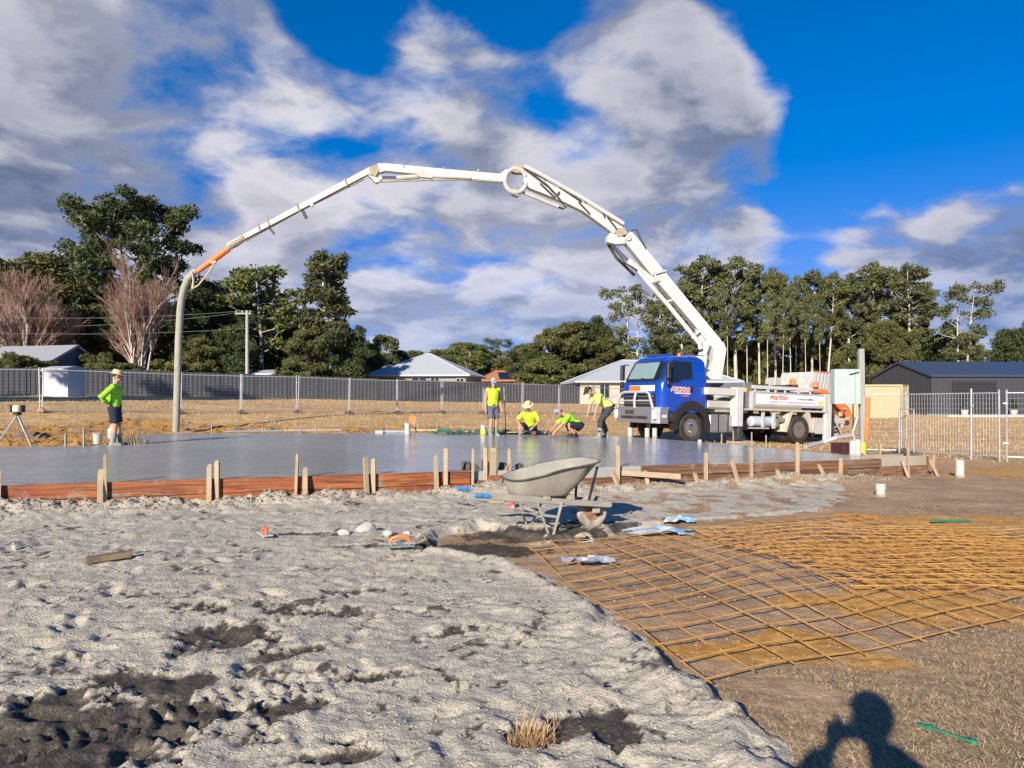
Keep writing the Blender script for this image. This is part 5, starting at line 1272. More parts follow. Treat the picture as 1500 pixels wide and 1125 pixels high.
for k in range(-3, 12):
    a, b = f0 + fd * 2.4 * k, f0 + fd * (2.4 * k + 2.33)
    lb = {0: 'wire fence panel between the pink foot and the straw-hatted worker', 1: 'wire fence panel just behind the straw-hatted worker', 2: 'wire fence panel behind the hanging delivery hose', 3: 'wire fence panel in front of the power pole', 8: 'wire fence panel behind the worker in yellow singlet', 9: 'wire fence panel behind the kneeling worker'}.get(k)
    fence_panel(a, b, 1.62, lb or 'galvanised temporary wire fence panel standing between the slab and the paddock', None if lb else 'wire fence panels behind the slab')
    foot(a.x - fd.x * .03, a.y - fd.y * .03, atan2(fd.y, fd.x), M_foot if k == 0 else M_footd, 'pink concrete fence foot near the laser tripod' if k == 0 else 'dark rubber foot under a wire fence joint behind the slab', None if k == 0 else 'dark fence feet')
for a, b, lb in (((9.62, 20.02), (10.72, 19.55), 'wire fence panel running behind the meter post'), ((10.80, 19.42), (11.84, 17.24), 'wire fence panel standing between meter post and white pipe stub'), ((11.92, 17.10), (14.02, 15.9), 'wire fence panel running from the white pipe stub past the dark shed')):
    fence_panel(a, b, 1.66, lb, None)
foot(10.76, 19.5, .4, M_footd, 'dark fence foot at the meter post end of the fence'); 
p = Vector((11.48, 17.8, 0)); T = thing('steel_picket', 'lone galvanised picket driven beside the wire fence before the shed', 'picket', (p.x, p.y - .05, gz(p.x, p.y)))
mb = MB(); mb.tube([(0, 0, -.2), (0, 0, 1.78)], .022, 8); mb.build('shaft', M_galv, T); mb = MB(); mb.box((0, -.02, 1.35), (.06, .05, .05), bev=.005); mb.build('clamp', M_galv, T)
p = at(1348, 668, 0); T = thing('fence_brace', 'short galvanised brace frame behind the wire fence', 'brace', (p.x, p.y + .3, gz(p.x, p.y)), .2)
mb = MB(); mb.tube([(0, 0, 0), (0, 0, 1.25), (-.45, 0, 1.25)], .02, 8); mb.tube([(-.45, 0, 0), (-.45, 0, 1.25)], .02, 8); mb.build('brace_frame', M_galv, T); mb = MB(); mb.box((-.2, 0, .04), (.75, .3, .09), bev=.02); mb.build('brace_weight', M_footd, T)

# ------------------------------------------------------------------ steel sheet boundary fence
def build_boundary():
    a0, d = Vector((-45.2, 40.7)), Vector((.89, .456))
    M_cb = mat('slate steel fence sheet', (.060, .062, .070), .5, var=.12, scale=.6)
    pitch, dep = .30, .035; prof = []
    for i in range(8):
        x = i * pitch; prof += [(x, 0), (x + .10, 0), (x + .13, dep), (x + .25, dep), (x + .28, 0)]
    prof.append((2.4, 0))
    mb = MB(); n = len(prof)
    mb.v = [Vector((x, -y, 0)) for x, y in prof] + [Vector((x, -y, 1.8)) for x, y in prof]
    mb.f = [[i, i + 1, n + i + 1, n + i] for i in range(n - 1)]
    sheet = mb.mesh('sheet', M_cb, 0)
    mb = MB(); mb.box((1.2, 0, 1.82), (2.36, .06, .05)); rails = mb.mesh('top_rail', M_cb, 0)
    mb = MB(); mb.box((1.2, 0, .02), (2.36, .06, .05)); rails2 = mb.mesh('bottom_rail', M_cb, 0)
    mb = MB(); mb.box((0, -.02, .93), (.06, .09, 1.9)); post = mb.mesh('post', M_cb, 0)
    root = thing('boundary_fence', 'long slate-grey ribbed steel boundary fence at the back of the paddock', 'fence')
    for k in range(29):
        a = a0 + d * 2.4 * k; m_ = a + d * 1.2; z = gz(m_.x, m_.y) - .04
        for nm, me in (('sheet', sheet), ('top_rail', rails), ('bottom_rail', rails2), ('post', post)):
            link(nm, me, root, (a.x, a.y, z), (0, 0, atan2(d.y, d.x)))
build_boundary()

# ------------------------------------------------------------------ houses and sheds
def ribs(mb, quad, n, r):
    """standing seams up a roof plane: quad = eaveL, eaveR, ridgeR, ridgeL"""
    a, b, c, d = [Vector(q) for q in quad]
    for i in range(1, n):
        t = i / n; p = a.lerp(b, t); q = d.lerp(c, t); mb.tube([p, q], r, 3, caps=False)
def hip_house(name, label, loc, rz, w, dp, eave, apex, ridge, wm, rm, windows=(), over=.5, cat='house', group=None):
    T = thing(name, label, cat, loc, rz, group)
    mb = MB(); mb.box((0, 0, eave / 2 - .02), (w - 2 * over, dp - 2 * over, eave - .04)); wall = mb.build('wall', wm, T, smooth=0)
    h = ridge / 2; W, D = w / 2, dp / 2
    mb = MB(); v = [(-W, -D, eave), (W, -D, eave), (W, D, eave), (-W, D, eave), (-h, 0, apex), (h, 0, apex)]
    mb.add(v, [(0, 1, 5, 4), (1, 2, 5), (2, 3, 4, 5), (3, 0, 4), (3, 2, 1, 0)]); rf = mb.build('roof', rm, T, smooth=0)
    mb = MB()
    for a, b in ((0, 4), (1, 5), (2, 5), (3, 4)): mb.tube([v[a], v[b]], .07, 5)
    if ridge > 0: mb.tube([v[4], v[5]], .07, 5)
    mb.build('ridge_cap', rm, rf)
    mb = MB()
    for a, b in (((-W, -D), (W, -D)), ((W, -D), (W, D)), ((W, D), (-W, D)), ((-W, D), (-W, -D))): mb.bar((a[0], a[1], eave - .05), (b[0], b[1], eave - .05), .10, .16)
    mb.build('gutter', rm, rf)
    y = -(dp / 2 - over)
    for (x, z, ww, hh, m) in windows:
        mb = MB(); mb.box((x, y - .02, z), (ww, .05, hh)); f = mb.build('window', m, T, smooth=0)
        mb = MB()
        for q in (-.5, 0, .5): mb.box((x + q * ww, y - .055, z), (.06, .03, hh + .06))
        for q in (-.5, .5): mb.box((x, y - .055, z + q * hh), (ww, .028, .06))
        mb.build('frame', M_white2, f)
    return T
M_wall = mat('grey brick wall', (.27, .26, .245), .85, var=.12, scale=3); M_walld = mat('dark cladding', (.06, .062, .07), .7); M_wallw = mat('cream rendered wall', (.46, .43, .36), .7, var=.06)  # M_walld is one plain dark base colour
M_tile = mat('terracotta roof tile', (.42, .17, .075), .8, var=.3, scale=3); M_roofg = mat('grey roof sheeting', (.30, .31, .33), .5, var=.1); M_wallb = mat('blue grey cladding', (.10, .12, .16), .7, var=.15)
def hz(x, d): return gz((x - 750) / F * d, d)
zb = hz(625, 75); hip_house('hip_roof_house', 'house with a pale pyramid roof behind the slate fence', ((623 - 750) / F * 77, 80, zb), -.12, 11.4, 11.0, 3.9 - zb, 6.45 - zb, .5, M_wall, M_roofw,
    [(-3.3, 1.4, 2.6, 1.8, M_glass), (.2, 1.3, 1.6, 2.0, M_glass), (1.9, 1.35, .9, 2.1, M_glass), (4.6, 1.6, .8, 1.2, M_glass)])
zb = hz(560, 86); hip_house('hip_roof_house', 'house with a low grey roof just left behind the pyramid roof', ((572 - 750) / F * 90, 94, zb), -.1, 9, 9, 4.0 - zb, 5.8 - zb, 2, M_wall, M_roofg)['label'] = 'house with a low grey roof half hidden behind the pyramid-roofed house'
zb = hz(728, 98); t = hip_house('tiled_house', 'house with a terracotta tiled roof and dark solar panels', ((730 - 750) / F * 100, 103, zb), .1, 6.6, 7.5, 3.9 - zb, 5.4 - zb, 1.2, M_wall, M_tile, [(1.2, 1.6, 1.6, 1.2, M_glass)])
for i in range(3):
    for j in range(2):
        mb = MB(); ang = atan2(5.4 - 3.9, 3.75); R = Matrix.Translation((.2 + i * .82, -3.75 * (.74 - j * .36), 3.9 - zb + 1.5 * (.26 + j * .36) + .08)) @ Matrix.Rotation(ang, 4, 'X'); mb.box((0, 0, 0), (.78, 1.3, .05), R); mb.build('solar_panel', mat('solar glass', (.012, .02, .06), .15), t)
zb = hz(880, 68); hip_house('white_roof_house', 'long house with a bright white roof behind the blue cab', ((838 - 750) / F * 66 + 8.0, 72, zb), .06, 16, 11, 3.05 - zb, 5.3 - zb, 5, M_wallw, M_roofw,
    [(-5.2, 1.2, .9, 1.3, M_glass), (-3.0, 1.2, 1.6, 1.3, M_glass)])
# left: gable house, white shed, low white verandah, awning
def gable(name, label, loc, rz, w, dp, eave, apex, wm, rm, over=.35, cat='house', doors=(), gm=None, nrib=0):
    """ridge along local x; gable ends at +-w/2"""
    T = thing(name, label, cat, loc, rz)
    W, D = w / 2, dp / 2
    mb = MB(); v = [(-W, -D, 0), (W, -D, 0), (W, D, 0), (-W, D, 0), (-W, -D, eave), (W, -D, eave), (W, D, eave), (-W, D, eave), (-W, 0, apex), (W, 0, apex)]
    mb.add(v, [(0, 1, 5, 4), (2, 3, 7, 6), (0, 4, 8, 7, 3), (1, 2, 6, 9, 5)]); wall = mb.build('wall', wm, T, smooth=0)
    s = (apex - eave) / D; z0 = eave - over * s; t = .06
    for sy in (-1, 1):
        mb = MB(); a = [(-W - over, sy * (D + over), z0 + .03), (W + over, sy * (D + over), z0 + .03), (W + over, 0, apex + .03), (-W - over, 0, apex + .03)]
        mb.add(a + [(x, y, z + t) for x, y, z in a], [(0, 1, 2, 3), (4, 5, 6, 7), (0, 1, 5, 4), (1, 2, 6, 5), (2, 3, 7, 6), (3, 0, 4, 7)])
        if nrib: ribs(mb, [(x, y, z + t) for x, y, z in a], nrib, .025)
        rf = mb.build('roof', rm, T, smooth=0)
    mb = MB()
    for sy in (-1, 1): mb.bar((-W - over, sy * (D + over), z0 - .02), (W + over, sy * (D + over), z0 - .02), .10, .14)
    for sx in (-1, 1):
        for sy in (-1, 1): mb.bar((sx * (W + over), sy * (D + over), z0), (sx * (W + over), 0, apex), .05, .18)
    mb.build('trim', rm, T, smooth=0)
    for (x, ww, hh, m) in doors:
        mb = MB(); n = 10
        for i in range(n): mb.box((x, -D - .03, hh * (i + .5) / n), (ww, .05, hh / n - .02))
        dr = mb.build('roller_door', m, T, smooth=0)
        mb = MB(); mb.box((x, -D - .05, hh + .12), (ww + .2, .12, .24)); 
        for q in (-.5, .5): mb.box((x + q * (ww + .06), -D - .04, hh / 2), (.10, .09, hh))
        mb.build('door_frame', m, dr, smooth=0)
    if nrib:
        mb = MB(); n = int(w / .45)
        for i in range(n + 1):
            x = -W + w * i / n
            if any(abs(x - q[0]) < q[1] / 2 + .1 for q in doors): mb.box((x, -D - .012, (eave + doors[0][2] + .3) / 2), (.05, .022, eave - doors[0][2] - .3))
            else: mb.box((x, -D - .012, eave / 2), (.05, .022, eave - .02))
        m_ = int(dp / .45)
        for i in range(1, m_):
            y = -D + dp * i / m_; e = eave + (apex - eave) * (1 - abs(y) / D); mb.box((-W - .012, y, e / 2), (.022, .05, e - .06))
        mb.build('sheeting_rib', wm, T, smooth=0)['kind'] = 'stuff'
    return T
zb = hz(80, 57); gable('gable_house', 'small grey-roofed cottage under the bare tree at the paddock corner', (-38.6, 58, zb), -.25, 7.0, 5.0, 2.5, 3.9, M_wallb, M_roofg)
zb = hz(84, 44.5); gable('garden_shed', 'pale grey-white garden shed at the corner of the slate fence', ((84 - 750) / F * 44.5, 45.2, zb), -.2, 1.85, 1.4, 1.70, 1.86, mat('pale steel sheet', (.50, .51, .55), .5, var=.12, scale=1), M_roofw, .05, 'shed')
zb = hz(394, 63); gable('low_shed', 'low white-edged shed roof showing over the slate fence', ((396 - 750) / F * 66, 67, zb), 0, 3.6, 3, 2.15, 2.5, M_walld, M_roofw, .2, 'shed')
zb = hz(800, 84); gable('white_awning_shed', 'little white-roofed shed over the fence beside the dark trees', ((801 - 750) / F * 84, 85, zb), 0, 2.0, 3, 1.9, 2.25, M_wallw, M_roofw, .3, 'shed')
# big charcoal shed and cream container on the right
M_door = mat('charcoal roller door', (.028, .029, .034), .5, var=.1)
xs = (1357 - 750) / F * 60
gable('steel_shed', 'big charcoal steel shed with a blue-grey roof and roller doors', (xs + 10.6, 64.6, -.05), .02, 21, 9.6, 3.45, 4.75, M_shed, M_shedroof, .15, 'shed', [(-6.9, 3.6, 2.7, M_door), (-.6, 3.6, 2.7, M_door), (5.6, 3.6, 2.7, M_door)], nrib=46)
mb = MB(); mb.box((xs + 12, 58.5, .02), (24, 3.0, .22), bev=.02); tag(mb.build('concrete_apron', mat('pale concrete', (.42, .42, .40), .8, var=.1)), kind='structure')
for x in (1413, 1485): 
    p = Vector(((x - 750) / F * 58, 58.0, .13)); T = thing('potted_plant', 'small dark potted plant on the apron of the charcoal shed', 'plant', p, 0, 'pots by the shed')
    mb = MB(); mb.lathe([(0, 0), (.22, 0), (.3, .4), (.26, .4), (0, .36)], 14); mb.build('pot', M_pvc, T)
    P7 = np.array([[0, 0, .4]]) + np.random.default_rng(x).normal(0, .10, (120, 3)); V = []
    mb = MB(); rr = random.Random(x)
    for k in range(110):
        c = Vector((rr.gauss(0, .16), rr.gauss(0, .16), .45 + abs(rr.gauss(0, .35)))); a = Vector((rr.gauss(0, 1), rr.gauss(0, 1), rr.gauss(0, 1))).normalized() * .13; b = a.cross(Vector((rr.random(), rr.random(), rr.random()))).normalized() * .05
        mb.add([c - a, c + b, c + a, c - b], [(0, 1, 2, 3)])
    mb.build('leaves', mat('pot foliage', (.03, .05, .02), .7), T, smooth=0)
def container():
    d = 55.0; x0 = (1320 - 750) / F * d; yaw = radians(-31)
    T = thing('shipping_container', 'cream corrugated shipping container in front of the charcoal shed', 'container', (x0, d, -.02), 0)
    u = Vector((-cos(radians(14)), -sin(radians(14)) * .0 + .10, 0)).normalized(); v = Vector((.62, .78, 0)).normalized()
    L, Wd, H = 6.06, 2.44, 2.56
    def side(a, b, n, dep, name, hgt0=.14, hgt1=H - .12):
        mb = MB(); a = Vector(a); b = Vector(b); e = (b - a); Ln = e.length; e.normalize(); nr = Vector((e.y, -e.x, 0)); pr = []
        p = Ln / n
        for i in range(n): pr += [(i * p, 0), (i * p + p * .28, 0), (i * p + p * .40, dep), (i * p + p * .82, dep), (i * p + p * .94, 0)]
        pr.append((Ln, 0)); m = len(pr)
        mb.v = [a + e * s + nr * t + Vector((0, 0, hgt0)) for s, t in pr] + [a + e * s + nr * t + Vector((0, 0, hgt1)) for s, t in pr]
        mb.f = [[i, i + 1, m + i + 1, m + i] for i in range(m - 1)]
        return mb.build(name, M_cream, T, smooth=0)
    o = Vector((0, 0, 0)); pu = u * L; pv = v * Wd
    side(o, pu, 22, .036, 'side_wall'); side(pu + pv, pv, 22, .036, 'side_wall'); side(pu, pu + pv, 9, .036, 'end_wall')
    mb = MB(); mb.add([o + Vector((0, 0, H)), pu + Vector((0, 0, H)), pu + pv + Vector((0, 0, H)), pv + Vector((0, 0, H))], [(0, 1, 2, 3)]); mb.build('roof', M_cream, T, smooth=0)
    mb = MB()
    for z in (.07, H - .06):
        for a, b in ((o, pu), (o, pv), (pv, pu + pv), (pu, pu + pv)): mb.bar(a + Vector((0, 0, z)), b + Vector((0, 0, z)), .12, .13)
    for a in (o, pu, pv, pu + pv): mb.bar(a, a + Vector((0, 0, H)), .16, .16)
    mb.build('corner_frame', M_cream, T, smooth=0)
    n = Vector((v.y, -v.x, 0))
    for i in (0, 1):
        a = v * (Wd * (.03 + .475 * i)); b = v * (Wd * (.03 + .475 * (i + 1) - .01)); mb = MB()
        mb.bar((a + Vector((0, 0, H / 2))) + n * .02, (b + Vector((0, 0, H / 2))) + n * .02, .05, H - .28)
        for z in (.5, .95, 1.4, 1.85, 2.3): mb.bar(a.lerp(b, .06) + n * .055 + Vector((0, 0, z)), a.lerp(b, .94) + n * .055 + Vector((0, 0, z)), .03, .22)
        dr = mb.build('door', M_cream, T, smooth=0)
        for q in (.25, .75):
            c = a.lerp(b, q) + n * .10; mb = MB(); mb.tube([c + Vector((0, 0, .15)), c + Vector((0, 0, H - .15))], .022, 6); mb.bar(c + Vector((0, 0, 1.1)), c + v * .3 + Vector((0, 0, 1.1)), .03, .05); mb.build('lock_rod', M_cream, dr)
container()
# power pole with its lines
p = Vector(((362 - 750) / F * 60, 60, 0)); p.z = gz(p.x, p.y); T = thing('power_pole', 'grey timber power pole with a crossarm standing before dark trees', 'power pole', p)
ht = CZ - (455 - HY) / F * 60 - p.z
mb = MB(); mb.tube([(0, 0, -.5), (0, 0, ht)], [.17, .12], 10); mb.build('pole', mat('pale grey pole', (.34, .36, .34), .8, var=.15, stretch=(3, 3, .4)), T)
mb = MB(); mb.bar((-1.0, 0, ht - .25), (.35, 0, ht - .25), .1, .12); mb.build('crossarm', M_timberg, T)
mb = MB()
for x in (-.9, -.4, .25): mb.lathe([(.05, 0), (.07, .05), (.04, .1), (.06, .14), (.02, .2)], 8, Matrix.Translation((x, 0, ht - .18)))
mb.build('insulator', M_pvc, T)
mb = MB()
for z0, z1, y1 in ((ht - 1.5, ht - 2.0, -2.0), (ht + .0, ht - .45, 1.0), (ht - .1, ht - .9, 5.0)):
    mb.tube([(-22 * t, y1 * t, z0 + (z1 - z0) * t - 1.2 * t * (1 - t)) for t in [i / 12 for i in range(13)]], .014, 4)
mb.build('power_line', mat('pale cable', (.20, .22, .20), .7), T)

# ------------------------------------------------------------------ trees
def leaf_mat(name, a, b, c):
    m = bpy.data.materials.new(name); m.use_nodes = True; g = NT(m.node_tree); bs = g.n['Principled BSDF']
    tc = g.new('ShaderNodeTexCoord'); oi = g.new('ShaderNodeObjectInfo')
    P = g.vmath('ADD', tc.outputs['Object'], g.vmath('SCALE', (31.0, 17.0, 9.0), scale=oi.outputs['Random']))
    col = g.mix(g.ramp(g.noise(P, .45, 4, .6), .35, .65), a, b)
    col = g.mix(g.math('MULTIPLY', g.ramp(g.noise(P, 1.1, 4, .6), .50, .70), .8), col, c)
    col = g.mix(g.math('MULTIPLY', g.ramp(g.noise(P, 5.5, 2, .5), .45, .70), .5), col, tuple(min(1, x * 1.9) for x in c))
    hs = g.new('ShaderNodeHueSaturation'); g.l.new(col, hs.inputs['Color']); hs.inputs['Saturation'].default_value = 1.0
    g.put(hs.inputs['Value'], g.math('ADD', .78, g.math('MULTIPLY', oi.outputs['Random'], .45)))
    g.l.new(hs.outputs[0], bs.inputs['Base Color']); bs.inputs['Roughness'].default_value = .55; bs.inputs['Specular IOR Level'].default_value = .35
    tr = g.new('ShaderNodeBsdfTranslucent'); g.l.new(hs.outputs[0], tr.inputs[0]); mx = g.new('ShaderNodeMixShader'); mx.inputs[0].default_value = .22
    g.l.new(bs.outputs[0], mx.inputs[1]); g.l.new(tr.outputs[0], mx.inputs[2]); g.l.new(mx.outputs[0], g.n['Material Output'].inputs[0])
    return m
LM = {'gum': leaf_mat('gum leaves', (.055, .078, .026), (.110, .132, .052), (.165, .148, .070)), 'dark': leaf_mat('dark leaves', (.030, .050, .017), (.066, .092, .030), (.105, .115, .040)),
      'olive': leaf_mat('olive leaves', (.060, .078, .021), (.115, .130, .042), (.175, .138, .052)), 'bright': leaf_mat('bright leaves', (.065, .100, .025), (.130, .160, .050), (.185, .170, .050))}
M_bark = mat('pale gum bark', (.52, .49, .42), .8, var=.2, scale=1.5, dirt=(.26, .21, .16), damt=.45, dscale=1.2); M_barkd = mat('brown bark', (.13, .10, .075), .9, var=.3, dirt=(.30, .27, .22), damt=.5, dscale=1.5)
def leaves(cl, seed, ls, lw, per):
    """leaf faces gathered round clump centres: cl = [(centre, radius)]"""
    rr = np.random.default_rng(seed); C = np.array([c for c, r in cl], float); R = np.array([r for c, r in cl], float)
    cnt = np.maximum(8, (per * (R / R.mean()) ** 2).astype(int)); idx = np.repeat(np.arange(len(cl)), cnt); n = len(idx)
    d = rr.normal(0, 1, (n, 3)); d /= np.linalg.norm(d, axis=1)[:, None]; rad = rr.uniform(.25, 1, n) ** .55 * rr.uniform(.75, 1.25, n)
    off = d * rad[:, None] * R[idx][:, None]; off[:, 2] *= .62
    P = C[idx] + off
    a = rr.normal(0, 1, (n, 3)); a[:, 2] -= .5; a /= np.linalg.norm(a, axis=1)[:, None]; b = np.cross(a, rr.normal(0, 1, (n, 3))); b /= np.linalg.norm(b, axis=1)[:, None] + 1e-9
    s = rr.uniform(.6, 1.3, n)[:, None]; a = a * ls * .5 * s; b = b * lw * .5 * s
    V = np.stack([P - a, P + b, P + a, P - b], 1).reshape(-1, 3); Fc = np.arange(n * 4).reshape(-1, 4)
    me = bpy.data.meshes.new('crown'); raw_mesh(me, V, Fc); return me
def gum(seed, H, cs, R, nb, per, shape='dome', ls=.42, lw=.20, tr=.28, cr=1.15, lean=.03, lm='gum', bark=None, stems=1):
    rr = random.Random(seed); tk = MB(); cl = []
    for st in range(stems):
        off = Vector((rr.uniform(-.5, .5), rr.uniform(-.5, .5), 0)) * (0 if stems == 1 else 1.2)
        ln = Vector((rr.uniform(-1, 1), rr.uniform(-1, 1), 0)) * lean * H * (1 if stems == 1 else 2.5)
        def tp(t): return off * (1 + .6 * t) + ln * t * t + Vector((.016 * H * sin(5 * t + seed) * t, .016 * H * cos(4.1 * t + seed) * t, H * .97 * t))
        tk.tube([tp(t) for t in np.linspace(-.02, 1, 12)], [tr * (1 - .86 * t) * (1.25 if t < .03 else 1) / sqrt(stems) ** .6 for t in np.linspace(0, 1, 12)], 7)
        for i in range(nb // stems):
            u = (i + rr.random()) / (nb // stems); t = cs + (1 - cs) * u * .98
            prof = {'dome': sqrt(max(.03, sin(pi * (.10 + .82 * u)))), 'cone': (1.05 - .78 * u) * min(1, .35 + 3 * u), 'top': min(1, .25 + 1.3 * u) * sqrt(max(.05, 1 - max(0, u - .6) ** 2 * 5)), 'col': .75 + .25 * sin(pi * u), 'tower': (.95 - .35 * u) * min(1, .5 + 3 * u) * (1 if u < .85 else .8)}[shape]
            L = R * prof * rr.uniform(.55, 1.08); az = i * 2.4 + rr.uniform(-.6, .6); up = rr.uniform(.35, .95) if shape != 'cone' else rr.uniform(.1, .6)
            p0 = tp(max(.05, t - .06)); d = Vector((cos(az), sin(az), up)).normalized()
            e = p0 + d * L; mid = p0.lerp(e, .5) + Vector((rr.uniform(-.1, .1) * L, rr.uniform(-.1, .1) * L, -.06 * L))
            r0 = tr * (1 - .8 * t) * .45
            tk.tube([p0, mid, e], [r0, r0 * .65, r0 * .2], 5)
            cl.append((tuple(e), cr * rr.uniform(.7, 1.25)))
            for q in range(rr.choice((1, 2, 2, 3))):
                s = rr.uniform(.45, .98); b0 = p0.lerp(mid, s * 2) if s < .5 else mid.lerp(e, s * 2 - 1); dd = (d + Vector((rr.gauss(0, .7), rr.gauss(0, .7), rr.gauss(.15, .5)))).normalized(); e2 = b0 + dd * L * rr.uniform(.25, .5)
                tk.tube([b0, e2], [r0 * .5, r0 * .12], 4); cl.append((tuple(e2), cr * rr.uniform(.5, 1.05)))
        cl.append((tuple(tp(1)), cr))
    cm = leaves(cl, seed, ls, lw, per); cm.materials.append(LM[lm])
    return tk.mesh('trunk', bark or M_bark), cm
def bare(seed, H, R, nb, m):
    rr = random.Random(seed); tk = MB(); tw = MB()
    def grow(p, d, L, r, lv):
        e = p + d * L; mid = p.lerp(e, .5) + Vector((rr.gauss(0, .03) * L, rr.gauss(0, .03) * L, 0)); (tk if lv < 2 else tw).tube([p, mid, e], [r, r * .75, r * .45], 4 if lv < 2 else 3, caps=False)
        if lv >= 4: return
        for k in range((9, 7, 5, 4)[lv]):
            s = rr.uniform(.25, 1.0); b = p.lerp(e, s); nd = (d + Vector((rr.gauss(0, .36), rr.gauss(0, .36), rr.uniform(.0, .45)))).normalized(); grow(b, nd, L * rr.uniform(.40, .62), r * (.5 if lv else .55), lv + 1)
    for s in range(nb):
        az = 2 * pi * s / nb + rr.uniform(-.4, .4); d = Vector((cos(az) * R / H * .42, sin(az) * R / H * .42, 1)).normalized(); grow(Vector((cos(az) * .15, sin(az) * .15, -.1)), d, H * rr.uniform(.5, .62), .10, 0)
    return tk.mesh('trunk', M_barkp), tw.mesh('twigs', m, 0)
M_barkp = mat('pale grey bark', (.46, .40, .34), .85, var=.2); M_twig = mat('pinkish bare twigs', (.30, .185, .14), .9, var=.25, scale=.5)
PROT = {'slimA': gum(1, 18, .52, 3.1, 26, 80, 'top', tr=.22, cr=.85, lean=.05), 'slimB': gum(2, 18, .58, 2.8, 22, 80, 'top', tr=.22, lm='olive', cr=.85, lean=.06), 'slimC': gum(3, 18, .44, 3.4, 32, 80, 'top', tr=.26, cr=.85), 'slimD': gum(14, 18, .64, 2.6, 18, 75, 'top', tr=.15, cr=.75, lean=.07), 'fork': gum(4, 15, .42, 3.8, 34, 50, 'top', tr=.22, stems=2, cr=.8, ls=.36, lw=.17),
        'big': gum(5, 20, .24, 7.6, 76, 150, 'dome', tr=.5, cr=1.15, lm='dark', bark=M_barkd, stems=2), 'tall': gum(6, 15, .14, 3.7, 60, 105, 'tower', tr=.32, cr=.85), 'denseA': gum(7, 12, .08, 4.3, 46, 260, 'dome', tr=.3, cr=1.4, lm='dark', bark=M_barkd),
        'denseB': gum(8, 12, .06, 3.8, 44, 230, 'col', tr=.3, cr=1.25, lm='olive', bark=M_barkd), 'airy': gum(9, 12, .35, 3.4, 22, 85, 'dome', tr=.2, cr=.85, lm='bright'), 'bushA': gum(10, 4.5, .05, 2.4, 26, 150, 'dome', ls=.30, lw=.16, tr=.10, cr=.75, lm='olive', bark=M_barkd, stems=2), 'bushB': gum(11, 4.0, .05, 2.2, 24, 150, 'dome', ls=.28, lw=.15, tr=.10, cr=.7, lm='bright', bark=M_barkd, stems=2),
        'bareA': bare(1, 10, 3.2, 5, M_twig), 'bareB': bare(2, 9.5, 3.8, 6, M_twig)}
PH = {'slimD': 18.5, 'slimA': 18.6, 'slimB': 18.6, 'slimC': 18.6, 'fork': 15.6, 'big': 21.0, 'tall': 15.6, 'denseA': 13.0, 'denseB': 13.0, 'airy': 12.5, 'bushA': 5.0, 'bushB': 4.5, 'bareA': 10.0, 'bareB': 9.5}
_rt = random.Random(77)
def tree(kind, px, ytop, d, label, group=None, wid=1.0, name='gum_tree', world=None):
    if world is None: x, y = (px - 750) / F * d, d
    else: x, y = world
    z = gz(x, y) - .1; H = (CZ - (ytop - HY) / F * d - z) if world is None else ytop
    s = H / PH[kind]; T = thing(name, label, 'bush' if 'bush' in name else 'tree', (x, y, z), _rt.uniform(0, 6.28), group); T.scale = (s * wid, s * wid, s)
    a, b = PROT[kind]; link('trunk', a, T); link('twigs' if kind.startswith('bare') else 'crown', b, T)
# left-hand group
tree('big', 192, 290, 72, 'huge dark spreading gum towering over the bare trees')
tree('bareA', 206, 392, 62, 'leafless pale-limbed tree directly below the huge dark gum', name='bare_tree', wid=1.1)
tree('bareB', 28, 402, 62, 'leafless pinkish tree at the far end of the slate fence', name='bare_tree', wid=1.15)
tree('bareB', 75, 440, 66, 'smaller leafless tree beside the grey-roofed cottage', name='bare_tree')
gL = 'dark trees behind the slate fence near the bare trees'
for k, px, yt, d, w in (('denseB', 112, 385, 72, 1.2), ('denseA', 70, 398, 78, 1.2), ('denseB', 10, 372, 84, 1.3), ('slimC', 45, 380, 88, 1.1), ('denseA', 140, 420, 80, 1.1), ('denseA', 235, 430, 84, 1.1), ('denseA', 265, 440, 78, 1.1), ('denseB', -40, 385, 80, 1.3)): tree(k, px, yt, d, 'dark leafy tree massed with others around the bare trees', gL, w)
gM = 'dark trees behind the power pole'
for k, px, yt, d, w in (('denseA', 300, 430, 74, 1.1), ('denseB', 335, 425, 80, 1.2), ('denseA', 345, 470, 66, 1.0), ('denseB', 290, 490, 64, 1.0), ('slimC', 320, 405, 88, 1.2), ('denseA', 395, 440, 80, 1.0), ('denseA', 410, 455, 90, 1.1)): tree(k, px, yt, d, 'dark leafy tree in the clump behind the power pole', gM, w)
tree('airy', 383, 385, 76, 'taller airy gum rising just behind the power pole', wid=1.15)
tree('slimC', 400, 410, 82, 'leaning crowned gum between the power pole and the tall tapering gum', wid=1.0)
tree('tall', 478, 357, 70, 'tall tapering gum with a pale trunk standing apart', wid=1.0)
tree('denseB', 445, 478, 68, 'olive bushy tree at the foot of the tall tapering gum', name='bushy_tree', wid=.9)
tree('denseA', 512, 482, 70, 'very dark bushy tree at the foot of the tall tapering gum', name='bushy_tree', wid=.9)
tree('denseA', 540, 500, 78, 'dark rounded tree beside the pyramid-roofed house', name='bushy_tree', wid=.9)
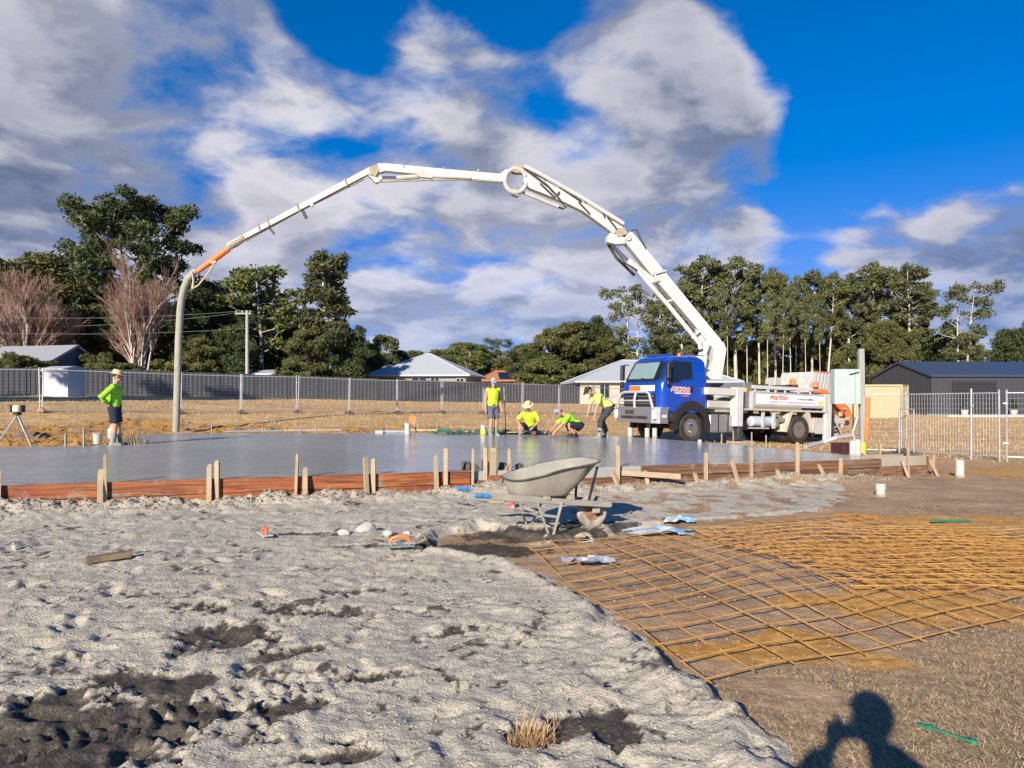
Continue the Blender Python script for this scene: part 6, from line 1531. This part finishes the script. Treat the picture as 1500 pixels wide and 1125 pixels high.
# low skyline behind the houses
gS = 'distant trees on the skyline behind the houses'
for k, px, yt, d, w in (('airy', 562, 488, 105, 1.2), ('denseB', 590, 515, 110, 1.2), ('airy', 610, 512, 115, 1.3), ('slimC', 640, 510, 130, 1.3), ('denseB', 668, 502, 120, 1.3), ('airy', 690, 500, 110, 1.3), ('fork', 738, 492, 108, 1.1), ('denseA', 712, 510, 125, 1.3), ('denseB', 765, 505, 118, 1.2), ('airy', 775, 500, 112, 1.1), ('denseA', 650, 520, 100, 1.1), ('denseB', 745, 525, 105, 1.0), ('denseA', 620, 528, 120, 1.3), ('denseB', 560, 515, 98, 1.0), ('denseA', 785, 510, 100, 1.0)): tree(k, px, yt, d, 'distant leafy tree on the skyline above the house roofs', gS, w)
for k, px, yt, d, w, lb in (('denseB', 812, 474, 88, 1.1, 'brownish dense tree over the little white-roofed shed'), ('denseA', 838, 478, 94, 1.0, 'dark dense tree between the brownish tree and the white roof'), ('denseA', 866, 466, 92, 1.1, 'tallest dark dense tree above the white roof'), ('denseB', 893, 490, 88, 1.0, 'dense olive tree just behind the blue cab roof'), ('bushB', 790, 532, 84, 1.3, 'bright green shrub at the foot of the brownish dense tree')): tree(k, px, yt, d, lb, None, w, 'bushy_tree' if k != 'bushB' else 'green_bush')
# right-hand row of tall gums
gR = 'row of tall slender gums behind the truck'
for k, px, yt, d, w, lb in (('slimC', 1000, 405, 84, .9, 'slender gum crossed by the lower boom section'), ('slimA', 1028, 366, 86, 1.1, 'tall full-crowned gum standing just behind the boom pedestal'), ('slimC', 1078, 366, 84, 1.0, 'tallest full-crowned gum behind the outrigger leg'), ('slimA', 1112, 380, 88, .8, 'tall gum behind the dark pump bay of the truck'),
        ('slimA', 1165, 396, 92, .8, 'tall gum rising behind the truck tray banner'), ('slimC', 1190, 386, 88, .8, 'tall gum rising behind the truck hopper'), ('slimC', 1245, 392, 86, .8, 'tall gum right behind the meter box'), ('slimB', 1276, 374, 90, .95, 'tall gum above the cream shipping container'), ('slimA', 1302, 382, 94, 1.05, 'tall gum above the charcoal shed gable'), ('slimC', 1330, 378, 86, 1.05, 'tall full gum above the near end of the charcoal roof'), ('slimA', 972, 425, 90, .95, 'slender gum partly behind the white boom and cab roof')):
    tree(k, px, yt, d, lb, None, w, 'slender_gum_tree')
for k, px, yt, d, w in (('slimB', 1052, 380, 90, .8), ('slimD', 1066, 410, 80, .6), ('slimD', 1094, 400, 84, .65), ('slimB', 1136, 386, 86, .85), ('slimD', 1147, 425, 80, .6), ('slimD', 1158, 412, 83, .6), ('slimB', 1212, 392, 84, .85), ('slimD', 1180, 418, 81, .55), ('slimB', 1228, 404, 92, .75), ('slimD', 1201, 425, 78, .55), ('slimD', 1124, 415, 79, .6), ('slimB', 1350, 408, 90, .8), ('slimD', 1262, 405, 88, .7), ('slimD', 1012, 405, 88, .7)): tree(k, px, yt, d, 'thin bare-stemmed gum with a small high crown behind the pump truck', gR, w, 'slender_gum_tree')
tree('fork', 928, 410, 76, 'pale forked gum with an airy crown beside the boom', wid=.95); tree('fork', 1412, 408, 80, 'lone pale forked gum rising behind the charcoal shed', wid=.95); tree('denseA', 1490, 474, 84, 'dark rounded tree beyond the end of the charcoal shed', wid=.9)
gU = 'understorey trees behind the tall gums'
_u = random.Random(31)
for i in range(17):
    px = 920 + i * 32 + _u.uniform(-8, 8); tree(_u.choice(('denseB', 'denseA', 'denseB', 'airy', 'slimC')), px, _u.uniform(478, 520), _u.uniform(100, 118), 'leafy understorey tree filling the gaps behind the tall gums', gU, _u.uniform(.9, 1.2))
for i in range(12):
    px = 1205 + i * 18 + _u.uniform(-6, 6); tree(_u.choice(('denseB', 'denseB', 'denseA')), px, _u.uniform(462, 515), _u.uniform(82, 92), 'bushy olive understorey tree among the gum trunks behind the shed', 'bushy trees behind the shed', .75)
for i in range(6):
    px = 1050 + i * 32 + _u.uniform(-7, 7); tree(_u.choice(('airy', 'denseB', 'airy', 'bushA')), px, _u.uniform(500, 540), _u.uniform(90, 95), 'young leafy sapling growing among the thin gum stems', 'saplings among the gum stems', _u.uniform(.45, .75), 'sapling_tree')
for i in range(9):
    px = 915 + i * 36 + _u.uniform(-8, 8); tree(_u.choice(('bushA', 'bushB', 'bushA')), px, _u.uniform(528, 546), _u.uniform(92, 97), 'low scrubby bush at the foot of the gum row', 'scrub below the gums', 1.1, 'scrub_bush')
for px, yt, d, k, lb in ((25, 520, 52, 'bushA', 'broad olive bush at the very end of the slate fence'), (60, 528, 54, 'bushA', 'olive bush in front of the grey-roofed cottage'), (140, 520, 58, 'bushA', 'dark bush between the cottage and the leafless tree'), (158, 532, 56, 'bushB', 'yellow-green bush below the leafless tree'), (247, 528, 58, 'bushB', 'yellow-green bush beside the delivery hose'), (195, 535, 60, 'bushA', 'low bush at the foot of the pale leafless tree'), (430, 530, 64, 'bushB', 'green bush at the foot of the olive bushy tree')):
    tree(k, px, yt, d, lb, None, 1.0, 'leafy_bush')
# trees beyond the left edge of the picture whose long shadows darken the slate fence
for i, (x, y, h, k) in enumerate(((-36.6, 18.2, 17, 'slimC'), (-33.5, 19.5, 16.5, 'slimA'), (-49, 9, 19, 'slimC'), (-35.5, 17.2, 15.5, 'slimC'), (-56, 8, 19, 'slimA'))):
    tree(k, 0, h, 0, 'gum standing beside the paddock well clear of the slab', 'gums beside the paddock', 1.5, world=(x, y))

# ------------------------------------------------------------------ people
M_skin = mat('bare skin', (.46, .25, .16), .55, var=.08); M_hiv = mat('hi-vis yellow cloth', (.52, .66, .03), .8, var=.10); M_hivg = mat('hi-vis lime cloth', (.30, .66, .03), .8, var=.12); M_hivp = mat('pale hi-vis cloth', (.58, .66, .18), .8, var=.08)  # M_skin is one plain skin tone
M_navy = mat('navy cloth', (.012, .016, .035), .85, var=.3); M_greyc = mat('grey shorts cloth', (.10, .10, .14), .85, var=.2); M_charc = mat('charcoal work trousers', (.035, .037, .045), .85, var=.3); M_boot = mat('muddy gumboot', (.24, .25, .21), .7, var=.3, dirt=CEMENT, damt=.6, dscale=9)
M_straw = mat('straw hat', (.62, .45, .26), .85, var=.12); M_hair = mat('dark hair', (.03, .02, .014), .8); M_eye = mat('eye', (.02, .015, .012), .2); M_capg = mat('grey cap cloth', (.30, .31, .38), .85); M_tape = mat('silver tape', (.7, .7, .72), .35)
def remesh(mb, name, m, vox, seed=0, wr=0.0, it=3):
    me = bpy.data.meshes.new(name); me.from_pydata([tuple(v) for v in mb.v], [], mb.f); o = bpy.data.objects.new(name, me); COL.objects.link(o)
    r = o.modifiers.new('r', 'REMESH'); r.mode = 'VOXEL'; r.voxel_size = vox
    s = o.modifiers.new('s', 'SMOOTH'); s.iterations = it; s.factor = .5
    dg = bpy.context.evaluated_depsgraph_get(); out = bpy.data.meshes.new_from_object(o.evaluated_get(dg), depsgraph=dg); bpy.data.objects.remove(o)
    if wr:
        n = len(out.vertices); co = np.empty(n * 3, np.float32); no = np.empty(n * 3, np.float32); out.vertices.foreach_get('co', co); out.vertices.foreach_get('normal', no); co = co.reshape(-1, 3); no = no.reshape(-1, 3)
        w = fbm(co[:, 0] + co[:, 1] * .7, co[:, 2] * .8 + co[:, 1] * .3, .09, 3, seed + 3); co += no * (w * wr)[:, None].astype(np.float32); out.vertices.foreach_set('co', co.ravel())
    out.materials.clear(); out.materials.append(m); out.shade_smooth(); return out
def person(label, loc, rz, J, top, bottom, boots, hat, sleeve='short', scale=1.0, vox=.015, trouser=False, tape=False, name='person'):
    """J: joints in the person's own frame, x to the right, y forward, z up"""
    T = thing(name, label, 'person', loc, rz); T.scale = (scale,) * 3
    V = lambda k: Vector(J[k]); side = (V('shR') - V('shL')).normalized(); pel, nek, hd = V('pelvis'), V('neck'), V('head')
    up = (nek - pel).normalized(); fw = up.cross(side).normalized() * -1
    if fw.y < 0 and abs(fw.y) > .3: fw = -fw
    hu = (hd - nek).normalized(); face = Vector(J['look']).normalized()
    b = MB()
    wst = pel.lerp(nek, .38) + fw * .01; cst = pel.lerp(nek, .74) + fw * .02
    b.tube([pel - up * .08, pel, wst, cst, nek - up * .06, nek], [(.13, .10), (.165, .115), (.142, .10), (.175, .118), (.14, .09), (.065, .06)], 16, side=side)
    b.tube([nek - hu * .04, nek + hu * .10], [.062, .058], 12)
    hc = nek + hu * .19 + face * .02; hx = face.cross(hu).normalized()
    HM = Matrix.Translation(hc) @ Matrix((( hx.x, face.x, hu.x, 0), (hx.y, face.y, hu.y, 0), (hx.z, face.z, hu.z, 0), (0, 0, 0, 1)))
    b.ball((0, -.01, .03), (.077, .095, .10), HM, 16, 12); b.ball((0, .03, -.055), (.058, .062, .065), HM, 14, 10); b.ball((0, .098, -.005), (.014, .022, .026), HM, 8, 6); b.ball((0, .088, -.055), (.026, .012, .010), HM, 8, 6)
    for s in (-1, 1): b.ball((s * .080, -.005, .0), (.014, .024, .034), HM, 8, 6)
    for s in 'LR':
        sg = -1 if s == 'L' else 1
        b.tube([V('sh' + s) - side * sg * .06, V('sh' + s), V('sh' + s).lerp(V('el' + s), .45), V('el' + s), V('el' + s).lerp(V('ha' + s), .35), V('ha' + s)], [.06, .060, .050, .042, .042, .028], 12)
        hip = pel + side * sg * .095 - up * .02
        b.tube([hip, hip.lerp(V('kn' + s), .35), V('kn' + s), V('kn' + s).lerp(V('an' + s), .3), V('an' + s)], [.095, .088, .060, .060, .042], 14)
        # foot
        f = (V('toe' + s) - V('an' + s)); b.tube([V('an' + s) - f * .25 - Vector((0, 0, .03)), V('an' + s) - Vector((0, 0, .03)) + f * .3, V('toe' + s)], [(.04, .04), (.045, .04), (.035, .022)], 10)
        # palm
        hd_ = Vector(J.get('hd' + s, (V('ha' + s) - V('el' + s)))).normalized(); b.tube([V('ha' + s), V('ha' + s) + hd_ * .04, V('ha' + s) + hd_ * .085], [(.028, .024), (.042, .018), (.040, .015)], 10, side=J.get('palm', fw))
    body = remesh(b, 'body', M_skin, vox, it=2)
    fg = MB()
    for s in 'LR':
        sg = -1 if s == 'L' else 1
        h = V('ha' + s); dr = Vector(J.get('hd' + s, (h - V('el' + s)))).normalized(); w = Vector(J.get('palm', fw)); w = (w - dr * w.dot(dr)).normalized(); c = dr.cross(w) * sg
        for k, L in enumerate((.070, .080, .075, .058)):
            p = h + dr * .078 + w * (.030 - .020 * k); q = p + dr * L * .5 + c * L * .12; e = q + dr * L * .38 + c * L * .35; fg.tube([p - dr * .02, p, q, e], [.009, .0095, .0088, .007], 6)
        p = h + dr * .03 + w * .038; fg.tube([p - w * .02, p + w * .018 + dr * .025, p + w * .022 + dr * .06 + c * .01], [.012, .011, .008], 6)
    bm = bmesh.new(); bm.from_mesh(body); me2 = bpy.data.meshes.new('f'); me2.from_pydata([tuple(v) for v in fg.v], [], fg.f); bm.from_mesh(me2); bm.to_mesh(body); bm.free(); body.shade_smooth()
    link('body', body, T)
    e = MB()
    for s in (-1, 1): e.ball((s * .033, .082, .028), .011, HM, 8, 6)
    e.build('eyes', M_eye, T)
    h = MB(); h.ball((0, -.022, .045), (.084, .094, .096), HM, 16, 10); h.build('hair', M_hair, T)
    # shirt
    c = MB(); g = .016
    c.tube([pel + up * .0, wst, cst, nek - up * .055, nek - up * .005], [(.180 + g, .130 + g), (.155 + g, .115 + g), (.180 + g, .125 + g), (.145 + g, .095 + g), (.075, .072)], 18, side=side)
    for s in 'LR':
        sg = -1 if s == 'L' else 1; q = {'none': .12, 'short': .85, 'long': 1.0}[sleeve]
        P = [V('sh' + s) - side * sg * .07, V('sh' + s), V('sh' + s).lerp(V('el' + s), q)]; rr = [.078, .080, .066]
        if sleeve == 'long': P += [V('el' + s).lerp(V('ha' + s), .35), V('el' + s).lerp(V('ha' + s), .92)]; rr += [.060, .046]
        c.tube(P, rr, 14)
    link('shirt', remesh(c, 'shirt', top, vox, 1, .012), T)
    if tape:
        t = MB(); k = pel.lerp(nek, .30); t.tube([k - up * .025, k + up * .025], [(.180, .140)] * 2, 18, side=side); t.build('reflective_band', M_tape, T)
    c = MB()
    c.tube([pel - up * .10, pel - up * .03, pel + up * .07], [(.150 + g, .125 + g), (.180 + g, .132 + g), (.172 + g, .124 + g)], 16, side=side)
    for s in 'LR':
        sg = -1 if s == 'L' else 1; hip = pel + side * sg * .095 - up * .02
        if trouser: c.tube([hip, hip.lerp(V('kn' + s), .4), V('kn' + s), V('kn' + s).lerp(V('an' + s), .75)], [.118, .110, .084, .070], 14)
        else: c.tube([hip, hip.lerp(V('kn' + s), .4), hip.lerp(V('kn' + s), .86)], [.118, .118, .108], 14)
    link('trousers' if trouser else 'shorts', remesh(c, 'legwear', bottom, vox, 2, .012), T)
    for s in 'LR':
        c = MB(); an, kn = V('an' + s), V('kn' + s); f = (V('toe' + s) - an); f.z = 0; f = f.normalized() if f.length > .02 else fw; k = .55 if boots is M_boot else .18
        c.tube([an.lerp(kn, k), an.lerp(kn, k * .5), an + Vector((0, 0, .0)), an - Vector((0, 0, .05))], [.078, .070, .062, .062], 12)
        tl = V('toe' + s); hl = an - f * .07; z0 = min(an.z, tl.z) - .05
        c.tube([Vector((hl.x, hl.y, an.z - .035)), an - Vector((0, 0, .03)) + f * .06, tl + f * .02], [(.050, .045), (.055, .050), (.045, .030)], 12)
        link('boot', remesh(c, 'boot', boots, .014, 3, .004), T)
    hm = MB()
    if hat[0] == 'brim': hm.lathe([(.175, .055), (.170, .048), (.105, .068), (.100, .10), (.088, .155), (.04, .17), (0, .165)], 22, HM @ Matrix.Translation((0, -.012, 0)) @ Matrix.Diagonal((.95, 1.1, 1, 1)))
    else:
        hm.ball((0, -.012, .065), (.091, .104, .085), HM, 16, 10); Mv = HM @ Matrix.Translation((0, .10, .058)) @ Matrix.Rotation(-.25, 4, 'X'); hm.prism([(-.075, -.03), (-.07, .05), (-.03, .085), (.03, .085), (.07, .05), (.075, -.03)], -.005, .005, Mv)
    hm.build('hat' if hat[0] == 'brim' else 'cap', hat[1], T)
    return T
def standing(**k):
    J = dict(pelvis=(0, 0, .93), neck=(0, .02, 1.46), head=(0, .04, 1.62), look=(0, 1, -.1), shL=(-.19, .01, 1.41), shR=(.19, .01, 1.41), elL=(-.25, -.02, 1.12), elR=(.25, -.02, 1.12), haL=(-.24, .08, .88), haR=(.24, .08, .88),
             knL=(-.10, .03, .50), knR=(.10, .03, .50), anL=(-.11, -.02, .09), anR=(.11, -.02, .09), toeL=(-.13, .15, .035), toeR=(.13, .15, .035)); J.update(k); return J
p = at(168, 653, .385); pz = max(gz(p.x, p.y), .37)
person('worker in lime hi-vis and navy shorts with hands on hips, wearing a straw hat', (p.x, p.y, pz), radians(-72), standing(haL=(-.20, -.10, 1.0), elL=(-.36, -.26, 1.14), haR=(.20, -.08, 1.0), elR=(.36, -.22, 1.14), hdL=(.6, .6, -.3), hdR=(-.6, .6, -.3), look=(-.1, 1, -.25), knL=(-.10, .05, .5), anL=(-.12, .06, .09), toeL=(-.14, .23, .035)), M_hivg, M_navy, M_boot, ('brim', M_straw), 'long', 1.02)
p = at(722, 637.5, .40)
person('standing worker in yellow singlet and grey shorts beside the yellow-wrapped pipe', (p.x, p.y, max(.36, gz(p.x, p.y))), radians(-150), standing(haL=(-.20, .16, .86), elL=(-.26, -.04, 1.12), haR=(.27, .05, .84), look=(.35, 1, -.35), knR=(.10, .08, .50), anR=(.12, .06, .09), toeR=(.15, .22, .035)), M_hiv, M_greyc, M_boot, ('cap', M_capg), 'none', 1.0)
p = at(776, 637, .40)
kneel = dict(pelvis=(0, -.10, .30), neck=(0, .12, .74), head=(0, .2, .9), look=(.15, .8, -.5), shL=(-.19, .10, .69), shR=(.19, .10, .69), elL=(-.36, .22, .46), elR=(.34, .26, .48), haL=(-.20, .40, .30), haR=(.16, .44, .32), knL=(-.20, .30, .10), knR=(.26, .30, .34), anL=(-.18, -.14, .09), anR=(.22, .22, .06), toeL=(-.18, -.28, .05), toeR=(.24, .38, .035))
person('kneeling worker in yellow vest and tan brimmed hat', (p.x, p.y + .05, max(.36, gz(p.x, p.y))), radians(165), kneel, M_hiv, M_navy, M_boot, ('brim', M_straw), 'short', 1.0)
p = at(838, 640, .40)
crouch = dict(pelvis=(0, -.20, .36), neck=(0, .20, .66), head=(0, .34, .74), look=(0, .9, -.6), shL=(-.19, .18, .62), shR=(.19, .18, .62), elL=(-.24, .38, .40), elR=(.24, .38, .40), haL=(-.16, .56, .20), haR=(.16, .58, .20), knL=(-.18, .20, .40), knR=(.18, .20, .40), anL=(-.14, -.06, .10), anR=(.14, -.06, .10), toeL=(-.15, .12, .035), toeR=(.15, .12, .035))
person('crouching worker in lime shirt and grey cap leaning to the slab edge', (p.x, p.y + .05, max(.36, gz(p.x, p.y))), radians(105), crouch, M_hivg, M_navy, M_black, ('cap', M_capg), 'short', 1.02)
p = at(881, 641, .40)
bend = dict(pelvis=(0, -.22, .92), neck=(0, .20, 1.26), head=(0, .34, 1.34), look=(0, .7, -.7), shL=(-.19, .17, 1.22), shR=(.19, .17, 1.22), elL=(-.22, .24, .94), elR=(.22, .24, .94), haL=(-.18, .30, .68), haR=(.18, .32, .70), hdL=(0, .2, -1), hdR=(0, .2, -1), knL=(-.13, .10, .52), knR=(.13, -.10, .50), anL=(-.14, .14, .10), anR=(.14, -.26, .10), toeL=(-.15, .31, .035), toeR=(.15, -.09, .035))
person('worker in pale hi-vis shirt and dark trousers bending beside the truck', (p.x, p.y, max(.34, gz(p.x, p.y))), radians(112), bend, M_hivp, M_charc, M_boot, ('cap', M_hair), 'short', 1.04, trouser=True)
# tools at the workers
p = at(741, 636, .4); T = thing('long_rake', 'long timber-handled concrete rake standing upright beside the yellow singlet', 'rake', (p.x, p.y + .25, .38))
mb = MB(); mb.tube([(0, 0, 0), (-.06, .02, 1.5)], .016, 7); mb.build('shaft', M_timber, T); mb = MB(); mb.box((0, 0, .02), (.45, .03, .09), bev=.004); mb.build('rake_head', M_galv, T)
# the photographer, standing behind the lens
pj = standing(pelvis=(0, -.42, .92), neck=(0, -.38, 1.46), head=(0, -.34, 1.62), look=(0, 1, -.15), shL=(-.20, -.38, 1.41), shR=(.20, -.38, 1.41), elL=(-.38, -.24, 1.22), elR=(.40, -.24, 1.22), haL=(-.10, -.07, 1.49), haR=(.10, -.07, 1.49), hdL=(.5, .35, .5), hdR=(-.5, .35, .5), palm=(0, .2, 1),
              knL=(-.11, -.40, .50), knR=(.11, -.40, .50), anL=(-.13, -.45, .09), anR=(.13, -.45, .09), toeL=(-.16, -.28, .035), toeR=(.16, -.28, .035))
for k in ('haL', 'haR'): pj[k] = (pj[k][0], -.12, 1.45)
person('person in dark clothes holding up a phone to take the picture', (.0, -.05, gz(0, -.4)), 0, pj, M_navy, M_charc, M_black, ('cap', M_navy), 'long', 1.06, trouser=True)
T = thing('phone', 'black phone held upright in the hands of the person in dark clothes', 'phone', (0, -.060, CZ)); mb = MB(); mb.box((0, 0, 0), (.158, .009, .076), bev=.003); mb.build('phone_body', M_black, T); mb = MB(); mb.lathe([(.010, 0), (.010, .002), (0, .002)], 12, Matrix.Translation((0, .0045, 0)) @ Matrix.Rotation(-pi / 2, 4, 'X')); mb.build('lens', M_glass, T)
